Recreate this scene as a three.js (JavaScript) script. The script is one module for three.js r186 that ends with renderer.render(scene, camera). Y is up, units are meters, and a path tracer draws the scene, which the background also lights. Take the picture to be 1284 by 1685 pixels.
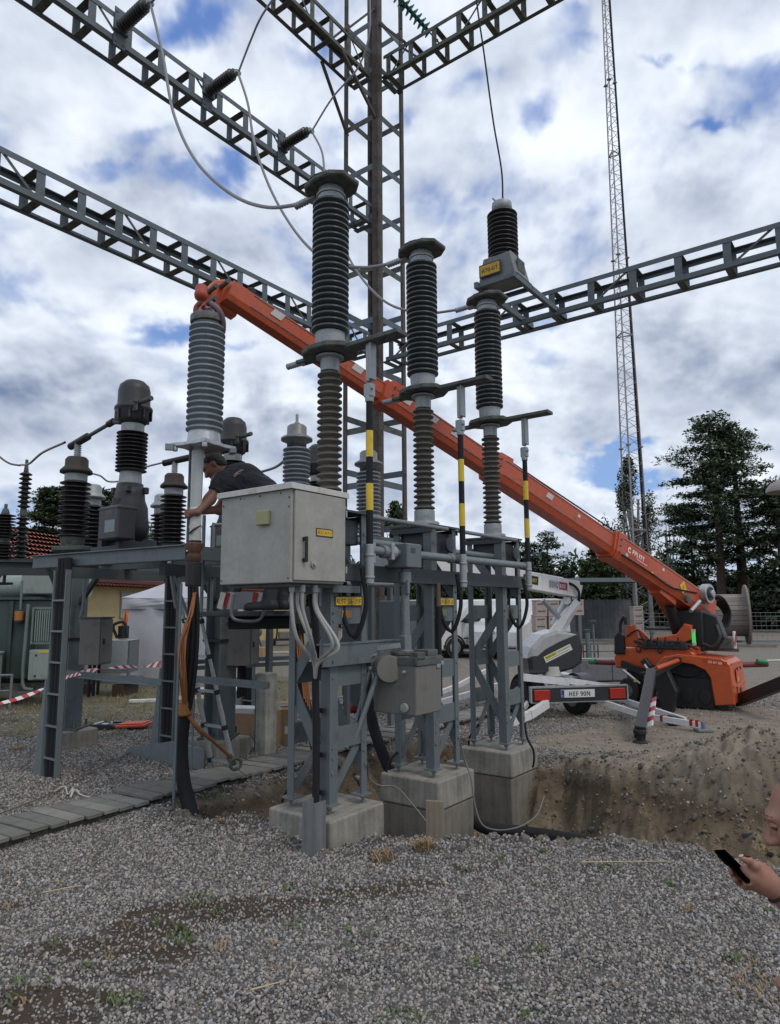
import * as THREE from 'three';
import { mergeGeometries } from 'three/addons/utils/BufferGeometryUtils.js';
import { RoundedBoxGeometry } from 'three/addons/geometries/RoundedBoxGeometry.js';

// ------------------------------------------------------------------ camera, sky, sun, exposure
const scene = new THREE.Scene();
const FOC = 1130, HOR = 1000, CAMH = 1.6;
const camera = new THREE.PerspectiveCamera(2 * Math.atan(842.5 / FOC) * 180 / Math.PI, 780 / 1024, 0.1, 1200);
camera.rotation.order = 'YXZ';
camera.position.set(0, CAMH, 0);
camera.rotation.set(Math.atan((HOR - 842.5) / FOC), 0, -0.006);
camera.updateMatrixWorld(true);
const renderer = new THREE.WebGLRenderer({ antialias: true });
renderer.setSize(780, 1024);
renderer.toneMapping = THREE.LinearToneMapping;
renderer.toneMappingExposure = 1.06;
renderer.shadowMap.enabled = true;

const V = (x, y, z) => new THREE.Vector3(x, y, z);
function ray(u, v) { return V((u - 642) / FOC, -(v - 842.5) / FOC, -1).applyQuaternion(camera.quaternion); }
function F(u, v, d) { const r = ray(u, v); return r.multiplyScalar(d / -r.z).add(camera.position); }       // photo pixel at a depth -> place
function G(u, v, h = 0) { const r = ray(u, v); return r.multiplyScalar((h - CAMH) / r.y).add(camera.position); } // photo pixel on level h -> place
const _im = camera.quaternion.clone().invert();
function pix(x, y, z) { const p = V(x, y, z).sub(camera.position).applyQuaternion(_im); return [642 + FOC * p.x / -p.z, 842.5 - FOC * p.y / -p.z, -p.z]; }

// seeded random numbers and noise
function rng(s) { let a = s >>> 0; return () => { a = (a + 0x6D2B79F5) | 0; let t = Math.imul(a ^ (a >>> 15), 1 | a); t = (t + Math.imul(t ^ (t >>> 7), 61 | t)) ^ t; return ((t ^ (t >>> 14)) >>> 0) / 4294967296; }; }
const R0 = rng(7);
const PERM = new Uint8Array(512); { const p = [...Array(256).keys()]; for (let i = 255; i > 0; i--) { const j = Math.floor(R0() * (i + 1)); [p[i], p[j]] = [p[j], p[i]]; } for (let i = 0; i < 512; i++) PERM[i] = p[i & 255]; }
const GX = new Float32Array(256), GY = new Float32Array(256); for (let i = 0; i < 256; i++) { const a = i / 256 * Math.PI * 2 * 7.13; GX[i] = Math.cos(a); GY[i] = Math.sin(a); }
function n2(x, y, per = 0) {
  let xi = Math.floor(x), yi = Math.floor(y); const fx = x - xi, fy = y - yi;
  let xj = xi + 1, yj = yi + 1; if (per) { xi = ((xi % per) + per) % per; xj = ((xj % per) + per) % per; yi = ((yi % per) + per) % per; yj = ((yj % per) + per) % per; }
  xi &= 255; yi &= 255; xj &= 255; yj &= 255;
  const u = fx * fx * fx * (fx * (fx * 6 - 15) + 10), w = fy * fy * fy * (fy * (fy * 6 - 15) + 10);
  const a = PERM[PERM[xi] + yi], b = PERM[PERM[xj] + yi], c = PERM[PERM[xi] + yj], d = PERM[PERM[xj] + yj];
  const A = GX[a] * fx + GY[a] * fy, B = GX[b] * (fx - 1) + GY[b] * fy, C = GX[c] * fx + GY[c] * (fy - 1), D = GX[d] * (fx - 1) + GY[d] * (fy - 1);
  const p = A + (B - A) * u, q = C + (D - C) * u; return (p + (q - p) * w) * 1.4;
}
function fbm(x, y, o, g = 0.5, per = 0) { let s = 0, a = 1, t = 0; for (let i = 0; i < o; i++) { s += a * n2(x + (per ? 0 : i * 17.3), y + (per ? 0 : i * 9.1), per); t += a; a *= g; x *= 2; y *= 2; per *= 2; } return s / t; }
const clamp = (x, a = 0, b = 1) => Math.min(b, Math.max(a, x));
const sst = (a, b, x) => { const t = clamp((x - a) / (b - a)); return t * t * (3 - 2 * t); };
const mix = (a, b, t) => a + (b - a) * t;

{ // broken clouds over blue, brighter and darker banks where the photograph has them
  const W = 3072, H = 1536, data = new Float32Array(W * H * 4);
  const holes = [[288, 37, 55, 40, 1], [310, 300, 100, 45, .8], [165, 290, 50, 28, .6], [385, 300, 45, 30, .7], [230, 210, 60, 25, .5], [70, 290, 60, 25, .5], [905, 190, 55, 28, 1], [945, 105, 60, 60, .8], [950, 30, 40, 30, .6],
    [1110, 92, 50, 14, .9], [1160, 197, 34, 12, .9], [690, 212, 40, 16, .6], [770, 150, 50, 28, .6], [590, 255, 55, 40, .7], [352, 140, 40, 30, .6], [275, 545, 70, 26, 1.1], [392, 572, 44, 26, .8], [905, 515, 60, 18, .7], [1010, 742, 105, 17, 1.1], [430, 395, 40, 30, .5], [15, 872, 70, 30, .9], [1240, 110, 60, 40, .6], [1050, 330, 60, 30, .4], [480, 100, 50, 40, .5], [700, 330, 50, 30, .35], [540, 520, 50, 30, .3], [60, 130, 50, 40, .3], [690, 90, 40, 20, .5]];
  const lights = [[345, 620, 120, 55, .9], [110, 480, 130, 60, .5], [250, 480, 80, 45, .5], [920, 220, 110, 50, .8], [1260, 40, 90, 60, .8], [1170, 255, 90, 40, .6], [850, 590, 80, 60, .9], [1270, 770, 70, 30, 1], [920, 770, 90, 40, .7], [960, 835, 90, 50, .8], [1090, 150, 80, 30, .3], [420, 180, 70, 40, .5], [130, 180, 80, 60, .4], [600, 60, 90, 60, .2], [980, 560, 50, 40, .4], [150, 770, 60, 40, .3], [560, 640, 80, 50, .5]];
  const darks = [[90, 680, 190, 55, .9], [1160, 640, 190, 50, .9], [430, 720, 140, 45, .6], [740, 720, 120, 60, .6], [80, 400, 150, 60, .25], [1150, 330, 130, 70, .35], [760, 300, 100, 70, .3], [1100, 560, 140, 40, .5], [30, 90, 80, 60, .15], [650, 800, 120, 40, .3], [920, 690, 110, 30, .4]];
  const sum = (L, u, v) => { let s = 0; for (const [a, b, c, d, k] of L) { const x = (u - a) / c, y = (v - b) / d, q = x * x + y * y; if (q < 9) s += k * Math.exp(-q); } return s; };
  for (let j = 0; j < H; j++) {
    const el = ((j + .5) / H - .5) * Math.PI, sy = Math.sin(el), cy = Math.cos(el);
    for (let i = 0; i < W; i++) {
      const az = ((i + .5) / W - .5) * 2 * Math.PI, dx = Math.cos(az) * cy, dz = Math.sin(az) * cy, o = (j * W + i) * 4;
      let r, g, b;
      if (sy < -0.02) { const t = .16; r = t * 1.02; g = t; b = t * .96; } else {
        const k = 1 / (Math.max(sy, 0) * .8 + .34), px = dx * k * 2.0 + 3.1, py = dz * k * 2.0 + 7.7;
        const wx = n2(px * 1.1 + 4, py * 1.1) * .16, wy = n2(px * 1.1 + 31, py * 1.1 + 11) * .16;
        const f1 = fbm(px * 1.5 + wx, py * 1.5 + wy, 8, .56), b1 = 1 - 2.1 * Math.abs(fbm(px * 2.0 + wx + 60, py * 2.0 + wy + 8, 7, .58)), f2 = fbm(px * 3.1 + wx * 2 + 50, py * 3.1 + wy * 2 + 20, 7, .58), f3 = fbm(px * 1.0 + 90, py * 1.0 + 40, 4, .5);
        let hole = 0, li = 0, dk = 0;
        if (dz < -.2) { const [u, v] = pix(dx * 50, CAMH + sy * 50, dz * 50); const ju = u + f2 * 70 + f1 * 110 + 60 * f3, jv = v + f1 * 60 - f2 * 80 + 40 * f3; hole = sum(holes, ju, jv); li = sum(lights, ju, jv); dk = sum(darks, ju, jv); }
        const thick = f1 * .9 + .35 * f2 + .25 * (b1 - .45) + .07 - hole * .62 + li * .22 + dk * .25;
        const cov = sst(-.54, .14, thick);
        const edge = sst(.55, -.1, thick);                       // thin rims catch the light
        const lit = clamp(.56 + .46 * (b1 - .5) + f2 * .46 + f3 * .35 + .16 * edge + li * .36 - dk * .40 - .10 * sst(.4, 0, sy), 0, 1.15);
        const sr = mix(.30, .125, sst(0, .6, sy)), sg = mix(.47, .235, sst(0, .6, sy)), sb = mix(.78, .56, sst(0, .6, sy));
        const cr = mix(.165, .83, lit), cg = mix(.225, .895, lit), cb = mix(.365, .99, lit);
        r = mix(sr, cr, cov); g = mix(sg, cg, cov); b = mix(sb, cb, cov);
      }
      data[o] = r; data[o + 1] = g; data[o + 2] = b; data[o + 3] = 1;
    }
  }
  const sky = new THREE.DataTexture(data, W, H, THREE.RGBAFormat, THREE.FloatType);
  sky.mapping = THREE.EquirectangularReflectionMapping; sky.magFilter = THREE.LinearFilter; sky.minFilter = THREE.LinearFilter; sky.wrapS = THREE.RepeatWrapping; sky.needsUpdate = true;
  scene.background = sky; scene.environment = sky;
}
const sun = new THREE.DirectionalLight(0xfff3e2, 0.9);
sun.position.set(14, 24, 6); sun.target.position.set(0, 0, -7); scene.add(sun, sun.target);
sun.castShadow = true; sun.shadow.radius = 26; sun.shadow.mapSize.set(2048, 2048);
Object.assign(sun.shadow.camera, { left: -30, right: 30, top: 30, bottom: -30, near: 1, far: 90 });

// ------------------------------------------------------------------ naming, grouping
const used = {};
function numbered(n) { const k = used[n] = (used[n] ?? -1) + 1; return k ? `${n}_${String(k).padStart(3, '0')}` : n; }
function tag(o, label, category, group) { o.userData.label = label; o.userData.category = category; if (group) o.userData.group = group; return o; }
function thing(name, label, category, p = V(0, 0, 0), turn = 0, group) {
  const o = new THREE.Group(); o.name = numbered(name); o.position.copy(p); o.rotation.y = turn; tag(o, label, category, group); scene.add(o); o.updateMatrixWorld(true); return o;
}
function boxUV(g) { // uv in metres, from the side a face looks to
  const p = g.attributes.position, n = g.attributes.normal, uv = new Float32Array(p.count * 2);
  for (let i = 0; i < p.count; i += 3) {
    const nx = Math.abs(n.getX(i) + n.getX(i + 1) + n.getX(i + 2)), ny = Math.abs(n.getY(i) + n.getY(i + 1) + n.getY(i + 2)), nz = Math.abs(n.getZ(i) + n.getZ(i + 1) + n.getZ(i + 2));
    for (let k = i; k < i + 3; k++) { const x = p.getX(k), y = p.getY(k), z = p.getZ(k); let a, b; if (nx > ny && nx > nz) { a = z; b = y; } else if (ny > nz) { a = x; b = z; } else { a = x; b = y; } uv[k * 2] = a; uv[k * 2 + 1] = b; }
  }
  g.setAttribute('uv', new THREE.BufferAttribute(uv, 2)); return g;
}
function clean(g) {
  let q = g.index ? g.toNonIndexed() : g.clone();
  for (const k of Object.keys(q.attributes)) if (!['position', 'normal', 'uv'].includes(k)) q.deleteAttribute(k);
  if (!q.attributes.normal) q.computeVertexNormals();
  if (!q.attributes.uv) q.setAttribute('uv', new THREE.BufferAttribute(new Float32Array(q.attributes.position.count * 2), 2));
  q.morphAttributes = {}; q.groups = []; return q;
}
function join(gs, keepUV) { const l = (Array.isArray(gs) ? gs.flat(9) : [gs]).map(clean); const g = l.length === 1 ? l[0] : mergeGeometries(l, false); return keepUV ? g : boxUV(g); }
// a part (or a one-mesh thing when parent is scene); o.world: the shapes are given in world coordinates
const APART = new Set(['neck', 'knob', 'terminal', 'flange', 'latch', 'pin', 'hinge', 'mounting_arm', 'gland', 'post', 'bushing', 'wheel', 'conduit', 'cable', 'screw', 'bolt', 'pole', 'clamp', 'drive_pipe', 'support_pipe', 'pipe', 'control_valve', 'hydraulic_hose', 'slot', 'door_handle', 'fitting', 'joint', 'hook_link', 'vent', 'timber', 'reflector', 'thin_rod', 'cross_bar', 'tools', 'rib']);
function part(parent, name, gs, mat, o = {}) {
  if (Array.isArray(gs) && parent !== scene && APART.has(name) && gs.flat(9).length > 1) { const l = gs.flat(9), f = part(parent, name, l[0], mat, o); for (const g of l.slice(1)) part(parent, name, g, mat, o); return f; }
  const g = join(gs, o.uv);
  if (o.world) { const m = parent.matrixWorld.clone().invert(); g.applyMatrix4(m); }
  const m = new THREE.Mesh(g, mat); m.name = parent === scene ? numbered(name) : name; m.castShadow = m.receiveShadow = true;
  if (o.p) m.position.copy(o.p); if (o.r) m.rotation.set(...o.r); if (o.label) m.userData.label = o.label; if (o.kind) m.userData.kind = o.kind;
  parent.add(m); m.updateMatrixWorld(true); return m;
}
function copyMesh(parent, name, geo, mat, matrix) { const m = new THREE.Mesh(geo, mat); m.name = name; m.castShadow = m.receiveShadow = true; if (matrix) { m.applyMatrix4(matrix); } parent.add(m); return m; }
function single(name, label, category, gs, mat, o = {}) { // a thing that is one mesh, standing at o.at
  const g = join(gs, o.uv); const m = new THREE.Mesh(g, mat); m.name = numbered(name); m.castShadow = m.receiveShadow = true;
  if (o.world) { g.computeBoundingBox(); const c = g.boundingBox.getCenter(V(0, 0, 0)); c.y = g.boundingBox.min.y; g.translate(-c.x, -c.y, -c.z); m.position.copy(c); }
  if (o.at) m.position.copy(o.at); if (o.turn) m.rotation.y = o.turn; if (o.r) m.rotation.set(...o.r);
  if (o.kind) m.userData.kind = o.kind; else tag(m, label, category, o.group);
  if (o.kind && label) { m.userData.label = label; m.userData.category = category; }
  scene.add(m); m.updateMatrixWorld(true); return m;
}
function struct(name, gs, mat, o = {}) { const m = part(scene, name, gs, mat, o); m.userData.kind = 'structure'; return m; }

// ------------------------------------------------------------------ shapes
const YAW = -36.8 * Math.PI / 180;                         // the yard's own axes: x to the right and near, z to the left and near
const EX = V(Math.cos(YAW), 0, -Math.sin(YAW)), EZ = V(Math.sin(YAW), 0, Math.cos(YAW)), UP = V(0, 1, 0);
const yd = (o, x, y, z) => o.clone().addScaledVector(EX, x).addScaledVector(UP, y).addScaledVector(EZ, z);
function box(w, h, d, x = 0, y = 0, z = 0, r = 0) { const g = r ? new RoundedBoxGeometry(w, h, d, 1, Math.min(r, w / 2.1, h / 2.1, d / 2.1)) : new THREE.BoxGeometry(w, h, d); return g.translate(x, y, z); }
function basis(X, Y, Z, c) { return new THREE.Matrix4().makeBasis(X, Y, Z).setPosition(c); }
function bar(a, b, w, h, up = UP, r = 0) { // a box from a to b, h along up, w across
  const z = b.clone().sub(a), L = z.length(); z.normalize(); let x = V(0, 0, 0).crossVectors(up, z); if (x.lengthSq() < 1e-6) x = V(1, 0, 0).cross(z); x.normalize(); const y = V(0, 0, 0).crossVectors(z, x);
  return box(w, h, L, 0, 0, 0, r).applyMatrix4(basis(x, y, z, a.clone().add(b).multiplyScalar(.5)));
}
function plank(a, b, n1, s, n2, t) { // plate lying along a-b, s wide towards n1, t thick towards n2
  const z = b.clone().sub(a), L = z.length(); z.normalize(); const c = a.clone().add(b).multiplyScalar(.5).addScaledVector(n1, s / 2).addScaledVector(n2, t / 2);
  return new THREE.BoxGeometry(s, t, L).applyMatrix4(basis(n1.clone(), n2.clone(), V(0, 0, 0).crossVectors(n1, n2), c));
}
function ang(a, b, s, t, n1, n2) { return [plank(a, b, n1, s, n2, t), plank(a.clone().addScaledVector(n2, t), b.clone().addScaledVector(n2, t), n2, s - t, n1, t)]; }
function rod(a, b, r, r2 = r, seg = 10) { const d = b.clone().sub(a), L = d.length(); return new THREE.CylinderGeometry(r2, r, L, seg).applyQuaternion(new THREE.Quaternion().setFromUnitVectors(UP, d.normalize())).translate((a.x + b.x) / 2, (a.y + b.y) / 2, (a.z + b.z) / 2); }
function tube(pts, r, n = 40, seg = 8, closed = false) { return new THREE.TubeGeometry(new THREE.CatmullRomCurve3(pts, closed, 'centripetal'), n, r, seg, closed); }
function lathe(prof, seg = 24, x = 0, y = 0, z = 0) { return new THREE.LatheGeometry(prof.map(([r, h]) => new THREE.Vector2(Math.max(r, 1e-4), h)), seg).translate(x, y, z); }
function cyl(r, h, x, y, z, seg = 16, r2 = r) { const c = Math.min(.006, r * .2, h * .2); return lathe([[0, 0], [r - c, 0], [r, c], [r2, h - c], [r2 - c, h], [0, h]], seg, x, y, z); } // edges chamfered, foot at y
function poly(pts, depth, bevel = 0) { const s = new THREE.Shape(pts.map(([x, y]) => new THREE.Vector2(x, y))); return new THREE.ExtrudeGeometry(s, { depth: depth - 2 * bevel, bevelEnabled: bevel > 0, bevelSize: bevel, bevelThickness: bevel, bevelSegments: 1, curveSegments: 10 }).translate(0, 0, bevel); }
function polyH(pts, bevel, holes, depth) { const s = new THREE.Shape(pts.map(([x, y]) => new THREE.Vector2(x, y))); for (const h of holes) s.holes.push(new THREE.Path(h.map(([x, y]) => new THREE.Vector2(x, y)))); return new THREE.ExtrudeGeometry(s, { depth, bevelEnabled: false }); }
function hexbolt(p, n, r = .012, h = .01) { return new THREE.CylinderGeometry(r, r, h, 6).applyQuaternion(new THREE.Quaternion().setFromUnitVectors(UP, n)).translate(p.x, p.y, p.z); }
const flat = (g, ax = -Math.PI / 2) => g.rotateX(ax);
function insulator(h, rc, rs, n, thick = .3, y = 0) { // a column with n sheds between metal fittings
  const p = [[0, 0], [rc, 0]], s = h / n;
  for (let i = 0; i < n; i++) { const a = i * s; p.push([rc, a + s * .1], [rs * .99, a + s * (.5 - thick / 2)], [rs, a + s * .5], [rs * .97, a + s * (.5 + thick * .4)], [rc + (rs - rc) * .25, a + s * .86]); }
  p.push([rc, h], [0, h]); return lathe(p, 26, 0, y, 0);
}
function finned(h, rc, rs, n, y = 0) { // close, rounded sheds
  const p = [[0, 0], [rc, 0]], s = h / n;
  for (let i = 0; i < n; i++) { const a = i * s; p.push([rc, a + s * .06], [rs * .985, a + s * .22], [rs, a + s * .45], [rs * .985, a + s * .66], [rc + (rs - rc) * .35, a + s * .84]); }
  p.push([rc, h], [0, h]); return lathe(p, 28, 0, y, 0);
}
// ------------------------------------------------------------------ materials
function grey(size, fn) { const d = new Uint8Array(size * size * 4); for (let j = 0; j < size; j++) for (let i = 0; i < size; i++) { const v = fn(i / size, j / size), o = (j * size + i) * 4; const c = Array.isArray(v) ? v : [v, v, v]; d[o] = clamp(c[0]) * 255; d[o + 1] = clamp(c[1]) * 255; d[o + 2] = clamp(c[2]) * 255; d[o + 3] = 255; } const t = new THREE.DataTexture(d, size, size); t.wrapS = t.wrapT = THREE.RepeatWrapping; t.magFilter = THREE.LinearFilter; t.minFilter = THREE.LinearFilter; t.needsUpdate = true; return t; }
const TX = {
  mottle: grey(256, (u, v) => .84 + .20 * fbm(u * 6, v * 6, 5, .6, 6) + .09 * fbm(u * 40, v * 40, 2, .5, 40)),
  streak: grey(256, (u, v) => .80 + .26 * fbm(u * 26, v * 2, 3, .5, 2) * .8 + .16 * fbm(u * 5, v * 5, 4, .6, 5)),
  grain: grey(256, (u, v) => .78 + .22 * fbm(u * 64, v * 64, 2, .6, 64) + .22 * fbm(u * 5, v * 5, 4, .6, 5)),
  wood: grey(256, (u, v) => .74 + .34 * fbm(u * 3, v * 48, 4, .55, 3) + .14 * fbm(u * 8, v * 8, 3, .5, 8)),
  concrete: grey(512, (u, v) => { const a = 1.35 * fbm(u * 5, v * 5, 6, .6, 5), s = 1.3 * fbm(u * 30, v * 3, 3, .5, 3), p = fbm(u * 60, v * 60, 2, .5, 60); return [.74 + .34 * a + .18 * s - (p > .42 ? .2 : 0), .73 + .33 * a + .18 * s - (p > .42 ? .2 : 0), .69 + .30 * a + .2 * s - (p > .42 ? .2 : 0)]; }),
  rust: grey(256, (u, v) => { const a = sst(-.15, .4, fbm(u * 7, v * 7, 5, .6, 7)); return [mix(.95, .60, a), mix(.95, .44, a), mix(.95, .33, a)]; }),
  weather: grey(256, (u, v) => { const a = sst(.05, .55, fbm(u * 5, v * 5, 5, .6, 5)), s = fbm(u * 30, v * 3, 3, .5, 3) * .12; return [mix(1, .74, a) + s, mix(.98, .69, a) + s, mix(.98, .60, a) + s]; }),
  soil: grey(256, (u, v) => { const a = fbm(u * 8, v * 8, 6, .65, 8); return [.72 + .34 * a, .70 + .36 * a, .67 + .38 * a]; }),
  skin: grey(256, (u, v) => { const a = fbm(u * 6, v * 6, 4, .6, 6), b = fbm(u * 40, v * 40, 3, .6, 40), q = .9 + .08 * b; return [q, q * (.92 - .16 * a), q * (.92 - .2 * a)]; }),
  cloth: grey(256, (u, v) => .88 + .14 * fbm(u * 4, v * 4, 4, .5, 4)),
  wear: grey(512, (u, v) => { const a = fbm(u * 5, v * 5, 6, .6, 5), s = fbm(u * 60, v * 4, 3, .5, 4), c = Math.abs(fbm(u * 9, v * 9, 4, .6, 9)), q = .86 + .14 * a + .08 * s - (c < .018 ? .12 : 0); const dk = sst(.22, .5, fbm(u * 11 + .3, v * 11, 5, .6, 11)); return [q * mix(1, .62, dk), q * mix(1, .70, dk), q * mix(1, .85, dk)]; }),
  bark: grey(256, (u, v) => .62 + .5 * fbm(u * 24, v * 5, 4, .6, 5)),
};
function M(c, rough, o = {}) {
  const m = o.phys ? new THREE.MeshPhysicalMaterial() : new THREE.MeshStandardMaterial();
  if (typeof c === 'number') m.color.set(c); else m.color.setRGB(...c);
  m.roughness = rough; m.metalness = o.metal ?? 0; m.side = o.side ?? THREE.FrontSide;
  if (o.tx) { const k = o.rep ?? 1; const t = TX[o.tx].clone(); t.repeat.set(k, k); t.needsUpdate = true; m.map = t; if (o.bump) { m.bumpMap = t; m.bumpScale = o.bump; } }
  for (const k of ['clearcoat', 'clearcoatRoughness', 'transmission', 'thickness', 'ior', 'emissiveIntensity', 'sheen', 'attenuationDistance', 'opacity', 'transparent']) if (o[k] !== undefined) m[k] = o[k];
  if (o.emissive) m.emissive.setRGB(...o.emissive);
  return m;
}
const MT = {
  steel: M([.128, .154, .162], .52, { tx: 'weather', rep: .9, bump: .0008 }),
  galv: M([.235, .265, .275], .5, { tx: 'mottle', rep: 1.6, metal: .35 }),
  beam: M([.105, .135, .155], .6, { tx: 'weather', rep: .7 }),
  mossbeam: M([.105, .118, .105], .7, { tx: 'rust', rep: .8 }),
  tower: M([.085, .074, .066], .75, { tx: 'rust', rep: .9, bump: .001 }),
  darksteel: M([.06, .072, .078], .6, { tx: 'mottle', rep: 1.3 }),
  grime: M([.10, .115, .11], .7, { tx: 'rust', rep: 2 }),
  alu: M([.55, .57, .58], .38, { metal: .7, tx: 'mottle', rep: 3 }),
  fitting: M([.33, .36, .37], .5, { metal: .3, tx: 'weather', rep: 2 }),
  porcelainDark: M([.046, .056, .058], .34, { tx: 'weather', rep: 2.2 }),
  porcelainBrown: M([.105, .098, .086], .5, { tx: 'weather', rep: 2.2 }),
  porcelainBlack: M([.032, .029, .031], .35, { tx: 'mottle', rep: 2.5 }),
  porcelainGrey: M([.20, .235, .262], .32, { tx: 'weather', rep: 1.8 }),
  concrete: M([.36, .345, .315], .9, { tx: 'concrete', rep: .9, bump: .004 }),
  concreteWet: M([.23, .215, .19], .9, { tx: 'concrete', rep: .7, bump: .004 }),
  boxPaint: M([.40, .39, .345], .45, { tx: 'mottle', rep: .8 }),
  boxTaupe: M([.165, .16, .145], .6, { tx: 'weather', rep: 1.2, bump: .0008 }),
  black: M([.016, .017, .018], .55, { tx: 'mottle', rep: 2 }),
  rubber: M([.02, .02, .021], .75, { tx: 'mottle', rep: 2 }),
  cable: M([.010, .011, .013], .85),
  copper: M([.50, .205, .085], .45, { metal: .55, tx: 'streak', rep: 6 }),
  orange: M([.66, .115, .028], .38, { phys: 1, clearcoat: .25, clearcoatRoughness: .35, tx: 'wear', rep: .8, bump: .0006 }),
  orangeBoom: M([.56, .090, .026], .42, { phys: 1, clearcoat: .15, clearcoatRoughness: .4, tx: 'wear', rep: .6, bump: .0006 }),
  red: M([.42, .03, .025], .5, { tx: 'mottle' }), white: M([.74, .74, .72], .5, { tx: 'mottle', rep: .7 }),
  vanWhite: M([.74, .75, .75], .3, { phys: 1, clearcoat: .6, clearcoatRoughness: .1, tx: 'mottle', rep: .3 }),
  yellow: M([.70, .50, .04], .5, { tx: 'weather', rep: 3 }), darkred: M([.16, .03, .03], .55),
  glass: M([.05, .06, .065], .08), lampRed: M([.42, .03, .02], .25), green: M([.02, .22, .06], .5),
  wood: M([.26, .245, .215], .85, { tx: 'wood', rep: 1.3, bump: .003 }),
  cardboard: M([.42, .28, .16], .85, { tx: 'mottle', rep: 2 }),
  tgreen: M([.165, .21, .185], .5, { tx: 'weather', rep: .7 }), tgreenDark: M([.06, .085, .075], .55, { tx: 'mottle' }), tgreenLight: M([.28, .33, .295], .5, { tx: 'weather', rep: 1 }),
  soil: M([.27, .205, .145], .95, { tx: 'soil', rep: .8, bump: .03 }),
  rope: M([.42, .36, .26], .9), strap: M([.20, .13, .16], .9), tape: M([.60, .62, .63], .5), steelChannel: M([.30, .315, .32], .5, { metal: .45, tx: 'streak', rep: 1 }),
};
// flat print (plates, lettering): a canvas as a colour map on a thin sheet
function print(w, h, draw, rough = .5) {
  const s = 1, cv = document.createElement('canvas'); cv.width = w * s; cv.height = h * s; const c = cv.getContext('2d'); draw(c, w, h);
  const t = new THREE.CanvasTexture(cv); t.colorSpace = THREE.SRGBColorSpace; t.magFilter = THREE.LinearFilter; const m = new THREE.MeshStandardMaterial({ map: t, roughness: rough }); return m;
}
function textPrint(w, h, txt, { bg = '#d9b02a', fg = '#15130f', font = 'bold 60px sans-serif', border = 0, squeeze = 1, dirt = .12, seed = 1 } = {}) {
  return print(w, h, (c) => {
    c.fillStyle = bg; c.fillRect(0, 0, w, h); if (border) { c.strokeStyle = fg; c.lineWidth = border; c.strokeRect(border / 2, border / 2, w - border, h - border); }
    c.fillStyle = fg; c.font = font; c.textAlign = 'center'; c.textBaseline = 'middle'; c.save(); c.translate(w / 2, h / 2 + h * .03); c.scale(squeeze, 1); c.fillText(txt, 0, 0); c.restore();
    const r = rng(seed); for (let i = 0; i < 60; i++) { c.fillStyle = `rgba(60,50,35,${r() * dirt})`; c.beginPath(); c.arc(r() * w, r() * h, r() * h * .2, 0, 7); c.fill(); }
  });
}
// a printed sheet w x h facing +z in its own axes, sitting on plate thickness t
function sheet(parent, name, w, h, mat, m4, o = {}) { const g = new THREE.PlaneGeometry(w, h); const m = new THREE.Mesh(g, mat); m.name = name; m.applyMatrix4(m4); if (o.label) m.userData.label = o.label; parent.add(m); return m; }
const m4 = (p, rx = 0, ry = 0, rz = 0) => new THREE.Matrix4().makeRotationFromEuler(new THREE.Euler(rx, ry, rz, 'YXZ')).setPosition(p);

// ------------------------------------------------------------------ ground with the cable trench
// outline of the trench as seen, each corner set down on the ground
const PIT = [[270, 1322], [300, 1345], [345, 1356], [440, 1356], [470, 1376], [590, 1392], [640, 1384], [720, 1382], [790, 1382], [900, 1388], [1010, 1392], [1150, 1404], [1290, 1440], [1420, 1470], [1500, 1330], [1290, 1290], [1190, 1296], [1110, 1282], [1010, 1272], [930, 1252], [890, 1256], [800, 1222], [690, 1218], [600, 1236], [530, 1258], [450, 1286], [360, 1308]].map(([u, v]) => { const p = G(u, v); return [p.x, -p.z]; });
function sdPit(x, d) { let m = 1e9, inn = false; for (let i = 0, j = PIT.length - 1; i < PIT.length; j = i++) { const [ax, ay] = PIT[j], [bx, by] = PIT[i], ex = bx - ax, ey = by - ay, wx = x - ax, wy = d - ay, t = clamp((wx * ex + wy * ey) / (ex * ex + ey * ey)); m = Math.min(m, Math.hypot(wx - ex * t, wy - ey * t)); if ((by > d) !== (ay > d) && x < (ax - bx) * (d - by) / (ay - by) + bx) inn = !inn; } return inn ? -m : m; }
const SP = (() => { const a = G(1190, 1275), b = G(1040, 1262), c = G(1290, 1290); return [[a.x, -a.z, .55, .22], [c.x, -c.z, .6, .26], [b.x, -b.z, .5, .08]]; })();
function height(x, d) {
  let h = .02 * fbm(x * .5, d * .5, 3) + .018 * fbm(x * 2.1, d * 2.1, 3);
  if (x > -6 && x < 7 && d > 3.8 && d < 9.5) {
    const s = sdPit(x, d) + .14 * fbm(x * 2.2, d * 2.2, 4) + .09 * fbm(x * 9, d * 9, 5, .65), dp = x < -.75 ? .38 : .56, wd = mix(.42, .85, sst(1.7, 2.6, x));
    h += -dp * sst(.02, -wd, s) * (1 + .25 * fbm(x * 1.7 + 9, d * 1.7, 3)) + .03 * sst(.5, .05, Math.abs(s)) * (1 + 2 * fbm(x * 3, d * 3, 3));
    if (s < .3) { const k = sst(.3, -.05, s); h += k * (.075 * fbm(x * 4.3, d * 4.3, 5, .6) - .05 * Math.abs(fbm(x * 8 + 20, d * 8, 4, .6)) + .03 * Math.round(3 * fbm(x * 3.1, d * 3.1, 3)) / 3 + .045 * fbm(x * 15, d * 15, 3, .6) + .022 * Math.max(0, fbm(x * 28, d * 28, 2)) ); }
    for (const [a, b, r, k] of SP) { const q = ((x - a) ** 2 + (d - b) ** 2) / (r * r); if (q < 6) h += k * Math.exp(-q) * (1 + .5 * fbm(x * 5, d * 5, 4)); }
  }
  return h;
}
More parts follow.
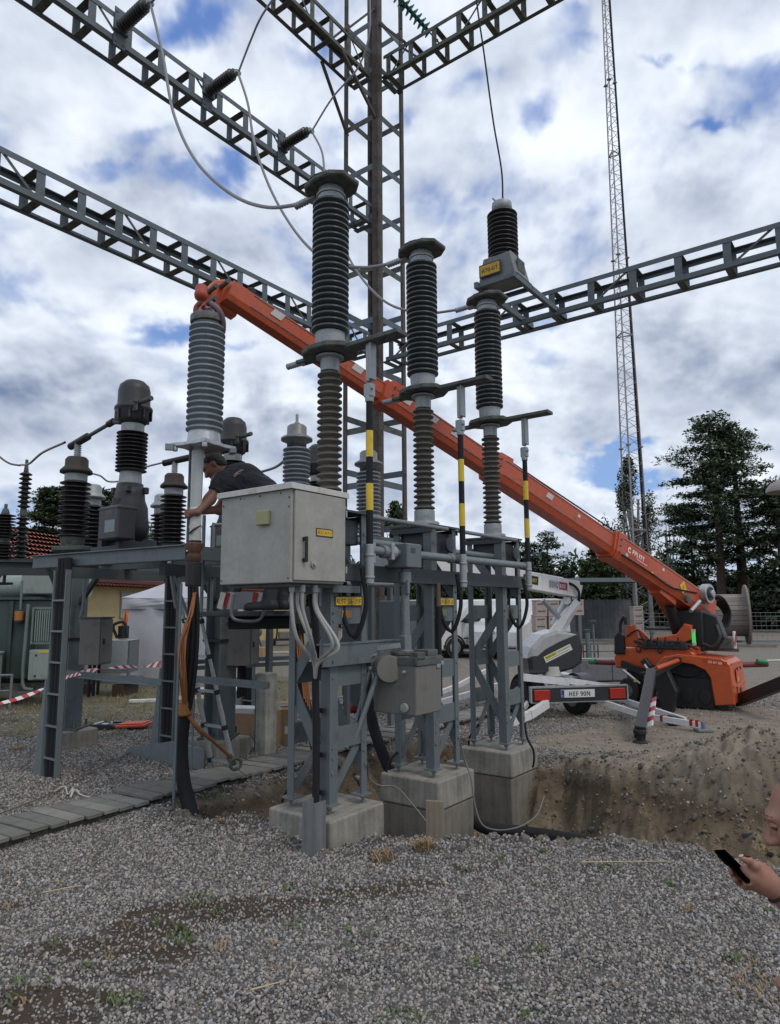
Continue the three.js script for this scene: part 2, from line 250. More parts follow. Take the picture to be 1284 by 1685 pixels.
function onGround(u, v) { let h = 0, p; for (let i = 0; i < 5; i++) { p = G(u, v, h); h = height(p.x, -p.z); } return G(u, v, h); }
const gp = (u, v) => { const p = G(u, v); return [p.x, -p.z]; };
// what lies on the ground: amounts of sand, dry grass, dark moss and dirt
const sandC = [[1040, 1222, 1.1, .8], [1200, 1220, 1.7, 1.1], [1130, 1200, 1.2, .9], [1280, 1190, 2, 1.4]].map(([u, v, a, b]) => [...gp(u, v), a, b]);
const SPB = SP.map(([a, b, r]) => [a, b, r * 1.5, r * 1.2]);
const mossC = [[330, 1500, .50, .16, 1], [250, 1530, .28, .14, 1], [150, 1560, .5, .14, .8], [480, 1485, .45, .10, .9], [600, 1470, .4, .10, .8], [90, 1640, .34, .10, 1], [200, 1600, .3, .10, .6], [680, 1455, .25, .09, .7], [20, 1490, .3, .12, .5], [760, 1430, .4, .08, .4], [270, 1570, .22, .11, .9], [50, 1680, .35, .1, 1]].map(([u, v, a, b, k]) => [...gp(u, v), a, b, k]);
const grassC = [[200, 1165, 2.6, 1.6], [60, 1185, 2, 1.4], [330, 1160, 2, 1.5], [480, 1130, 2, 2], [100, 1140, 3, 3]].map(([u, v, a, b]) => [...gp(u, v), a, b]);
const blob = (L, x, d) => { let s = 0; for (const c of L) { const q = ((x - c[0]) / c[2]) ** 2 + ((d - c[1]) / c[3]) ** 2; if (q < 8) s = Math.max(s, (c[4] ?? 1) * Math.exp(-q * .9)); } return s; };
function sandAt(x, d) { const s = sdPit(x, d); let a = Math.max(blob(sandC, x, d), d < 9 ? .8 * blob(SPB, x, d) : 0) * 1.5 + .45 * fbm(x * 1.1, d * 1.1, 4); a = sst(.35, .75, a); if (x > -6 && x < 7) { const pin = sst(.06, -.10, s + .12 * fbm(x * 2, d * 2, 4)); a = Math.max(a, pin * .95); } if (d > 8.6) a = Math.max(a, sst(.5, 3.5, x + fbm(x * .4, d * .4, 3) * 3) * .6, sst(10, 15, d) * .55); return clamp(a); }
const mossAt = (x, d) => sst(.22, .95, blob(mossC, x, d) * 1.35 + .75 * fbm(x * 4.3, d * 4.3, 6, .6));
const dryAt = (x, d) => clamp(sst(.3, .8, blob(grassC, x, d) * 1.2 + .6 * fbm(x * 1.2, d * 1.2, 4)) + (d > 15 ? .55 * sst(14, 20, d) * (x < 2 ? 1 : .3) : 0));
{
  const W = 2048, S = 44, X0 = -S / 2, D0 = -2, data = new Uint8Array(W * W * 4);
  const s8 = (l) => clamp(l <= .0031308 ? l * 12.92 : 1.055 * Math.pow(l, 1 / 2.4) - .055) * 255, r = rng(41);
  for (let j = 0; j < W; j++) for (let i = 0; i < W; i++) {
    const x = X0 + (i + .5) / W * S, d = D0 + (j + .5) / W * S, o = (j * W + i) * 4;
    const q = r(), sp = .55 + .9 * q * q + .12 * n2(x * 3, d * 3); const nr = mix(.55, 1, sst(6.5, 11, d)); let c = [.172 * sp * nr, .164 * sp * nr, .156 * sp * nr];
    const big = 1 + .2 * fbm(x * .6, d * .6, 4); c = c.map((a) => a * big);
    const vis = d > 2 && Math.abs(x) < d + 3, sa = vis ? sandAt(x, d) : .2, mo = d < 6 && vis ? mossAt(x, d) : 0, dr = vis ? dryAt(x, d) : .4, f = 1 + .45 * fbm(x * 4, d * 4, 5, .6) + .25 * (q - .5);
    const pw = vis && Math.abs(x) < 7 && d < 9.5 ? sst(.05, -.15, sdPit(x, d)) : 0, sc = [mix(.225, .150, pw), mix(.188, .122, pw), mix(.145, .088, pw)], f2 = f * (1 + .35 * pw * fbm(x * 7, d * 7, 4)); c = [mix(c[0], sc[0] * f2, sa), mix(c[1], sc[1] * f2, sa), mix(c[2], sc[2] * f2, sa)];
    const g2 = .5 + .5 * fbm(x * 2 + 5, d * 2, 4); c = [mix(c[0], mix(.15, .085, g2) * f, dr * .85), mix(c[1], mix(.125, .085, g2) * f, dr * .85), mix(c[2], mix(.07, .04, g2) * f, dr * .85)];
    c = [mix(c[0], .048 * f, mo * .95), mix(c[1], .030 * f, mo * .95), mix(c[2], .018 * f, mo * .95)];
    data[o] = s8(c[0]); data[o + 1] = s8(c[1]); data[o + 2] = s8(c[2]); data[o + 3] = 255;
  }
  const t = new THREE.DataTexture(data, W, W); t.colorSpace = THREE.SRGBColorSpace; t.wrapS = t.wrapT = THREE.MirroredRepeatWrapping; t.magFilter = t.minFilter = THREE.LinearFilter; t.needsUpdate = true;
  const bumpT = TX.soil.clone(); bumpT.repeat.set(40, 40); bumpT.needsUpdate = true;
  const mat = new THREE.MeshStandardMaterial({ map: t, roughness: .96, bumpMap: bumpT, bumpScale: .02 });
  const axis = (lo, hi, fine, far) => { const a = []; for (let x = lo; x <= hi + 1e-6; x += fine) a.push(x); let s = fine, x = hi; const up = []; while (x < far) { s *= 1.22; x += s; up.push(x); } s = fine; x = lo; const dn = []; while (x > -far) { s *= 1.22; x -= s; dn.unshift(x); } return [...dn, ...a, ...up]; };
  const xs = axis(-2.6, 4.8, .027, 600), ds = axis(4.4, 8.6, .027, 600), nx = xs.length, nd = ds.length, pos = new Float32Array(nx * nd * 3), uv = new Float32Array(nx * nd * 2), idx = [];
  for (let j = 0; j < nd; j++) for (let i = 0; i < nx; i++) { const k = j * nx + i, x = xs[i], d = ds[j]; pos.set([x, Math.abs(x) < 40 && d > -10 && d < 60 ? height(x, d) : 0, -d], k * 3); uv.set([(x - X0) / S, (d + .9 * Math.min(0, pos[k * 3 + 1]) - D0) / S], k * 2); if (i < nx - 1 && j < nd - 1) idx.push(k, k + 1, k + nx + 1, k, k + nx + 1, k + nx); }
  const g = new THREE.BufferGeometry(); g.setAttribute('position', new THREE.BufferAttribute(pos, 3)); g.setAttribute('uv', new THREE.BufferAttribute(uv, 2)); g.setIndex(idx); g.computeVertexNormals();
  // soil layers laid bare in the cut: dark turf and gravel on top, brown subsoil, paler sand below
  const col = new Float32Array(nx * nd * 3).fill(1); for (let k = 0; k < nx * nd; k++) { const x = pos[k * 3], y = pos[k * 3 + 1], d = -pos[k * 3 + 2]; if (Math.abs(x) > 6 || d < 4 || d > 9.5) continue; const s = sdPit(x, d); if (s > .12) continue; const q = y + .09 * fbm(x * 3, d * 3, 4) , n = fbm(x * 9, d * 9 + y * 14, 4, .6), a = sst(-.02, -.10, q), b = sst(-.14, -.22, q + .05 * n), c2 = sst(-.30, -.42, q); let m = [1, 1, 1]; m = m.map((v, i) => mix(v, [.62, .56, .50][i], a)); m = m.map((v, i) => mix(v, [1.02, .94, .84][i], b)); m = m.map((v, i) => mix(v, [1.15, 1.12, 1.06][i], c2)); const w = 1 + .5 * n; col[k * 3] = clamp(m[0] * w, 0, 1.3); col[k * 3 + 1] = clamp(m[1] * w, 0, 1.3); col[k * 3 + 2] = clamp(m[2] * w, 0, 1.3); }
  g.setAttribute('color', new THREE.BufferAttribute(col, 3)); mat.vertexColors = true;
  const m = new THREE.Mesh(g, mat); m.name = 'ground'; m.userData.kind = 'structure'; m.receiveShadow = true; scene.add(m);
}
{ // loose crushed stone, real stones as far as they can be told apart
  const r = rng(99), base = []; for (let v = 0; v < 4; v++) { const g = new THREE.IcosahedronGeometry(1, 0); const p = g.attributes.position, mp = new Map(); for (let i = 0; i < p.count; i++) { const key = [p.getX(i), p.getY(i), p.getZ(i)].map((a) => a.toFixed(3)).join(); if (!mp.has(key)) mp.set(key, .66 + .55 * r()); const k = mp.get(key); p.setXYZ(i, p.getX(i) * k, p.getY(i) * k * .72, p.getZ(i) * k * .82); } g.computeVertexNormals(); base.push(g); }
  const items = [[], [], [], []], q = new THREE.Quaternion(), e = new THREE.Euler(), mm = new THREE.Matrix4();
  const lay = (dA, dB, den, size) => {
    for (let d = dA; d < dB; d += .1) { const half = Math.min(d * .62 + .45, 9), n = Math.round(2 * half * .1 * den); for (let k = 0; k < n; k++) {
      const x = (r() * 2 - 1) * half, dd = d + r() * .1; const sa = sandAt(x, dd), mo = dd < 6 ? mossAt(x, dd) : 0, dr = dryAt(x, dd); const s = sdPit(x, dd);
      let keep = 1 - sa * .93 - mo * .74 - dr * .8; if (s < -.02) keep = Math.min(keep, .10 + .55 * sst(.02, .35, fbm(x * 1.9 + 3, dd * 1.9, 4))); if (r() > keep) { r(); continue; }
      const z = size * (.55 + .75 * r() * r() + (r() > .985 ? .6 : 0)); e.set(r() * 6.3, r() * 6.3, r() * 6.3); q.setFromEuler(e); const y = height(x, dd) + z * .28;
      mm.compose(V(x, y, -dd), q, V(z, z, z)); const t = r(), l = .10 + .30 * Math.pow(r(), 1.4) + (r() > .96 ? .13 : 0); const warm = r();
      items[Math.floor(r() * 4)].push([mm.clone(), warm > .75 ? [l * 1.15, l * .97, l * .82] : warm < .15 ? [l * .97, l * .98, l * 1.0] : [l * 1.05, l * .99, l * .92]]);
    } }
  };
  lay(2.7, 4.2, 7600, .0105); lay(4.2, 6, 6000, .0110); lay(6, 8.6, 2600, .014); lay(8.6, 12.5, 1200, .016);
  // clods, roots of soil and small stones on the trench sides and the spoil
  for (let k = 0; k < 26000; k++) { const x = -3.5 + r() * 9, dd = 4.6 + r() * 4, s = sdPit(x, dd), q1 = r(), q2 = r(), q3 = r(), q4 = r(); let pr = s < .05 ? .55 : s < .3 ? .3 : 0; for (const [a, b, w] of SP) pr = Math.max(pr, .7 * Math.exp(-((x - a) ** 2 + (dd - b) ** 2) / (w * w * 1.4))); if (q1 > pr * (.4 + 1.2 * clamp(.5 + fbm(x * 2.6, dd * 2.6, 3)))) continue; const z = .006 + .016 * q2 * q2 + (q2 > .965 ? .03 * q3 : 0); e.set(q3 * 6.3, q4 * 6.3, q2 * 6.3); q.setFromEuler(e); mm.compose(V(x, height(x, dd) + z * .2, -dd), q, V(z, z * .9, z)); const l = .055 + .10 * q4 + (q3 > .85 ? .12 : 0); items[k & 3].push([mm.clone(), q3 > .7 ? [l, l * .96, l * .9] : [l * 1.1, l * .88, l * .64]]); }
  const holder = thing('gravel', 'grey crushed stone gravel covering the yard', 'gravel'); holder.userData.kind = 'stuff'; delete holder.userData.category;
  items.forEach((L, v) => { const m = new THREE.InstancedMesh(base[v], M([1, 1, 1], .85), L.length); L.forEach(([a, c], i) => { m.setMatrixAt(i, a); m.setColorAt(i, new THREE.Color().setRGB(...c)); }); m.name = 'stones'; m.userData.kind = 'stuff'; m.castShadow = m.receiveShadow = true; holder.add(m); });
}
// ------------------------------------------------------------------ gantry: tower and lattice beams
const TD = 13, TB = (() => { const p = F(618, 1000, TD); p.y = 0; return p; })();       // foot of the tower
const HT = .44, TTOP = 15.2;
{
  const t = thing('lattice_tower', 'tall rust-brown steel lattice tower where the gantry beams meet', 'tower', TB, YAW);
  for (const [sx, sz] of [[1, 1], [-1, 1], [1, -1], [-1, -1]]) part(t, 'leg', ang(V(sx * HT, 0, sz * HT), V(sx * HT, TTOP, sz * HT), sx + sz === 2 ? .145 : .105, .014, V(-sx, 0, 0), V(0, 0, -sz)), MT.tower);
  // rungs and half braces on the four faces
  const rung = clean(box(2 * HT, .12, .012)), rungB = boxUV(rung), step = 1.06;
  for (let f = 0; f < 4; f++) {
    const m = new THREE.Matrix4().makeRotationY(f * Math.PI / 2);
    for (let k = 0; k < 13; k++) { const y = .7 + k * step + (f > 1 ? .3 : 0); for (const dy of [0]) copyMesh(t, 'rung', rungB, k % 3 === 1 ? MT.mossbeam : MT.beam, m.clone().multiply(new THREE.Matrix4().makeTranslation(0, y + dy * (f % 2 ? 1 : -1), HT - .02 - dy * .01))); }
  }
  part(t, 'base_plate', [0, 1, 2, 3].map((k) => box(.36, .03, .36, (k % 2 ? 1 : -1) * HT, .015, (k < 2 ? 1 : -1) * HT)), MT.grime);
}
// a square ladder beam of four angle chords and flat battens, from the tower outwards
function gantryBeam(label, o) {
  const dir = o.dir, p0 = yd(TB, o.x ?? 0, o.y, o.z ?? 0), t = thing('gantry_beam', label, 'steel beam', p0, YAW, undefined), w = o.w / 2, L = o.len, l = (a, y, b) => dir === 'z' ? V(b, y, a) : V(a, y, b);
  for (const sy of [-1, 1]) for (const sb of [-1, 1]) part(t, 'chord', ang(l(o.from, sy * w, sb * w), l(L, sy * w, sb * w), .075, .009, V(0, -sy, 0), l(0, 0, -sb)), o.mat);
  const side = boxUV(clean(dir === 'z' ? box(.010, 2 * w - .01, .105) : box(.105, 2 * w - .01, .010))), deck = boxUV(clean(dir === 'z' ? box(2 * w - .02, .010, .105) : box(.105, .010, 2 * w - .02)));
  const diag = (a, s) => part(t, 'brace', bar(l(a + .06, -w + .04, s * (w - .02)), l(a + o.step - .06, w - .04, s * (w - .02)), .008, .035), MT.grime);
  let k = 0; for (let a = o.from + .12; a < L; a += o.step, k++) {
    for (const s of [-1, 1]) { copyMesh(t, 'batten', side, o.mat, new THREE.Matrix4().setPosition(l(a, 0, s * (w - .013)))); copyMesh(t, 'batten', deck, o.deck ?? MT.mossbeam, new THREE.Matrix4().setPosition(l(a + (s > 0 ? 0 : 0), s * (w - .014), 0))); }
    if (k % 3 === (o.ph ?? 0) && a + o.step < L) diag(a, 1);
  }
  if (o.from >= .3) part(t, 'end_plate', dir === 'z' ? box(.46, .012, .12, 0, -w - .01, o.from - .02) : box(.12, .012, .46, o.from - .02, -w - .01, 0), MT.beam);
  return t;
}
const hAt = (v) => F(618, v, TD).y;
const HL = (hAt(612) + hAt(548)) / 2, HM = hAt(370), HU = hAt(139);
const beamL = gantryBeam('lower steel ladder beam running left behind the orange crane boom', { dir: 'z', y: HL, w: .44, from: HT, len: 10.5, step: .51, mat: MT.beam, x: 0 });
const beamM = gantryBeam('middle ladder beam at upper left carrying three dark post insulators', { dir: 'z', y: HM, w: .42, from: HT - .1, len: 9.2, step: .52, mat: MT.beam, x: 0, ph: 1 });
const beamU = gantryBeam('topmost ladder beam running left from the tower top', { dir: 'z', y: HU, w: .50, from: HT, len: 5.5, step: .52, mat: MT.mossbeam, x: 0 });
const beamR = gantryBeam('lower ladder beam running right from the tower past the thin mast', { dir: 'x', y: HL - .12, w: .44, from: HT, len: 7.8, step: .65, mat: MT.beam, z: 0 });
const beamT = gantryBeam('upper ladder beam at the top right holding the green glass insulators', { dir: 'x', y: HU, w: .50, from: HT, len: 5.2, step: .55, mat: MT.mossbeam, z: 0 });
{ // knee braces and ties under the two topmost beams
  const w = .25, a = HU;
  for (const s of [-1, 1]) { part(beamU, 'knee_brace', bar(V(s * w, -w, HT + .9), V(s * (HT - .06), -1.25, HT - .05), .05, .05), MT.tower); part(beamU, 'knee_brace', bar(V(s * w, w, HT + .75), V(s * (HT - .08), 1.3, HT - .05), .04, .04), MT.tower); }
  for (const s of [-1, 1]) { part(beamT, 'knee_brace', bar(V(HT + .55, w, s * w), V(HT - .04, .95, s * (HT - .06)), .045, .045), MT.tower); part(beamT, 'tie_plate', bar(V(HT - .02, -w, s * w), V(HT + .1, -w, s * w), .1, .012), MT.tower); }
  part(beamT, 'junction_box', box(.16, .13, .2, 2.9, .12, .34, .01), MT.grime);
}
// point on a beam's own axes -> world
const onBeam = (b, x, y, z) => b.localToWorld(V(x, y, z));
// depth along the view of a line from the tower: where the beam passes image column u
function alongZ(y, u, x = 0) { let lo = -1, hi = 12; for (let i = 0; i < 50; i++) { const m = (lo + hi) / 2, p = yd(TB, x, y, m), q = pix(p.x, p.y, p.z); if (q[0] > u) lo = m; else hi = m; } return lo; }
function alongX(y, u, z = 0) { let lo = -1, hi = 10; for (let i = 0; i < 50; i++) { const m = (lo + hi) / 2, p = yd(TB, m, y, z), q = pix(p.x, p.y, p.z); if (q[0] < u) lo = m; else hi = m; } return lo; }
// three post insulators on the near face of the middle beam
const postTips = [];
['leftmost of three dark post insulators on the middle beam, cut by the top edge', 'middle of three dark post insulators jutting from the upper left beam', 'right-hand of three dark post insulators on the beam, nearest the tower'].forEach((label, i) => {
  const z = alongZ(HM, [196, 340, 462][i], .21), p = yd(TB, .215, HM, z);
  const t = thing('post_insulator', label, 'insulator', p, YAW, 'post insulators on the middle beam');
  part(t, 'mounting_plate', [box(.014, .56, .17, .02, 0, 0), box(.05, .2, .2, .045, .02, 0), ...[-1, 1].flatMap((s) => [-.22, .22].map((y) => hexbolt(V(.03, y, s * .055), V(1, 0, 0), .018, .016)))], MT.beam);
  const rot = (g) => g.rotateZ(-Math.PI / 2 + .03);
  part(t, 'insulator', rot(insulator(.52, .05, .085, 10, .4, .07)), MT.porcelainBlack);
  part(t, 'flange', [rot(cyl(.085, .05, 0, .03, 0)), rot(cyl(.06, .045, 0, .59, 0)), rot(cyl(.028, .06, 0, .63, 0))], MT.grime);
  part(t, 'clamp', box(.06, .05, .09, .70, -.02, 0, .008), MT.fitting);
  postTips.push(t.localToWorld(V(.71, -.03, 0)));
});

// ------------------------------------------------------------------ the three breaker poles on their foundations
const FT = .19;                                             // height of the foundation tops
const FCORN = [G(544, 1352, FT), G(721, 1287, FT), G(842, 1240, FT)];
const FW = [.60, .60, .60];
const PC = FCORN.map((c, i) => yd(c, -FW[i] / 2, 0, -FW[i] / 2).setY(FT));
const fLabels = ['concrete foundation block nearest the camera, with a steel channel at its corner', 'middle concrete block standing in the trench, with a board at its foot', 'farthest of the three concrete blocks, at the trench edge by the trailer'];
PC.forEach((c, i) => {
  const t = thing('concrete_foundation', fLabels[i], 'foundation', V(c.x, 0, c.z), YAW, undefined), w = FW[i];
  part(t, 'cap', box(w, i ? .24 : .62, w, 0, FT - (i ? .12 : .31), 0, .022), MT.concrete);
  if (i) part(t, 'block', box(w - .02, .85, w - .02, 0, FT - .24 - .425, 0, .02), MT.concreteWet);
});
const plateShape = [[-.22, -.06], [-.16, -.14], [-.02, -.185], [.12, -.17], [.21, -.09], [.21, .09], [.12, .17], [-.02, .185], [-.16, .14], [-.22, .06]];
const poleLabels = ['nearest breaker pole, tall ribbed porcelain column behind the pale control box', 'middle breaker pole, dark ribbed column on a lattice frame in the trench', 'farthest breaker pole, dark ribbed column in front of the orange boom base'];
const signTexts = ['AL57 S4-J1F', 'AL57-8-F-2', ''];
const poleTops = [], poleTerm = [];
PC.forEach((c, i) => {
  const t = thing('circuit_breaker_pole', poleLabels[i], 'circuit breaker', c, YAW, undefined), h = .205, fh = i ? 2.12 : 2.12;
  for (const [sx, sz] of [[1, 1], [-1, 1], [1, -1], [-1, -1]]) {
    const lg = part(t, 'leg', ang(V(sx * h, .06, sz * h), V(sx * h, fh, sz * h), sx + sz === 2 ? .085 : .06, .008, V(-sx, 0, 0), V(0, 0, -sz)), MT.steel);
    part(lg, 'foot', [box(.11, .014, .11, sx * (h - .03), .062, sz * (h - .03)), cyl(.012, .06, sx * (h - .02), 0, sz * (h - .02), 8), cyl(.022, .02, sx * (h - .02), .03, sz * (h - .02), 6), hexbolt(V(sx * (h - .02), .08, sz * (h - .02)), UP, .02, .016)], MT.galv);
    part(lg, 'bolt', [.35, .42, .9, 1.3, 1.7, 1.95].map((y) => hexbolt(V(sx * h + sx * .004, y + .02, sz * (h - .03)), V(sx, 0, 0), .010, .008)), MT.galv);
  }
  // battens on the two side faces, K braces on the front and rear faces
  const bt = i === 0 ? [[1.36, .13], [.93, .15], [.50, .15]] : [[1.36, .14], [.88, .15], [.50, .15]];
  for (const s of [1, -1]) for (const [y, hh] of bt) part(t, 'batten', box(.010, hh, 2 * h - .02, s * (h - .013), y, 0), MT.steel);
  for (const s of [1, -1]) for (const [a, b] of [[[-h, .88], [h, 1.40]], [[-h, .84], [h, .24]], [[h, 1.52], [-h, 2.0]]]) part(t, 'brace', bar(V(a[0] * .9, a[1], s * (h - .022)), V(b[0] * .9, b[1], s * (h - .022)), .009, .085), MT.steel);
  for (const s of [1, -1]) part(t, 'brace', [bar(V(s * (h - .03), .44, -.15), V(s * (h - .03), .12, .15), .008, .065)], MT.steel);
  // mechanism housing at the frame's head
  part(t, 'housing', [box(.32, .19, .32, 0, 1.98, 0, .01), box(2 * h + .05, .016, 2 * h + .05, 0, fh + .008, 0), box(2 * h + .03, .05, .012, 0, fh - .03, h + .008), box(2 * h + .03, .05, .012, 0, fh - .03, -h - .008)], MT.darksteel);
  part(t, 'flange', [cyl(.135, .05, 0, fh + .016, 0, 24), cyl(.095, .11, 0, fh + .066, 0, 24)], i ? MT.fitting : MT.fitting);
  if (i) part(t, 'pivot', [cyl(.07, .03, 0, 0, 0, 18).rotateZ(-Math.PI / 2).translate(h + .012, 1.97, -.05), box(.02, .12, .04, h + .03, 2.0, -.05)], MT.darksteel);
  const y1 = fh + .17, H1 = .97, y2 = y1 + H1 + .32, H2 = 1.12;
  part(t, 'insulator', insulator(H1, .064, .099, 18, .26, y1), MT.porcelainBrown, { label: 'lower brown-grey insulator with thin sheds' });
  part(t, 'neck', [cyl(.075, .13, 0, y1 + H1, 0, 24), cyl(.11, .02, 0, y1 + H1 + .11, 0, 24), cyl(.112, .13, 0, y1 + H1 + .19, 0, 24, .12)], MT.fitting);
  const mp = part(t, 'terminal_plate', [flat(poly(plateShape.map(([a, b]) => [a * 1.02, b * 1.02]), .045, .008)).translate(0, y1 + H1 + .14, 0), box(.62, .035, .13, .40, y1 + H1 + .155, 0, .006).rotateZ(0), box(.2, .03, .09, -.24, y1 + H1 + .15, 0, .006)], MT.grime);
  part(mp, 'terminal', [lathe(Array.from({ length: 17 }, (_, k) => [k % 2 ? .021 : .027, k * .013]).concat([[0, .208]])).rotateZ(Math.PI / 2).translate(-.26, y1 + H1 + .15, 0)], MT.fitting);
  part(t, 'insulator', finned(H2, .112, .15, 22, y2), MT.porcelainDark, { label: 'upper dark grey insulator with close rounded sheds' });
  part(t, 'neck', [cyl(.112, .12, 0, y2 + H2, 0, 24, .105), cyl(.12, .02, 0, y2 + H2 + .05, 0, 24)], MT.fitting);
  const tp = part(t, 'top_plate', [flat(poly(plateShape.map(([a, b]) => [a * 1.0, b * .95]), .05, .012)).translate(0, y2 + H2 + .12, 0), lathe([[0, .05], [.1, .045], [.17, .01], [.19, 0]], 20, 0, y2 + H2 + .165, 0)], MT.grime);
  part(tp, 'terminal', [lathe(Array.from({ length: 15 }, (_, k) => [k % 2 ? .024 : .032, k * .015]).concat([[0, .215]])).rotateZ(Math.PI / 2).translate(-.19, y2 + H2 + .13, 0), box(.1, .06, .08, -.2, y2 + H2 + .13, 0, .01)], MT.fitting);
  poleTops.push(t.localToWorld(V(-.36, y2 + H2 + .13, 0))); poleTerm.push(t.localToWorld(V(0, y1 + H1 + .15, 0)));
  // black and yellow earthing rod hanging beside the column
  const rx = .40, ry = y1 + H1 + .14, len = 1.60, bands = [['black', .52, .74], ['yellow', .74, .97], ['black', .97, 1.18], ['yellow', 1.18, 1.40]];
  const rd = part(t, 'earthing_rod', [rod(V(rx, ry - .42, 0), V(rx, ry - len - .2, 0), .026, .026, 14)], MT.cable);
  part(rd, 'head', [box(.035, .30, .05, rx, ry - .15, 0, .006), box(.02, .30, .075, rx + .03, ry - .14, 0, .006), box(.075, .11, .06, rx, ry - .37, 0, .012), cyl(.033, .05, rx, ry - .46, 0, 14), hexbolt(V(rx + .045, ry - .36, .02), V(1, 0, 0), .014, .02)], MT.fitting);
  for (const b of [[.68, .88], [1.08, 1.28]]) part(rd, 'yellow_band', lathe([[.0266, 0], [.0276, .002], [.0276, b[1] - b[0] - .002], [.0266, b[1] - b[0]]], 16, rx, ry - b[1], 0), MT.yellow);
  part(rd, 'socket', [cyl(.032, .29, rx, ry - len - .22, 0, 16), cyl(.037, .02, rx, ry - len - .02, 0, 16), cyl(.037, .02, rx, ry - len - .18, 0, 16)], MT.fitting);
  // signs on the side face
  const my = m4(V(h + .013, 1.43, .0), 0, Math.PI / 2, 0);
  if (i < 2) { part(t, 'sign_plate', box(.008, .078, .31, h + .002, 1.46, .01, .002), MT.darksteel); sheet(t, 'sign_face', .30, .068, textPrint(600, 136, signTexts[i], { border: 9, font: 'bold 92px monospace', squeeze: i ? 1.0 : .92, seed: i + 3 }), m4(V(h + .0075, 1.46, .01), 0, Math.PI / 2)); }
  part(t, 'sticker', box(.003, .055, .11, h - .0055, 1.365, .02), i === 0 ? M([.42, .22, .07], .7, { tx: 'weather', rep: 6 }) : i === 1 ? M([.26, .32, .13], .7, { tx: 'weather', rep: 6 }) : M([.16, .09, .055], .7, { tx: 'weather', rep: 6 }));
  if (i === 0) part(t, 'bracket', [box(.012, .15, .86, h + .035, 1.08, -.10), box(.06, .012, .9, h + .02, 1.158, -.11), ...[[.22, 1.04], [.22, 1.12], [-.4, 1.04]].map(([z, y]) => hexbolt(V(h + .046, y, z), V(1, 0, 0), .012, .01))], MT.steel);
  part(t, 'hose', tube([V(rx - .05, ry - len - .1, .03), V(rx - .02, ry - len - .38, .02), V(rx - .1, ry - len - .6, .05), V(rx - .2, ry - len - .46, .05), V(rx - .22, ry - len - .2, .02)], .018, 24), MT.cable);
});
{ // steel channel covering the cable at the front foundation's corner
  const p = onGround(518, 1408); const t = thing('steel_cable_cover', 'grey steel channel standing against the nearest foundation corner', 'channel', V(p.x, p.y - .05, p.z), YAW);
  part(t, 'channel', [box(.115, .37, .006, -.055, .185, .0), box(.006, .37, .10, 0, .185, -.052), box(.006, .37, .10, -.112, .185, -.052)], MT.steelChannel);
}
// pipe drive linking the poles, its gearbox and the shaft down to the mechanism cabinet
{
  const x = .37, y = 1.83, a = yd(PC[0], x, 0, 0), t = thing('drive_linkage', 'grey horizontal drive pipe and gearbox linking the breaker poles', 'linkage', a, YAW), dz = (i) => -PC[0].distanceTo(PC[i]);
  part(t, 'drive_pipe', [rod(V(0, y, .02), V(0, y, dz(1) + .04), .034, .034, 14), rod(V(0, y, dz(1) + .12), V(0, y, dz(2) + .05), .034, .034, 14), cyl(.044, .05, 0, 0, 0).rotateX(-Math.PI / 2).translate(0, y, dz(1) + .16), cyl(.044, .05, 0, 0, 0).rotateX(-Math.PI / 2).translate(0, y, dz(1) + .02), cyl(.05, .06, 0, 0, 0).rotateX(-Math.PI / 2).translate(0, y, -.18)], MT.galv);
  part(t, 'support_pipe', [rod(V(-.28, y + .10, .2), V(-.28, y + .10, dz(2)), .03, .03, 12), rod(V(-.05, y + .26, -.1), V(-.05, y + .26, dz(1) + .1), .018, .018, 10), rod(V(-.05, y + .26, dz(1) - .1), V(-.05, y + .26, dz(2) + .1), .018, .018, 10)], MT.galv);
  const gb = part(t, 'gearbox', [box(.19, .19, .20, .0, y - .02, -.48, .012)], MT.steel); part(gb, 'name_plate', box(.002, .04, .06, .096, y + .02, -.46), MT.darksteel);
  part(t, 'clamp', [box(.09, .16, .05, -.02, y - .02, -.06, .01), cyl(.055, .06, 0, 0, 0, 20).rotateX(-Math.PI / 2).translate(0, y, -.27), box(.06, .13, .04, .02, y, -.27, .01)], MT.fitting);
  part(t, 'shaft', [rod(V(0, y - .12, -.48), V(0, 1.12, -.48), .033, .036, 14), cyl(.05, .09, 0, y - .23, -.48), box(.07, .12, .03, .02, y - .26, -.46, .01), box(.06, .12, .09, .0, 1.14, -.48, .01), cyl(.06, .03, 0, 1.06, -.48)], MT.galv);
  part(t, 'channel_beam', [box(.10, .12, -dz(2) + .4, -.17, y - .16, dz(2) / 2)], MT.darksteel);
}
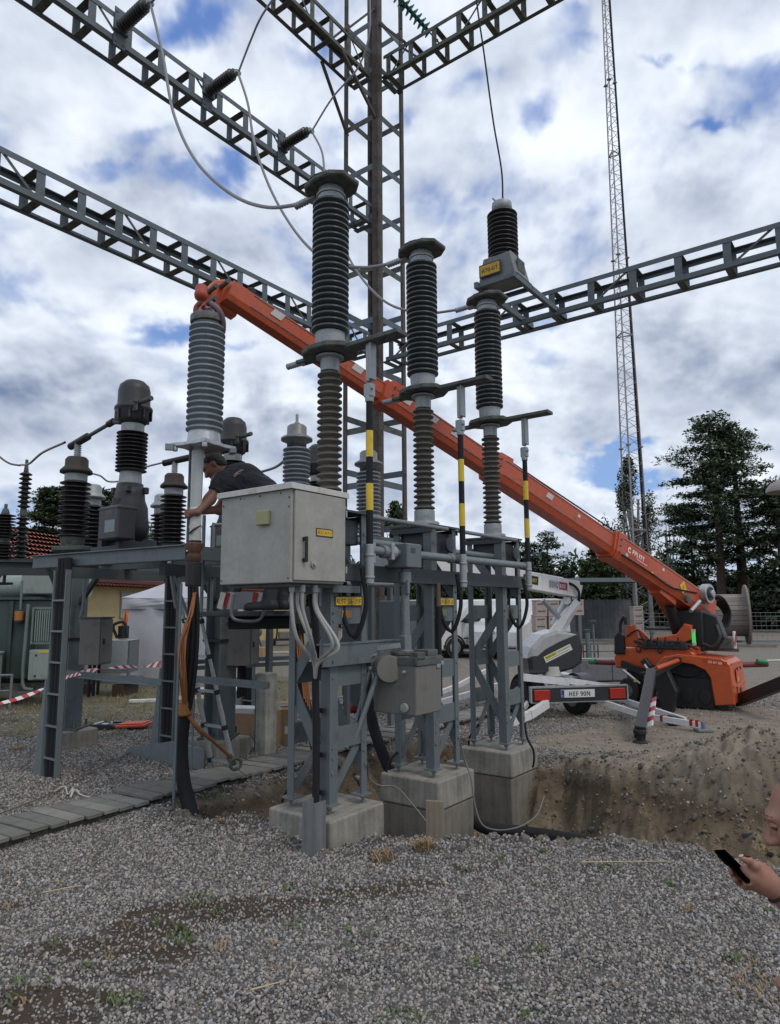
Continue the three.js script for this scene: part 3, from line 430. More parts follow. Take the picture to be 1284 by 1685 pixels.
{ // taupe mechanism cabinet below the shaft
  const p = yd(PC[0], .40, 0, -.46), t = thing('mechanism_cabinet', 'weathered taupe steel cabinet with a round knob under the vertical shaft', 'cabinet', V(p.x, .82, p.z), YAW);
  const b = part(t, 'body', box(.40, .36, .34, .0, .18, .0, .012), MT.boxTaupe);
  part(t, 'lid', [box(.42, .07, .35, 0, .385, 0, .012), box(.13, .05, .14, .14, .44, -.05, .008), box(.08, .05, .1, .18, .43, .12, .008), cyl(.09, .03, -.02, .42, .03, 20)], MT.grime);
  part(t, 'knob', [cyl(.034, .022, 0, 0, 0, 20).rotateX(Math.PI / 2).translate(.10, .055, .172), cyl(.012, .03, 0, 0, 0).rotateX(Math.PI / 2).translate(.10, .31, .172)], MT.tgreenLight);
  part(t, 'latch', [box(.012, .03, .05, .206, .34, -.12, .004), box(.02, .03, .03, .21, .36, -.16, .004)], MT.fitting);
  part(t, 'drum', [cyl(.10, .16, 0, 0, 0, 22).rotateX(Math.PI / 2).rotateY(.9).translate(-.13, .33, .12)], MT.boxTaupe);
  part(t, 'pipe', [rod(V(-.10, .30, .24), V(-.22, -.18, .36), .020, .020), rod(V(-.19, .33, .22), V(-.27, -.1, .30), .017, .017), cyl(.028, .03, -.10, .28, .24), cyl(.026, .03, -.19, .31, .22)], MT.galv);
  part(t, 'handle', [bar(V(-.30, .46, .22), V(.02, .50, .12), .012, .035), bar(V(-.26, .37, .26), V(-.14, .43, .22), .05, .01)], MT.alu);
}
{ // grey cabinet farther back behind the shaft
  const p = F(660, 1040, 7.6), t = thing('grey_junction_cabinet', 'blue-grey cabinet with a small yellow label behind the vertical shaft', 'cabinet', p, YAW);
  part(t, 'body', box(.34, .58, .36, 0, .05, 0, .012), MT.steel); part(t, 'door', box(.012, .52, .32, .178, .05, 0, .004), MT.steel); part(t, 'label', box(.003, .04, .06, .187, .16, .02), MT.yellow); part(t, 'post', box(.08, 1.2, .08, -.05, -.84, -.05), MT.steel);
}
// ------------------------------------------------------------------ the pale control box
{
  const c = yd(PC[0], -.02, 0, .47), t = thing('control_box', 'large pale beige control cabinet hung on the nearest breaker frame', 'control cabinet', V(c.x, 1.765, c.z), YAW), W = .70, H = .625, D = .53;
  part(t, 'body', box(W, H, D, 0, H / 2, 0, .008), MT.boxPaint);
  part(t, 'lid', [box(W + .05, .012, D + .05, 0, H + .024, 0, .004), box(W + .05, .03, .012, 0, H + .005, D / 2 + .02), box(.012, .03, D + .05, W / 2 + .02, H + .005, 0), box(.012, .03, D + .05, -W / 2 - .02, H + .005, 0)], M([.56, .56, .53], .45, { tx: 'weather', rep: 1.5 }));
  const d = part(t, 'door', [box(.018, H - .03, D - .025, W / 2 + .011, H / 2, -.005, .006)], MT.boxPaint);
  part(d, 'handle', [box(.016, .17, .022, W / 2 + .045, .22, .165, .006), box(.03, .024, .03, W / 2 + .03, .15, .165, .006), box(.03, .024, .03, W / 2 + .03, .29, .165, .006)], MT.black);
  part(d, 'lock', [cyl(.026, .012, 0, 0, 0, 22).rotateZ(-Math.PI / 2).translate(W / 2 + .02, .125, .075), cyl(.014, .012, 0, 0, 0, 16).rotateZ(-Math.PI / 2).translate(W / 2 + .03, .125, .075)], MT.boxPaint);
  part(d, 'hinge', [box(.022, .05, .016, W / 2 + .01, .5, -D / 2 - .006, .004), box(.022, .05, .016, W / 2 + .01, .1, -D / 2 - .006, .004)], MT.boxPaint);
  part(d, 'sign_plate', box(.004, .058, .17, W / 2 + .022, .345, -.035, .001), MT.darksteel);
  sheet(d, 'sign_face', .162, .05, textPrint(420, 130, 'AL57-8-F-1', { border: 10, font: 'bold 66px monospace', squeeze: .92, seed: 8 }), m4(V(W / 2 + .0245, .345, -.035), 0, Math.PI / 2));
  part(t, 'vent_cover', box(.11, .10, .035, .10, .44, D / 2 + .017, .008), M([.33, .33, .17], .6, { tx: 'weather', rep: 3 }));
  part(t, 'screw', [[-.33, .03], [.33, .03], [-.33, .56], [.33, .56], [.33, .50], [.05, .595], [-.15, .595], [.25, .595]].map(([x, y]) => cyl(.006, .006, 0, 0, 0, 8).rotateX(Math.PI / 2).translate(x, y, D / 2)), MT.grime);
  part(t, 'bottom_rail', [box(W - .1, .02, D - .1, 0, -.012, 0)], MT.grime);
  part(t, 'gland', [[.26, .16], [.30, .10], [.22, .06], [.30, -.02], [.26, -.08]].map(([x, z]) => cyl(.02, .05, x, -.06, z, 10)), MT.fitting);
  part(t, 'mounting_arm', [box(.06, .05, .3, .25, -.03, -.38), box(.06, .05, .3, -.2, -.03, -.38)], MT.steel);
}
{ // cables and conduits from the control box down the leg
  const at = (x, y, z) => yd(PC[0], x, y, z);
  single('cable_conduit', 'thick black cable pipe clamped to the nearest breaker leg', 'cable', [tube([at(.16, 1.5, .36), at(.17, 1.25, .32), at(.15, 1.0, .30), at(.135, .6, .27), at(.13, .2, .26), at(.125, -.1, .26)], .026, 40), ...[1.0, .7, .4, .15].map((y) => box(.085, .03, .02).applyMatrix4(m4(at(.14, y, .235), 0, YAW)))], MT.cable, { world: true });
  [[.26, .16], [.30, .10], [.22, .06], [.30, -.02], [.26, -.08]].forEach(([x, z], i) => single('control_cable', ['pale control cable looping under the control box, outermost', 'grey control cable hanging from the control box, second from the front', 'thin grey control cable in the middle of the bundle', 'grey control cable bulging right beneath the control box', 'rear cable of the bundle beneath the control box'][i], 'cable', tube([at(x - .02, 1.56, z + .47), at(x - .02, 1.42, z + .47), at(x + .04 * (i - 1), 1.22 - .02 * i, z + .40), at(.19 + .012 * i, 1.04, .36), at(.16, .93, .31)], .0125, 30), i % 2 ? M([.30, .31, .29], .5) : M([.42, .42, .39], .5), { world: true }));
}
// ------------------------------------------------------------------ instrument stand at the left: beams, columns, transformers, arresters
const vy = (v, d, u = 300) => F(u, v, d).y;
const foot = (u, d) => { const p = F(u, 1000, d); p.y = 0; return p; };
{
  const a = F(55, 928, 7.25), b = F(306, 905, 6.05); a.y = b.y = (a.y + b.y) / 2;
  const t = thing('instrument_stand', 'blue-grey steel table of beams carrying the instrument transformers at left', 'steel stand', foot(118, 8.3), YAW);
  const dx = b.clone().sub(a).normalize(), back = V(dx.z, 0, -dx.x), W = { world: true }; if (back.z > 0) back.negate();
  const L = (k, s) => a.clone().addScaledVector(dx, k).addScaledVector(back, s), len = a.distanceTo(b), dn = (p, y) => p.clone().setY(p.y - y);
  part(t, 'beam', [bar(L(0, 0), L(len, 0), .012, .125), bar(L(0, -.0), L(len, 0), .075, .011).translate(0, .062, 0), bar(L(0, .04), L(len, .04), .075, .011).translate(0, -.062, 0)], MT.steel, W);
  part(t, 'beam', bar(L(.1, .75), L(len + .15, .75), .08, .125), MT.steel, W);
  part(t, 'beam', bar(dn(L(.5, -.02), .12), dn(L(.5, 4.6), .12), .09, .11), MT.steel, W);
  part(t, 'beam', bar(dn(L(1.65, .3), .12), dn(L(1.65, 4.6), .12), .09, .11), MT.darksteel, W);
  part(t, 'beam', bar(dn(L(len, .05), .0), dn(L(len, 2.6), .0), .07, .12), MT.steel, W);
  for (const s of [1.35, 2.1, 3.0, 3.7]) part(t, 'beam', bar(L(.0, s), L(len + .1, s), .08, .12), MT.steel, W);
  for (const k of [.25, 1.25, 2.15]) part(t, 'cross_plate', bar(L(k, 0.02), L(k, .73), .16, .02), MT.darksteel, W);
  // columns on their blocks
  for (const [u, d, w, wall] of [[123, 8.45, .21, 1], [366, 7.85, .24, 1]]) {
    const f = foot(u, d); const c = part(t, 'column', [box(.012, 1.85, w, f.x - w / 2, 1.1, f.z), box(.012, 1.85, w, f.x + w / 2, 1.1, f.z), box(w, 1.85, .012, f.x, 1.1, f.z)].map((g) => g.translate(-f.x, 0, -f.z).rotateY(YAW).translate(f.x, 0, f.z)), MT.steel, W);
    part(c, 'base_plate', [box(.38, .025, .38, f.x, .21, f.z), ...[[1, 1], [1, -1], [-1, 1], [-1, -1]].map(([x, z]) => cyl(.016, .09, f.x + x * .15, .2, f.z + z * .15, 8))], MT.grime, W);
    part(t, 'column_block', box(.50, .44, .50, 0, 0, 0, .02).rotateY(YAW).translate(f.x, -.02, f.z), MT.concrete, W);
    for (const s of [-1, 1]) part(t, 'knee_brace', bar(f.clone().addScaledVector(dx, s * .1).setY(a.y - .42), f.clone().addScaledVector(dx, s * .42).setY(a.y - .1), .05, .05), MT.darksteel, W);
    part(t, 'strap', [box(w + .05, .03, w + .05, f.x, 1.25, f.z).translate(-f.x, 0, -f.z).rotateY(YAW).translate(f.x, 0, f.z)], MT.black, W);
  }
  part(t, 'earth_pipe', tube([F(140, 950, 8.2), F(137, 1000, 8.2), F(133, 1020, 8.2), F(137, 1035, 8.2), F(150, 1035, 8.1)], .022, 24), MT.steel, W);
  part(t, 'knee_brace', bar(F(79, 930, 7.25), F(97, 975, 7.6), .05, .03), MT.steel, W);
}
function currentTransformer(u, d, label, lod) {
  const f = foot(u, d), y = (v) => vy(v, 7, 205), k = 1, t = thing('current_transformer', label, 'transformer', f, YAW, undefined); // heights measured on the first, all alike
  const hd = part(t, 'head', [lathe([[0, y(628)], [.10, y(629)], [.148, y(636)], [.163, y(645)], [.165, y(668)], [.19, y(672)], [.192, y(676)], [.165, y(680)], [.165, y(692)], [.12, y(699)], [0, y(699)]], 28), ...[0, 1, 2, 3, 4, 5, 6, 7].map((i) => box(.03, .12, .012, Math.cos(i * .785) * .178, y(684), Math.sin(i * .785) * .178))], M([.040, .041, .045], .5, { tx: 'mottle', rep: 2 }));
  part(hd, 'terminal', [rod(V(.15, y(671), .06), V(.40, y(669), .06), .022, .026), box(.10, .13, .012, .17, y(674), .10), ...[-.04, .04].map((a) => cyl(.018, .03, .17 + a, y(672), .115)), rod(V(-.14, y(693), .05), V(-.30, y(688), .05), .026, .026)], MT.grime);
  part(t, 'neck', [cyl(.115, y(697) - y(713), 0, y(713), 0, 24), cyl(.115, y(777) - y(798), 0, y(798), 0, 24, .108)], MT.fitting);
  part(t, 'insulator', insulator(y(711) - y(778), .10, .158, 11, .25, y(778)), MT.porcelainBlack);
  const B = part(t, 'body', [lathe([[0, y(892)], [.20, y(892)], [.205, y(868)], [.19, y(850)], [.185, y(836)], [.155, y(824)], [.15, y(815)], [.13, y(797)], [0, y(797)]], 28), box(.34, .3, .26, 0, y(880), 0, .02), ...[0, 1, 2, 3].map((i) => box(.05, .07, .05, (i % 2 ? 1 : -1) * .13, y(808), (i < 2 ? 1 : -1) * .1, .01)), cyl(.05, .12, .02, y(842), .15)], M([.036, .037, .041], .5, { tx: 'mottle', rep: 2 }));
  if (lod) {
    const bx = part(t, 'terminal_box', [box(.34, .33, .20, .22, y(868), .26, .02), box(.35, .02, .21, .22, y(846), .26, .004)], M([.055, .057, .063], .5, { tx: 'mottle', rep: 2 }));
    part(bx, 'rating_plate', box(.17, .12, .004, .26, y(874), .362, .001), M([.22, .24, .26], .45, { tx: 'weather', rep: 4 }));
    sheet(bx, 'lettering', .12, .05, textPrint(240, 100, 'ABB', { bg: '#474a50', fg: '#8c3430', font: 'bold 84px sans-serif', seed: 3 }), m4(V(.24, y(852), .3615)));
  }
  part(t, 'foot', [...[-1, 1].map((s) => box(.07, .1, .42, s * .16, y(897), 0)), box(.5, .04, .5, 0, y(905), 0)], MT.darksteel);
  return [t, y];
}
const [ct1] = currentTransformer(205, 7.0, 'nearest dark current transformer with domed head, at far left on the stand', true);
const [ct2] = currentTransformer(377, 8.45, 'dark domed current transformer just behind the worker in the lift', true);
currentTransformer(522, 9.9, 'far dark current transformer half hidden behind the grey insulator above the box', false);
function standInsulator(u, d, label, o = {}) { // arrester with brown cap and coiled stud on top
  const f = foot(u, d), y = (v) => vy(v, 7.6, 110) + (o.dy ?? 0), t = thing(o.name ?? 'surge_arrester', label, 'arrester', f, YAW);
  part(t, 'cap', lathe([[0, y(752)], [.10, y(753)], [.122, y(757)], [.124, y(768)], [.17, y(775)], [.172, y(779)], [.12, y(781)], [0, y(781)]], 28), o.cap ?? M([.055, .047, .040], .8, { tx: 'weather', rep: 3 }));
  part(t, 'neck', cyl(.12, y(779) - y(793), 0, y(793), 0, 24), MT.fitting);
  part(t, 'insulator', insulator(y(792) - y(886), .10, .165, o.n ?? 12, .22, y(886)), o.mat ?? MT.porcelainBlack);
  part(t, 'base', [cyl(.115, y(884) - y(900), 0, y(900), 0, 24, .13), flat(poly([[-.28, -.06], [0, -.22], [.28, -.06], [.28, .06], [0, .22], [-.28, .06]], .05, .008)).translate(0, y(908), 0)], MT.grime);
  if (!o.plain) part(t, 'stud', [lathe(Array.from({ length: 13 }, (_, k) => [k % 2 ? .028 : .043, y(752) + k * .0125]).concat([[0, y(752) + .16]]))], MT.fitting);
  return { t, top: t.localToWorld(V(0, y(752) + .17, 0)), y };
}
const ar1 = standInsulator(113, 7.6, 'brown-capped black surge arrester at the left end of the stand');
const ar2 = standInsulator(279, 8.75, 'brown-capped black surge arrester between the two nearer transformers', { dy: .03 });
standInsulator(141, 8.9, 'black surge arrester with pale cap just behind the leftmost one', { plain: 1, cap: MT.fitting, dy: -.08 });
standInsulator(262, 9.6, 'black surge arrester with pale cap mostly hidden by the brown-capped one', { plain: 1, cap: MT.fitting, dy: -.1 });
// grey cable terminations standing farther along the row
function greyTermination(u, d, vTop, vBase, label, k = 1) {
  const f = foot(u, d), yt = vy(vTop, d, u), yb = vy(vBase, d, u), t = thing('cable_termination', label, 'cable termination', f, YAW), r = .165 * k, H = yt - yb;
  part(t, 'cap', [lathe([[0, yt], [.09 * k, yt - .005], [.118 * k, yt - .03], [.12 * k, yt - .13], [.19 * k, yt - .17], [.19 * k, yt - .20], [.12 * k, yt - .23], [.115 * k, yt - .29], [0, yt - .29]], 28)], M([.21, .22, .225], .45, { metal: .3, tx: 'weather', rep: 2 }));
  part(t, 'stud', [cyl(.018, .13, 0, yt, 0, 10), cyl(.035, .03, 0, yt, 0, 12)], MT.fitting);
  part(t, 'insulator', insulator(H - .29, .125 * k, r, Math.round((H - .29) / .052), .42, yb), MT.porcelainGrey);
  part(t, 'support', [box(.5, .05, .5, 0, yb - .03, 0), ...[[1, 1], [1, -1], [-1, 1], [-1, -1]].map(([a, b]) => box(.06, yb - .05, .06, a * .2, (yb - .05) / 2, b * .2))], MT.steel);
  return t.localToWorld(V(0, yt + .1, 0));
}
const gt1 = greyTermination(485, 8.1, 699, 880, 'pale grey ribbed cable termination rising above the control box');
const gt2 = greyTermination(607, 9.1, 742, 885, 'grey ribbed cable termination behind the nearest striped rod');
{ // thin post insulators at the far left edge
  for (const [u, d, v0, v1, r, label] of [[28, 9.2, 768, 920, .085, 'thin black post insulator near the left edge, tied to the cable'], [-2, 8.9, 840, 940, .14, 'dark post insulator cut by the left edge']]) {
    const f = foot(u, d), y0 = vy(v0, d, u), y1 = vy(v1, d, u), h = (y0 - y1), t = thing('line_post_insulator', label, 'insulator', f, YAW);
    part(t, 'insulator', [insulator(h * .46, r * .42, r, 9, .2, y1)], MT.porcelainBlack); part(t, 'insulator', [insulator(h * .40, r * .42, r * .95, 8, .2, y1 + h * .54)], MT.porcelainBlack);
    part(t, 'fitting', [cyl(r * .5, h * .08, 0, y1 + h * .46, 0), cyl(r * .38, h * .09, 0, y1 + h * .94, 0, 12, r * .25), cyl(.02, .06, 0, y1 + h * 1.03, 0)], MT.grime);
    part(t, 'bracket', [box(.26, .03, .2, 0, y1 - .015, 0), box(.26, .03, .2, 0, y1 - .16, 0), box(.03, .14, .03, -.1, y1 - .09, 0), box(.03, .14, .03, .1, y1 - .09, 0)], MT.darksteel);
  }
  const p = F(-40, 935, 8.4), q = F(160, 938, 9.4); single('rail_beam', 'dark horizontal steel beam behind the stand at the left edge', 'steel beam', [bar(p, q, .10, .16), bar(p, q, .2, .02).translate(0, .09, 0)], MT.darksteel, { world: true });
}
// upright cable ladders with black cables and a tapered cover plate at the foot
function cableLadder(u, v, label, hTop, o = {}) {
  const p = onGround(u, v), t = thing('cable_ladder', label, 'cable ladder', p, YAW, undefined), w = .115;
  for (const s of [-1, 1]) part(t, 'rail', box(.022, hTop, .05, s * w, hTop / 2, 0), MT.steel);
  for (let y = .18; y < hTop; y += .30) part(t, 'rung', box(2 * w, .018, .03, 0, y, .012), MT.galv);
  part(t, 'cable', [-.065, .0, .065].map((x, i) => rod(V(x, 0, -.02), V(x, hTop + .12, -.02), .036, .036, 10)), MT.cable);
  part(t, 'cover_plate', [poly([[-w - .16, 0], [-w - .012, 0], [-w - .012, .92], [-w - .03, .92]], .01).translate(0, 0, .025), box(.006, .9, .16, -w - .009, .45, -.055)], MT.galv);
  if (o.low) part(t, 'floor_cover', poly([[-.30, 0], [1.05, 0], [1.05, .20], [.5, .22], [-.25, .08]], .02).translate(0, 0, .3), MT.galv);
}
cableLadder(83, 1280, 'leftmost upright cable ladder with black cables and grey cover plate', 1.98);
cableLadder(275, 1238, 'middle cable ladder beside the hanging black cable, with a low floor cover', 1.95, { low: 1 });
cableLadder(408, 1172, 'far cable ladder between the grey column and the white pillar', 1.6);
{ // rails between the uprights and the barrier tape
  const a = F(87, 1112, 7.3), b = F(278, 1094, 6.35); b.y = a.y; single('guard_rail', 'thin grey angle rail at knee height left of the black cable', 'rail', [...ang(a, b, .06, .006, UP, EZ)], MT.steel, { world: true });
  const c = F(316, 1122, 6.3), d = F(446, 1107, 5.75); d.y = c.y; const r = thing('yellow_tipped_rail', 'grey rail with a yellow mark at its end beside the white pillar', 'rail', V(c.x, 0, c.z)); part(r, 'rail', ang(c, d, .055, .006, UP, EZ), MT.steel, { world: true }); part(r, 'yellow_mark', bar(d.clone().lerp(c, .14), d, .004, .05).translate(EZ.x * .009, .028, EZ.z * .009), MT.yellow, { world: true });
  for (const [u0, v0, d0, u1, v1, d1, l] of [[300, 1090, 8.2, 480, 1089, 8.9, 'far grey rail running behind the hanging cable'], [300, 1100, 8.4, 480, 1098, 9.1, 'lower far grey rail behind the hanging cable']]) { const p = F(u0, v0, d0), q = F(u1, v1, d1); q.y = p.y; single('guard_rail', l, 'rail', bar(p, q, .05, .05), MT.steel, { world: true }); }
  const pts = [[-20, 1163, 6.8], [40, 1146, 6.9], [85, 1126, 7.0], [108, 1115, 7.05], [128, 1109, 7.1], [160, 1103, 7.0], [200, 1098, 6.8], [232, 1097, 6.6], [262, 1093, 6.45]].map(([u, v, d]) => F(u, v, d)), cv = new THREE.CatmullRomCurve3(pts);
  const t = thing('barrier_tape', 'red and white striped barrier tape strung across at left', 'tape', V(pts[0].x, 0, pts[0].z)), N = 44, geo = { r: [], w: [] };
  for (let i = 0; i < N; i++) { const f = (s) => { const p = cv.getPoint(s), tw = 1.35 * Math.sin(s * 9.5 + .6) + (s > .25 && s < .6 ? .3 : .9), up = V(Math.sin(tw) * .5, Math.cos(tw), Math.sin(tw) * .8).normalize().multiplyScalar(.025); return [p.clone().add(up), p.clone().sub(up)]; }; const [a1, a2] = f(i / N), [b1, b2] = f((i + 1) / N), sl = cv.getPoint(.5 / N).sub(cv.getPoint(0)).multiplyScalar(.9); for (const q of [a1, b1]) q.add(sl); const g = new THREE.BufferGeometry(); g.setAttribute('position', new THREE.BufferAttribute(new Float32Array([a1, a2, b2, a1, b2, b1].flatMap((p) => p.toArray())), 3)); g.computeVertexNormals(); (i % 2 ? geo.r : geo.w).push(g); }
  const dbl = (c) => { const m = M(c, .45, { side: THREE.DoubleSide }); return m; };
  part(t, 'white_stripes', geo.w, dbl([.72, .72, .72]), { world: true, kind: 'stuff' }); part(t, 'red_stripes', geo.r, dbl([.45, .035, .03]), { world: true, kind: 'stuff' });
}
// cabinets on the columns
for (const [u, v, d, w, h, dp, label, mat] of [[158, 1055, 8.0, .24, .52, .28, 'taupe steel cabinet hung on the left column', MT.boxTaupe], [399, 1060, 7.9, .28, .46, .32, 'dark olive cabinet fixed to the thick grey column', MT.boxTaupe]]) {
  const t = thing('column_cabinet', label, 'cabinet', F(u, v, d), YAW + .55); part(t, 'body', box(w, h, dp, 0, 0, 0, .01), mat); part(t, 'door', box(.014, h - .03, dp - .03, w / 2 + .008, 0, 0, .004), mat); part(t, 'lid', box(w + .03, .015, dp + .03, 0, h / 2 + .008, 0), MT.grime); part(t, 'latch', box(.02, .06, .02, w / 2 + .02, 0, dp / 2 - .06, .004), MT.black); part(t, 'conduit', [-.1, 0, .1].map((z) => rod(V(0, -h / 2, z), V(0, -h / 2 - .35, z), .018)), MT.cable);
}
{ // green power transformer
  const p = foot(64, 12.6), t = thing('power_transformer', 'dark green oil-filled transformer with a finned cooler at the left edge', 'transformer', p, YAW + .75);
  part(t, 'tank', [box(2.4, 1.35, 1.2, -1.0, 1.1, 0, .03), ...[-2, -1.4, -.8, -.2].map((x) => box(.05, 1.3, .05, x, 1.1, .63)), box(2.5, .05, 1.3, -1.0, 1.8, 0)], MT.tgreenDark);
  const cool = part(t, 'cooler', [box(.44, .54, .12, .45, 1.33, .66), box(.50, .04, .16, .45, 1.63, .66), box(.50, .04, .16, .45, 1.04, .66), box(.03, .62, .16, .20, 1.33, .68), box(.03, .62, .16, .70, 1.33, .68)], MT.tgreen);
  for (let i = 0; i < 12; i++) part(cool, 'fin', box(.014, .52, .05, .25 + i * .036, 1.33, .735), MT.tgreenLight);
  const cb = part(t, 'control_box', box(.50, .50, .24, .46, .68, .72, .012), MT.tgreenLight); part(cb, 'door', box(.40, .46, .012, .49, .68, .846, .004), MT.tgreenLight); part(cb, 'yellow_label', box(.22, .035, .004, .47, .90, .853), MT.yellow); part(cb, 'hinge', [[.33, .84], [.33, .5]].map(([x, y]) => box(.03, .03, .02, x, y, .85)), MT.black);
  part(t, 'conservator', [cyl(.20, 1.5, 0, 0, 0, 20).rotateZ(Math.PI / 2).translate(.9, 2.02, .1), box(.62, .36, .3, .15, 2.05, .3, .03)], MT.tgreenLight);
  part(t, 'pipe', [tube([V(.1, 1.7, .72), V(.1, 1.2, .74), V(.1, .5, .76), V(.14, .3, .78), V(.3, .27, .8)], .03, 20), tube([V(.8, 1.7, .7), V(.82, 1.1, .74), V(.82, .45, .76)], .022, 16), rod(V(-.05, 1.6, .66), V(-.05, 2.1, .66), .02)], MT.tgreen);
  part(t, 'breather', [cyl(.07, .16, -.05, 1.42, .7, 14)], M([.42, .17, .04], .4)); part(t, 'breather_cap', cyl(.075, .05, -.05, 1.37, .7, 14), MT.black);
  part(t, 'drain_tank', [cyl(.36, .62, -.55, .28, .95, 24), cyl(.38, .03, -.55, .88, .95, 24)], MT.tgreenLight); part(t, 'valve_box', box(.26, .24, .16, -.6, 1.05, .95, .01), MT.tgreenLight);
  part(t, 'skid', [box(3.2, .12, .12, -.8, .3, .62), box(3.2, .12, .12, -.8, .3, -.5), box(.16, .22, .16, .6, .12, .62), box(.16, .22, .16, -.6, .12, .62), box(.16, .22, .16, -1.8, .12, .62)], MT.grime);
  part(t, 'bushing', [-1.5, -.9, -.3].map((x) => insulator(.36, .05, .1, 5, .3, 1.85).translate(x, 0, -.2)), MT.porcelainGrey);
}
{ // skid pump unit beside the transformer
  const p = onGround(168, 1143), t = thing('pump_skid', 'blue-grey steel skid with a pale tank box resting on dark timber blocks', 'skid unit', p, YAW + .6);
  part(t, 'frame', [box(1.3, .09, .1, 0, .28, .3), box(1.3, .09, .1, 0, .28, -.3), box(.09, .09, .6, .6, .28, 0), box(.05, .4, .05, .62, .5, .3), box(1.3, .04, .04, 0, .48, .3)], MT.steel);
  part(t, 'tank', box(.52, .62, .46, .28, .72, -.05, .015), MT.alu); part(t, 'tank_side', box(.02, .6, .44, .56, .72, -.05), MT.steel); part(t, 'pump', [cyl(.1, .24, .34, 1.05, -.05, 16), tube([V(.24, 1.06, 0), V(.18, 1.3, .05), V(.36, 1.36, 0), V(.44, 1.1, 0)], .03, 20)], MT.black); part(t, 'hose', tube([V(-.4, .3, .2), V(-.1, .38, .38), V(.2, .33, .3)], .04, 16), MT.cable);
  for (const x of [-.45, .45]) part(t, 'timber_block', box(.22, .22, .7, x, .11, 0, .01), M([.07, .045, .03], .9, { tx: 'wood', rep: 2 }));
}
{ // grey pipe rail at the left edge
  const p = onGround(16, 1168), t = thing('pipe_rail', 'short light grey pipe rail at the left edge', 'rail', p, .1); part(t, 'post', rod(V(0, 0, 0), V(0, .56, 0), .02), MT.galv); part(t, 'rail', [rod(V(0.01, .55, 0), V(-.9, .53, 0), .02)], MT.galv); part(t, 'rail', [rod(V(0, .3, 0), V(-.9, .3, 0), .016)], MT.galv);
}
// ------------------------------------------------------------------ lifted cable termination, its cable and the hook
const TZ = 5.95, TP = foot(327, TZ);
const ty = (v) => F(330, v, TZ).y;
{
  const top = ty(527), bot = ty(738), H = top - bot, t = thing('lifted_cable_termination', 'large grey ribbed cable termination hanging from the orange crane hook', 'cable termination', V(TP.x, bot - .05, TP.z), .3), Y = -(bot - .05);
  const c = F(331, 630, TZ), ox = 0;
  part(t, 'insulator', insulator(H - .20, .128, .162, 18, .42, bot + .14 + Y), MT.porcelainGrey);
  const fl = part(t, 'top_flange', [cyl(.155, .07, 0, top + Y - .04, 0, 28), cyl(.135, .05, 0, top + Y - .09, 0, 28)], M([.15, .155, .16], .55, { tx: 'rust', rep: 3 })); part(fl, 'eye', new THREE.TorusGeometry(.045, .014, 8, 20).translate(0, top + Y + .075, 0), MT.fitting);
  part(fl, 'sling', [tube([V(.02, top + Y + .16, .02), V(.09, top + Y + .06, .12), V(.13, top + Y - .02, .1), V(.14, top + Y - .10, .04)], .022, 20), tube([V(.02, top + Y + .16, .02), V(.10, top + Y + .08, -.02), V(.14, top + Y - .0, -.06), V(.13, top + Y - .10, -.1)], .02, 20)], MT.strap);
  const bf = part(t, 'base_flange', [cyl(.15, .13, 0, bot + Y + .02, 0, 28, .135), flat(poly(Array.from({ length: 16 }, (_, k) => [Math.cos(k * Math.PI / 8) * (k % 4 === 0 ? .27 : .18), Math.sin(k * Math.PI / 8) * (k % 4 === 0 ? .27 : .18)]), .035, .006)).translate(0, bot + Y, 0), ...[0, 1, 2, 3].map((k) => cyl(.022, .05, Math.cos(k * Math.PI / 2) * .24, bot + Y - .04, Math.sin(k * Math.PI / 2) * .24, 10))], MT.alu);
  part(bf, 'lug', [box(.07, .06, .03, -.29, bot + Y - .01, .02, .006), box(.06, .05, .06, .25, bot + Y - .02, .06, .01)], MT.porcelainGrey);
}
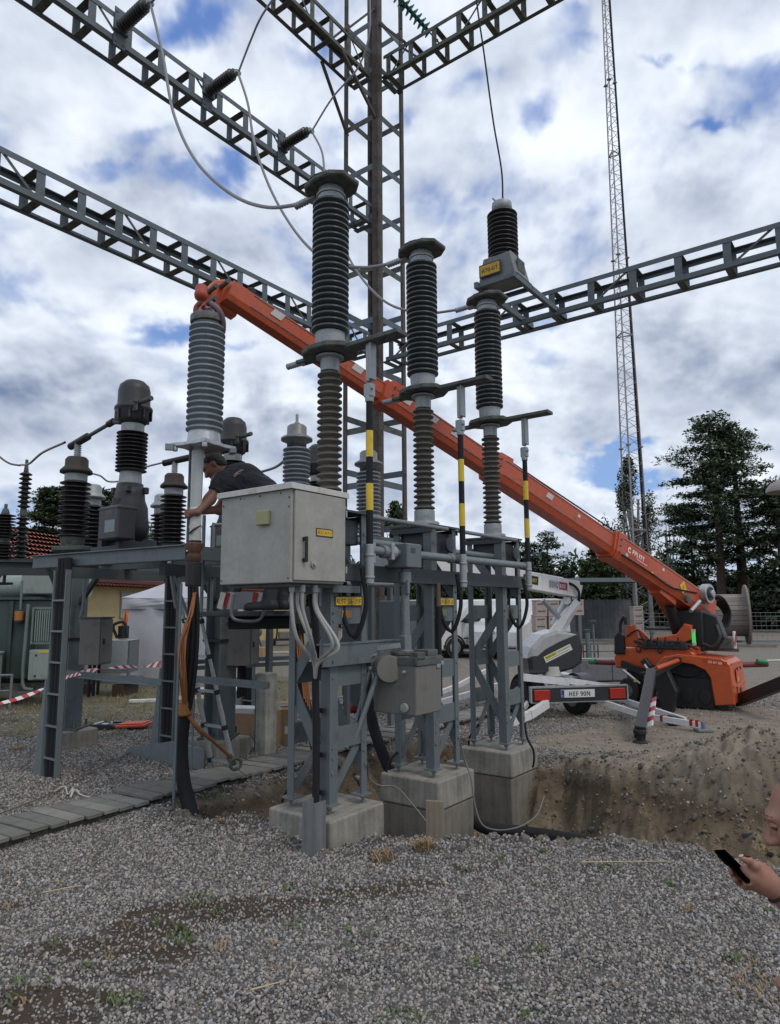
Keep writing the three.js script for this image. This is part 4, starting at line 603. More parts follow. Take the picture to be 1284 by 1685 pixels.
{
  const X = (u, v, d = TZ) => F(u, v, d), t = thing('termination_cable', 'stripped high-voltage cable with white sleeve and black sheath hanging below the lifted termination', 'cable', V(TP.x, 0, TP.z));
  part(t, 'stress_tube', [rod(X(326, 742), X(322, 848), .052, .05, 20)], M([.42, .45, .44], .35), { world: true, label: 'pale grey tube at the top of the cable' });
  part(t, 'rail', rod(X(315, 742, 6.05), X(310, 905, 6.05), .02, .02, 10), MT.grime, { world: true });
  const sl = part(t, 'sleeve', [lathe([[0, 0], [.046, 0], [.052, .02], [.05, .12], [.056, .14], [.05, .16], [.05, .26], [.058, .29], [.05, .31], [0, .31]], 22).applyMatrix4(m4(X(321, 893)))], M([.60, .60, .56], .6, { tx: 'mottle', rep: 6 }), { world: true, label: 'white wrapped sleeve' });
  part(sl, 'band', [tube([X(312, 878, 5.9), X(318, 872, 5.88), X(330, 865, 5.93)], .008, 10), cyl(.055, .012, 0, 0, 0).applyMatrix4(m4(X(321, 892)))], MT.black, { world: true });
  part(t, 'taped_joint', lathe([[0, 0], [.058, 0], [.06, .08], [.05, .1], [.09, .17], [.05, .19], [0, .19]], 20).applyMatrix4(m4(X(319, 928))), M([.12, .06, .035], .6, { tx: 'rust', rep: 8 }), { world: true });
  part(t, 'collar', lathe([[0, 0], [.064, 0], [.068, .01], [.068, .20], [.06, .21], [0, .21]], 22).applyMatrix4(m4(X(318, 965))), MT.black, { world: true });
  const r = rng(5); for (let i = 0; i < 7; i++) { const o = (i - 3) * 2.4; part(t, 'strand', tube([X(318 + o * .8, 962, 5.9 + (i % 3) * .04), X(316 + o + r() * 4, 1020, 5.88 + (i % 3) * .05), X(314 + o * 1.2 + r() * 3, 1090, 5.88 + (i % 3) * .05), X(308 + o * .8, 1160, 5.9), X(304 + o * .5, 1180, 5.92)], i === 1 ? .012 : .017, 26, 6), i === 1 ? M([.2, .08, .04], .6) : MT.cable, { world: true }); }
  part(t, 'sheath', tube([X(306, 1165), X(300, 1200), X(298, 1240), X(302, 1285, 5.9), X(310, 1320, 5.85), X(322, 1362, 5.75)], .058, 40, 14), MT.cable, { world: true });

  for (let i = 0; i < 8; i++) part(t, 'copper_wire', tube([X(318 + r() * 6, 975, 5.84), X(310 + r() * 8, 1010, 5.82), X(296 + i * 1.3 + r() * 2, 1050, 5.80 - r() * .03), X(292 + i * 1.6 + r() * 3, 1085, 5.80 - r() * .03), X(297 + i * 1.2 + r() * 2, 1125, 5.82 - r() * .02), X(301 + i, 1158, 5.85)], .0058, 30, 5), MT.copper, { world: true });
  part(t, 'copper_tape', lathe([[0, 0], [.062, 0], [.066, .02], [.066, .11], [.062, .13], [0, .13]], 18).applyMatrix4(m4(X(303, 1178, 5.93))), M([.40, .19, .05], .5, { tx: 'rust', rep: 10 }), { world: true });
}
{ // orange earthing braid leading to a clamp on the planks
  const t = thing('earthing_braid', 'orange copper braid running from the cable down to a clamp on the boardwalk', 'cable', onGround(380, 1268)); const X = (u, v, d) => F(u, v, d);
  part(t, 'braid', [0, 1, 2].map((i) => tube([X(307, 1172 + i, 5.9), X(322, 1192 + i * 2, 5.95), X(345, 1214 + i, 6.1), X(368, 1236 - i, 6.35), X(380, 1246, 6.5)], .012, 24, 6)), MT.copper, { world: true });
  part(t, 'clamp', [new THREE.TorusGeometry(.05, .014, 8, 20).rotateY(.5).applyMatrix4(m4(X(388, 1257, 6.5))), box(.06, .09, .04, 0, 0, 0, .01).applyMatrix4(m4(X(380, 1250, 6.5), 0, .4, .5))], MT.grime, { world: true });
}
{ // telescopic ladder leaning on the stand
  const a = onGround(387, 1276), b = onGround(351, 1270), t = thing('telescopic_ladder', 'aluminium telescopic ladder leaning beside the black cable', 'ladder', V(a.x, 0, a.z)), A = F(324, 985, 6.7), B = F(297, 985, 6.9), W = { world: true };
  for (const [p, q] of [[a, A], [b, B]]) { const r = part(t, 'rail', [0, 1, 2, 3, 4].map((k) => rod(p.clone().lerp(q, k / 5), p.clone().lerp(q, (k + 1) / 5), .026 - k * .0025, .026 - k * .0025, 12)), MT.alu, W); part(r, 'joint', [0, 1, 2, 3, 4].map((k) => rod(p.clone().lerp(q, k / 5 + .06), p.clone().lerp(q, k / 5 + .085), .034 - k * .002, .034 - k * .002, 12)), MT.black, W); part(r, 'rubber_foot', rod(p, p.clone().lerp(q, .015), .032, .03, 12), MT.rubber, W); }
  for (let k = 0; k < 5; k++) { const s = k / 5 + .072; part(t, 'rung', bar(a.clone().lerp(A, s), b.clone().lerp(B, s), .035, .024), MT.alu, W); }
  part(t, 'strut', rod(F(279, 925, 6.7), F(290, 1000, 6.9), .02, .02), MT.alu, W); part(t, 'strut', rod(F(279, 925, 6.7), F(312, 1020, 6.85), .014, .014), MT.galv, W);
}
for (const [u0, v0, u1, v1, l] of [[283, 1328, 290, 960, 'thin grey steel stake left of the black cable, sunk at the trench end'], [313, 1272, 314, 965, 'thin grey steel stake just behind the black cable']]) { const p = onGround(u0, v0), d = -p.z; const q = F(u1, v1, d); single('steel_stake', l, 'stake', ang(V(p.x, -.3, p.z), V(p.x, q.y, p.z), .026, .004, EX, EZ.clone().negate()), MT.steel, { world: true }); }
// ------------------------------------------------------------------ boardwalk of grey planks
{
  const a = onGround(0, 1381), dir = EZ.clone().negate(), r = rng(17), w = .50, pw = .135, t = thing('boardwalk', 'low boardwalk of weathered grey planks crossing behind the foundations', 'boardwalk', V(a.x, 0, a.z), YAW);
  const bend = (s) => .0, geos = [0, 1, 2, 3].map((k) => boxUV(clean(box(w, .026, pw - .012, 0, 0, 0, .004))).translate(0, 0, 0)), mats = [0, 1, 2, 3].map((k) => M([.20 + .035 * k, .192 + .034 * k, .172 + .031 * k], .85, { tx: 'wood', rep: 1.6 + k * .15, bump: .003 }));
  for (let k = -4; k < 56; k++) { const z = -k * pw, wp = yd(V(a.x, 0, a.z), 0, 0, z), h = height(wp.x, -wp.z); const skew = 0.02 * (r() - .5); copyMesh(t, 'plank', geos[k & 3], mats[Math.floor(r() * 4)], m4(V((r() - .5) * .03, Math.max(h, -.02) + .062 + (r() - .5) * .006, z), (r() - .5) * .02, .10 + skew, (r() - .5) * .02)); }
  for (const s of [-1, 1]) part(t, 'bearer', box(.06, .07, 60 * pw, s * .17, .01, -26 * pw), M([.11, .10, .08], .9, { tx: 'wood' }));
}
{ // pale pillar, boxes, boards and the toolbox lying about
  let p = onGround(437, 1240), t = thing('pale_pillar', 'short pale concrete pillar with a steel side behind the breaker frame', 'pillar', p, YAW); part(t, 'pillar', box(.17, .88, .17, 0, .44, 0, .012), M([.50, .49, .46], .85, { tx: 'concrete', rep: 1.2, bump: .002 })); part(t, 'steel_side', box(.012, .86, .16, -.095, .43, .0), MT.galv);
  for (const [u, v, w, h, d, r, l, white] of [[459, 1221, .34, .40, .3, .3, 'tall cardboard box with a white label beside the pale pillar', 1], [402, 1206, .42, .26, .3, -.2, 'open cardboard box with white packing on top', 2]]) { p = onGround(u, v); t = thing('cardboard_box', l, 'box', p, r); part(t, 'carton', box(w, h, d, 0, h / 2, 0, .004), MT.cardboard); if (white === 1) { part(t, 'label', box(.07, .09, .003, .08, .16, d / 2 + .002), MT.white); part(t, 'flap', box(w, .004, .16, 0, h + .05, -.1).rotateX(.0), MT.cardboard); part(t, 'tape', box(.05, .003, d, 0, h + .002, 0), M([.5, .38, .2], .4)); } else { part(t, 'packing', box(w * .9, .07, d * .9, 0, h + .035, 0, .01), MT.white); for (const s of [-1, 1]) part(t, 'flap', box(.12, .004, d, s * (w / 2 + .03), h + .06, 0).rotateZ(0), MT.cardboard, { r: [0, 0, 0] }); } }
  p = onGround(195, 1199); t = thing('toolbox', 'open orange-red plastic toolbox lying on the gravel', 'toolbox', p, -.1); part(t, 'tray', [box(.36, .05, .30, -.2, .03, 0, .01), box(.36, .02, .02, -.2, .06, .14), box(.36, .02, .02, -.2, .06, -.14)], MT.black); part(t, 'lid', [box(.40, .035, .30, .22, .045, 0, .012).rotateZ(.04), box(.34, .02, .24, .22, .07, 0, .008).rotateZ(.04)], M([.55, .07, .025], .4)); part(t, 'tools', [box(.05, .03, .2, -.28, .07, 0, .01), rod(V(-.15, .07, -.1), V(-.05, .08, .1), .015), box(.09, .025, .07, -.15, .07, .06, .01)], MT.alu);
  const slab = (u, v, w, d, h, r, l, m, y = 0) => { const q = onGround(u, v); single('loose_board', l, 'board', box(w, h, d, 0, h / 2 + y, 0, .004), m, { at: q, turn: r }); };
  slab(252, 1155, .78, .12, .05, .18, 'white foam strip lying in the grass by the tent', MT.white); slab(330, 1150, 1.1, .5, .04, .3, 'pale plywood sheet on the ground behind the ladder', M([.48, .40, .28], .8, { tx: 'wood' })); slab(360, 1141, 1.0, .3, .05, .1, 'white panel lying behind the grey column', MT.white, .05); slab(470, 1092, 1.1, .5, .04, .1, 'stack of pale boards seen through the nearest frame', M([.42, .38, .31], .8, { tx: 'wood' }), .3); slab(560, 1150, 1.4, .12, .04, .5, 'light plank on the gravel behind the frames', MT.wood); slab(600, 1160, 1.0, .2, .05, .3, 'grey plank beside the boardwalk behind the taupe cabinet', MT.wood);
  p = onGround(585, 1172); t = thing('red_bag', 'red bag with a yellow flap on the ground seen between the frames', 'bag', p, .4); part(t, 'bag', new THREE.SphereGeometry(.15, 16, 12).scale(1.2, .8, .8).translate(0, .11, 0), MT.red); part(t, 'flap', new THREE.SphereGeometry(.09, 12, 8).scale(1, .5, .9).translate(.06, .24, .03), M([.7, .55, .1], .6));
  p = onGround(717, 1382); single('wooden_board', 'short upright board at the foot of the middle foundation', 'board', box(.125, .42, .03, 0, .04, 0, .004), M([.27, .23, .17], .9, { tx: 'streak', rep: 2 }), { at: V(p.x, p.y, p.z - .02), turn: -.25 });
  const pts = [[88, 1308], [105, 1301], [112, 1312], [120, 1303], [116, 1318], [124, 1306], [132, 1312], [150, 1320], [168, 1322], [155, 1326]].map(([u, v], i) => { const q = onGround(u, v); q.y += .025 + (i % 2) * .012; return q; }); single('pale_cord', 'tangled pale cord lying on the gravel beside the boardwalk', 'cord', tube(pts, .006, 90, 5), M([.55, .53, .47], .8), { world: true });
  const line = [[0, 1345], [60, 1322], [130, 1285], [200, 1250], [240, 1228]].map(([u, v]) => { const q = onGround(u, v); q.y += .03; return q; }); single('thin_line', 'thin brown line stretched across the gravel at left', 'cord', tube(line, .005, 40, 5), M([.16, .10, .075], .8), { world: true });
}
// ------------------------------------------------------------------ overhead: voltage transformer, glass string, conductors, mast
{
  const xb = alongX(HL, 893), c0 = yd(TB, xb, HL + .22, 0); let k = 0; for (; k < 3; k += .02) { const p = yd(c0, 0, 0, k), q = pix(p.x, p.y, p.z); if (q[0] < 829) break; }
  const p = yd(c0, 0, 0, k), d = -p.z, vv = (v) => F(828, v, d).y - p.y, t = thing('voltage_transformer', 'black ribbed voltage transformer on a bracket beside the right beam, with a yellow plate', 'transformer', p, YAW), h0 = vv(468), h1 = vv(430), h2 = vv(352), h3 = vv(338), r = .25;
  part(t, 'insulator', [insulator(h2 - h1 - .0, .17, r * .92, 11, .4, h1)], MT.porcelainBlack);
  part(t, 'cap', [lathe([[0, h3 + .06], [.1, h3 + .055], [.15, h3 + .02], [.16, h2], [0, h2]], 22), rod(V(-.06, h3 + .06, 0), V(-.14, h3 + .16, .02), .015), cyl(.16, .03, 0, h1 - .02, 0, 24)], MT.fitting);
  part(t, 'base', [poly([[-.30, h0], [.30, h0], [.21, h1 - .01], [-.21, h1 - .01]], .46, .02).translate(0, 0, -.23), cyl(.19, .05, 0, h1 - .03, 0, 24)], M([.16, .175, .18], .55, { tx: 'weather', rep: 2 }));
  part(t, 'terminal_box', box(.03, .2, .22, .29, (h0 + h1) / 2, .02, .008), MT.grime);
  const s0 = Math.min(h0, .0); for (const s of [-1, 1]) part(t, 'arm', [box(.06, .09, k + .55, s * .30, h0 - .05, -k / 2 + .06), box(.07, .012, .5, s * .30, h0 - .005, 0)], MT.beam);
  part(t, 'cross_bar', [box(.66, .06, .05, 0, h0 - .05, .27), box(.66, .06, .05, 0, h0 - .05, -.27)], MT.beam);
  part(t, 'sign_plate', box(.36, .20, .012, -.09, (h0 + h1) / 2 - .02, .268, .002), MT.darksteel); sheet(t, 'sign_face', .345, .185, textPrint(360, 190, 'A70-U1', { border: 12, font: 'bold 88px sans-serif', squeeze: .95, bg: '#c19a20', seed: 12 }), m4(V(-.09, (h0 + h1) / 2 - .02, .2755)));
  const top = t.localToWorld(V(.02, h3 + .05, 0)), pts = [top, F(826, 285, d * .995), F(812, 200, d * .98), F(797, 90, d * .96), F(784, -5, d * .94), F(782, -60, d * .93)];
  single('drop_wire', 'thin conductor rising from the black voltage transformer to the upper beam', 'conductor', tube(pts, .013, 60, 6), MT.rubber, { world: true });
}
{ // toughened glass insulator string tied to the upper beam
  const d = 12.2, a = F(715, 62, d), b = F(640, -22, d - .5), t = thing('glass_insulator_string', 'string of green glass insulator discs hung from the upper right beam', 'insulator string', a, 0), n = b.clone().sub(a).normalize(), q = new THREE.Quaternion().setFromUnitVectors(UP, n), gm = new THREE.MeshPhysicalMaterial({ color: new THREE.Color().setRGB(.10, .52, .44), roughness: .08, transmission: .75, thickness: .03, ior: 1.5, attenuationColor: new THREE.Color().setRGB(.05, .45, .38), attenuationDistance: .05 });
  const disc = clean(lathe([[.02, 0], [.06, .005], [.11, .0], [.128, .012], [.12, .03], [.07, .05], [.045, .065], [.02, .066]], 24));
  for (let i = 0; i < 9; i++) { const m = new THREE.Matrix4().compose(n.clone().multiplyScalar(.12 + i * .105), q, V(1, 1, 1)); const g = copyMesh(t, 'glass_disc', disc, gm, m); part(g, 'metal_cap', [cyl(.036, .055, 0, .055, 0, 12), cyl(.012, .05, 0, -.03, 0, 8)], MT.grime); }
  part(t, 'hardware', [rod(V(0, 0, 0), n.clone().multiplyScalar(.13), .014), box(.05, .05, .03, 0, 0, 0, .008), rod(V(0, 0, 0), V(.12, -.1, -.05), .016), cyl(.03, .04, .05, -.06, -.02)], MT.grime);
  const p = F(661, -10, d - .4), e = F(660, 48, d - .4); single('hanging_rod', 'short black rod hanging beside the green glass discs', 'rod', [rod(p, e, .022, .018), rod(p, p.clone().lerp(e, .35), .045, .04)], MT.rubber, { world: true });
}
{ // stranded conductors drooping to the pole heads
  const run = (uv, A, B, r, label) => { const n = uv.length + 1, pts = [A, ...uv.map(([u, v], i) => { const s = (i + 1) / n; return F(u, v, mix(-A.z, -B.z, s)); }), B]; single('conductor', label, 'conductor', tube(pts, r, 90, 8), M([.24, .235, .24], .5, { metal: .4 }), { world: true }); };
  const up = (u, v, d) => F(u, v, d), T = postTips, P = poleTops;
  run([[268, 90], [287, 190], [325, 268], [385, 322], [440, 341]], T[0], P[0], .017, 'grey conductor looping from the leftmost beam insulator to the nearest pole');
  run([[408, 170], [420, 240], [452, 325], [500, 398], [545, 432], [600, 440]], T[1], P[1], .017, 'grey conductor looping from the middle beam insulator behind the nearest pole');
  run([[530, 250], [536, 300], [556, 380], [590, 450], [640, 500], [700, 515]], T[2], P[2], .016, 'grey conductor running from the right-hand beam insulator behind two poles');
  const dT = (i) => -T[i].z; run([[262, -15]], T[0], up(258, -60, dT(0) - .2), .017, 'short conductor rising above the leftmost beam insulator out of frame');
  run([[413, 66], [430, 28]], T[1], up(470, -30, dT(1) - .5), .015, 'conductor curving up from the middle beam insulator to the top edge');
  run([[548, 160], [590, 110], [607, 60]], T[2], up(608, -40, dT(2) - .6), .015, 'conductor curving up from the right-hand beam insulator past the tower');
  // between the transformers and arresters at the left
  const c1 = ct1.localToWorld(V(-.3, vy(688, 7, 205), .05)), c2 = ct2.localToWorld(V(-.3, vy(688, 7, 205), .05));
  for (const [a, b, l1, l2] of [[ar1.top, c1, 'dark clamp sleeve on the left arrester', 'rod conductor from the left arrester to the nearest current transformer'], [ar2.top, c2, 'dark clamp sleeve on the second arrester', 'rod conductor from the second arrester to the second current transformer']]) {
    const o = b.clone().sub(a).normalize(), t = thing('busbar_link', l2, 'conductor', V(a.x, 0, a.z)); part(t, 'rod', rod(a.clone().addScaledVector(o, -.12), b, .021, .021, 12), MT.grime, { world: true }); part(t, 'sleeve', [rod(a.clone().addScaledVector(o, -.17), a.clone().addScaledVector(o, .22), .042, .042, 12), rod(b.clone().addScaledVector(o, -.09), b.clone().addScaledVector(o, .02), .036, .036, 12)], MT.black, { world: true });
  }
  const a1 = ar1.top; run([[70, 745], [48, 763]], a1.clone().addScaledVector(V(-1, 0, 0), .15), F(34, 765, 9.2), .014, 'black cable sagging from the left arrester to the thin post insulator'); run([[15, 762]], F(34, 766, 9.2), F(-20, 735, 9), .014, 'black cable leaving the thin post insulator for the left edge');
  const a2 = ar2.top; run([[232, 772]], a2.clone().add(V(-.15, -.02, 0)), F(215, 790, 9.6), .013, 'black cable behind the nearest transformer to the second arrester');
  run([[165, 783], [178, 792]], F(142, 777, 8.9), F(200, 792, 9.2), .012, 'thin grey wire from the pale-capped arrester behind the nearest transformer');
  run([[455, 768]], F(425, 778, 8.4), gt1.clone().add(V(-.1, -.5, 0)), .017, 'grey rod conductor sloping up to the grey termination above the box');
}
{ // tall guyed mast
  const b = F(1051, 990, 40); b.y = 0; const t = thing('radio_mast', 'very tall slender lattice mast rising beside the birch', 'mast', b, .35), H = 56, w = (y) => .80 - y * .0136, A = [0, 1, 2].map((k) => [Math.cos(k * 2.094 + .3), Math.sin(k * 2.094 + .3)]), P = (k, y) => V(A[k % 3][0] * w(y), y, A[k % 3][1] * w(y)), mm = M([.28, .27, .27], .6), md = M([.20, .16, .15], .6);
  for (let k = 0; k < 3; k++) part(t, 'leg', rod(P(k, 0), P(k, H), .055, .03, 6), k === 0 ? md : mm);
  const seg = []; for (let y = 0; y < H - 1; y += 1.0) for (let k = 0; k < 3; k++) { seg.push(rod(P(k, y), P(k + 1, y + .5), .017, .017, 4), rod(P(k + 1, y + .5), P(k, y + 1), .017, .017, 4)); if (y % 12 === 6) seg.push(rod(P(k, y), P(k + 1, y), .04, .04, 5)); } part(t, 'lattice', seg, mm, { kind: 'stuff' });
  part(t, 'feeder_cable', rod(V(.62, 0, .15), V(.14, H, .1), .07, .06, 6), MT.cable); part(t, 'flange', [11, 23, 35].flatMap((y) => [0, 1, 2].map((k) => box(.2, .08, .2, P(k, y).x, y, P(k, y).z))), md);
}
// ------------------------------------------------------------------ orange crawler crane
{
  const q = G(1196, 1170), O = yd(q, -1.02, 0, -.46).setY(0), t = thing('crawler_crane', 'orange mini crawler crane with its long telescopic boom raised over the yard', 'crane', O, YAW), BL = M([.02, .02, .022], .5, { tx: 'mottle' });
  // tracks
  for (const s of [-1, 1]) { const tr = part(t, 'track', [poly([[-.95, .14], [-.82, .03], [.82, .03], [.98, .16], [.98, .36], [.8, .46], [-.7, .44], [-.95, .34]], .26, .012).translate(0, 0, s * .42 - .13)], MT.rubber); const lug = box(.06, .03, .27, 0, 0, 0); for (let i = 0; i < 13; i++) part(tr, 'lug', lug.clone().translate(-.8 + i * .135, .018, s * .42), MT.rubber); part(tr, 'wheel', [-.72, -.36, 0, .36, .72].map((x) => cyl(.12, .28, 0, 0, 0, 18).rotateX(Math.PI / 2).translate(x, .2, s * .42 - .14)), BL); }
  // engine hood with a wheel-arch opening
  const band = [[.02, .56], [.05, .66], [.16, .775], [.40, .83], [1.02, .785], [1.13, .70], [1.16, .13], [.90, .10], [.86, .50], [.79, .62], [.62, .70], [.40, .73], [.22, .69], [.10, .58]];
  const hood = part(t, 'engine_hood', [poly(band, .05, .012).translate(0, 0, .545), poly([[.04, .62], [.16, .765], [.40, .82], [1.02, .775], [1.125, .695], [1.155, .14], [.93, .12], [.90, .62], [.62, .71], [.40, .74], [.22, .70]], .95, .01).translate(0, 0, -.40)], MT.orange);
  part(hood, 'wheel_recess', [poly([[.06, .06], [.08, .5], [.22, .66], [.42, .70], [.7, .64], [.9, .5], [.92, .06]], .80, .01).translate(0, 0, -.30), box(.16, .24, .12, .3, .35, .5, .02), cyl(.06, .08, .55, .4, .46), tube([V(.15, .5, .5), V(.3, .55, .53), V(.5, .5, .52), V(.7, .56, .5)], .02, 14)], M([.010, .010, .011], .6));
  part(hood, 'rib', [bar(V(1.02, .79, .5), V(1.02, .79, -.36), .05, .02), bar(V(1.13, .705, .5), V(1.13, .705, -.36), .04, .02), box(.02, .04, .9, 1.16, .38, .1)], MT.orange);
  part(hood, 'panel', [box(.012, .20, .40, 1.162, .52, .10, .004), box(.012, .26, .40, 1.168, .25, .10, .004)], MT.orange, { r: [0, 0, 0] }); part(hood, 'grille', box(.014, .17, .12, 1.176, .25, .12, .003), BL); part(hood, 'latch', [[.62, -.02], [.62, .22]].map(([y, z]) => box(.02, .05, .05, 1.165, y, z, .006)), BL); part(hood, 'warning_label', box(.004, .07, .07, 1.171, .47, .22), MT.yellow);
  sheet(hood, 'number', .34, .066, print(420, 86, (c, w, h) => { c.fillStyle = '#c2430f'; c.fillRect(0, 0, w, h); c.fillStyle = '#e9e3d8'; c.font = 'bold 66px sans-serif'; c.textAlign = 'center'; c.textBaseline = 'middle'; c.fillText('23 61 60', w / 2, h / 2 + 3); }, .4), m4(V(.93, .735, .5975), 0, 0, -.10));
  part(t, 'chassis', [box(1.9, .3, .62, -.02, .46, 0, .03), box(.5, .25, .8, -.5, .5, 0, .03)], BL);
  for (const [x, z, r] of [[-.78, .62, .21], [-.10, .66, .19]]) { const w = part(t, 'wheel', cyl(r, .16, 0, 0, 0, 26).rotateX(Math.PI / 2).translate(x, r + .02, z - .08), MT.rubber); part(w, 'hub', cyl(r * .45, .17, 0, 0, 0, 16).rotateX(Math.PI / 2).translate(x, r + .02, z - .08), MT.grime); part(w, 'hub_bolt', [0, 1, 2, 3, 4].map((k) => hexbolt(V(x + Math.cos(k * 1.257) * r * .3, r + .02 + Math.sin(k * 1.257) * r * .3, z + .095), V(0, 0, 1), .014, .014)), MT.galv); }
  part(t, 'folded_leg', [poly([[-.5, .70], [-.42, .76], [-.08, .40], [-.02, .12], [-.12, .08], [-.2, .34]], .12, .012).translate(0, 0, .52), bar(V(-.95, .66, .55), V(-.35, .5, .6), .08, .1), bar(V(-.3, .62, .62), V(.02, .5, .62), .07, .09)], BL); part(t, 'leg_piston', [rod(V(-.42, .66, .66), V(-.12, .3, .66), .03), rod(V(-.9, .55, .62), V(-.55, .35, .62), .028)], MT.alu); part(t, 'yellow_tag', [box(.05, .05, .006, -.3, .56, .70), box(.05, .04, .006, -.62, .40, .70)], MT.yellow);
  // nose and turntable housing
  part(t, 'nose_cover', [poly([[-1.12, .60], [-1.14, .74], [-1.08, .86], [-.45, .88], [-.40, .62], [-.6, .56]], .9, .03).translate(0, 0, -.45)], MT.orange);
  const hs = part(t, 'housing', [poly([[-.5, .62], [-.52, .88], [-.1, .98], [.34, .96], [.5, .84], [.52, .66]], .84, .03).translate(0, 0, -.4), box(.5, .14, .6, .34, .88, .0, .04).rotateZ(.0)], MT.orange);
  part(hs, 'ring', [-.35, .1].map((x) => new THREE.TorusGeometry(.05, .013, 8, 18).translate(x - .25, .9, .48)), BL);
  // outrigger links stacked on top
  part(t, 'link_arm', [poly([[-.92, .94], [-.86, 1.26], [-.70, 1.28], [-.62, 1.02], [-.2, 1.08], [.2, 1.14], [.36, 1.30], [.48, 1.28], [.46, 1.08], [.2, .98], [-.4, .92]], .12, .015).translate(0, 0, .30)], MT.orange); part(t, 'link_arm', [poly([[-.9, .94], [-.8, 1.2], [-.55, 1.0], [.2, 1.1], [.4, 1.22], [.42, 1.0], [-.4, .9]], .12, .015).translate(0, 0, -.2)], MT.orange);
  part(t, 'hose_bundle', [tube([V(-.7, 1.02, .44), V(-.4, .98, .46), V(0, 1.02, .44), V(.4, .99, .46), V(.6, .92, .4)], .022, 24), tube([V(-.6, 1.06, .45), V(-.3, 1.04, .46), V(.1, .98, .47), V(.5, 1.0, .44)], .018, 24), tube([V(-.86, 1.1, .44), V(-.6, 1.2, .46), V(-.5, 1.05, .46)], .014, 16), box(.9, .03, .5, -.1, 1.22, .0)], BL);
  part(t, 'valve_bank', [box(.95, .10, .30, -.05, .955, .36, .02), ...[-.42, -.3, -.15, 0, .12, .3].map((x) => box(.06, .1, .06, x, 1.0, .5, .01)), ...[-.36, -.22, -.06, .2].map((x) => rod(V(x, .95, .5), V(x + .06, 1.1, .53), .014))], M([.03, .03, .033], .5));
  part(t, 'hook_block', [poly([[-.1, 0], [.1, 0], [.08, .28], [.0, .34], [-.08, .28]], .12, .02).translate(-1.02, .82, .38), tube([V(-1.0, 1.14, .44), V(-.98, 1.32, .44), V(-.90, 1.42, .44), V(-.86, 1.3, .44)], .035, 20)], BL);
  part(t, 'beacon', [box(.05, .16, .05, .60, 1.10, .40, .008)], M([.10, .5, .12], .3, { emissive: [.05, .6, .12], emissiveIntensity: .6 })); part(t, 'beacon_cap', [box(.055, .05, .055, .60, 1.205, .40), box(.055, .05, .055, .60, 1.0, .40)], M([.7, .6, .4], .4));
  for (const c of t.children) if (['nose_cover', 'housing', 'link_arm', 'hose_bundle', 'valve_bank', 'hook_block', 'track', 'chassis', 'folded_leg', 'leg_piston', 'yellow_tag', 'wheel'].includes(c.name)) { c.scale.x = .76; c.position.x = .2; c.updateMatrixWorld(true); }
  // slewing post
  const P1 = V(.52, .95, .05); part(t, 'slewing_post', [box(.42, .66, .40, .50, 1.2, .0, .04), poly([[.3, .9], [.85, .9], [.98, 1.1], [.88, 1.42], [.62, 1.52], [.38, 1.45]], .26, .02).translate(0, 0, -.13), tube([V(.7, 1.0, .28), V(.85, .95, .3), V(.95, 1.1, .26), V(.9, 1.3, .2)], .03, 20)], BL);
  part(t, 'hazard_panel', [box(.02, .28, .16, 1.10, 1.05, -.1, .004).rotateX(.0)], MT.white); part(t, 'hazard_stripe', [box(.004, .1, .2, 0, 0, 0).rotateX(.9).translate(1.112, 1.05, -.1)], MT.red);
  part(t, 'control_box', [box(.3, .18, .3, .95, 1.0, -.05, .02), box(.36, .05, .05, 1.0, .9, .05)], MT.grime);
  // long boom in sections, world places along one straight line
  const A = F(1158, 1002, 11.95), Bp = F(352, 466, 6.25), dir = Bp.clone().sub(A).normalize(), Lb = A.distanceTo(Bp), side = V(0, 0, 0).crossVectors(dir, UP).normalize(), up = V(0, 0, 0).crossVectors(side, dir).normalize(), W = { world: true };
  const sec = (s0, s1, w, h, off = 0) => { const c = .26, pr = [[-.5 + c * .4, -.5], [.5 - c * .4, -.5], [.5, -.5 + c], [.5, .46], [.46, .5], [-.46, .5], [-.5, .46], [-.5, -.5 + c]].map(([x, y]) => [x * w, y * h]); return poly(pr, (s1 - s0) * Lb).applyMatrix4(basis(side.clone().negate(), up, dir, A.clone().addScaledVector(dir, s0 * Lb).addScaledVector(up, off))); };
  const at = (s, a, b) => A.clone().addScaledVector(dir, s * Lb).addScaledVector(side, a).addScaledVector(up, b);
  const bm = part(t, 'boom', [sec(-.01, .31, .32, .385)], MT.orangeBoom, W); const SS = [[.30, .585, .265, .315], [.575, .78, .22, .26], [.77, .985, .175, .21]];
  for (const [a, b, w, h] of SS) part(t, 'boom_section', sec(a, b, w, h), MT.orangeBoom, W);
  for (const [s, w, h] of [[.30, .35, .42], [.58, .29, .345], [.775, .245, .29]]) part(bm, 'collar', [sec(s - .012, s + .004, w, h), bar(at(s - .005, 0, h / 2), at(s - .03, 0, h / 2 + .02), .2, .09), rod(at(s - .004, w / 2 + .02, h / 2 - .06), at(s - .055, w / 2 + .02, h / 2 - .04), .02)], MT.orangeBoom, W);
  part(bm, 'guide_rod', [rod(at(.29, .08, .245), at(.595, .08, .215), .016), rod(at(.57, .05, .20), at(.8, .05, .165), .013), rod(at(.29, -.06, .235), at(.56, -.06, .20), .011)], MT.cable, W);
  for (const [s, w] of [[.70, .22], [.745, .22], [.66, .22], [.93, .175], [.87, .175], [.82, .175], [.47, .265]]) part(t, 'reflector', [poly([[-.08, -.04], [.05, -.04], [.08, .04], [-.05, .04]], .004).applyMatrix4(basis(dir.clone().negate(), up, side.clone().negate(), at(s, -w / 2 - .004, .05)))], M([.55, .52, .5], .4), W);
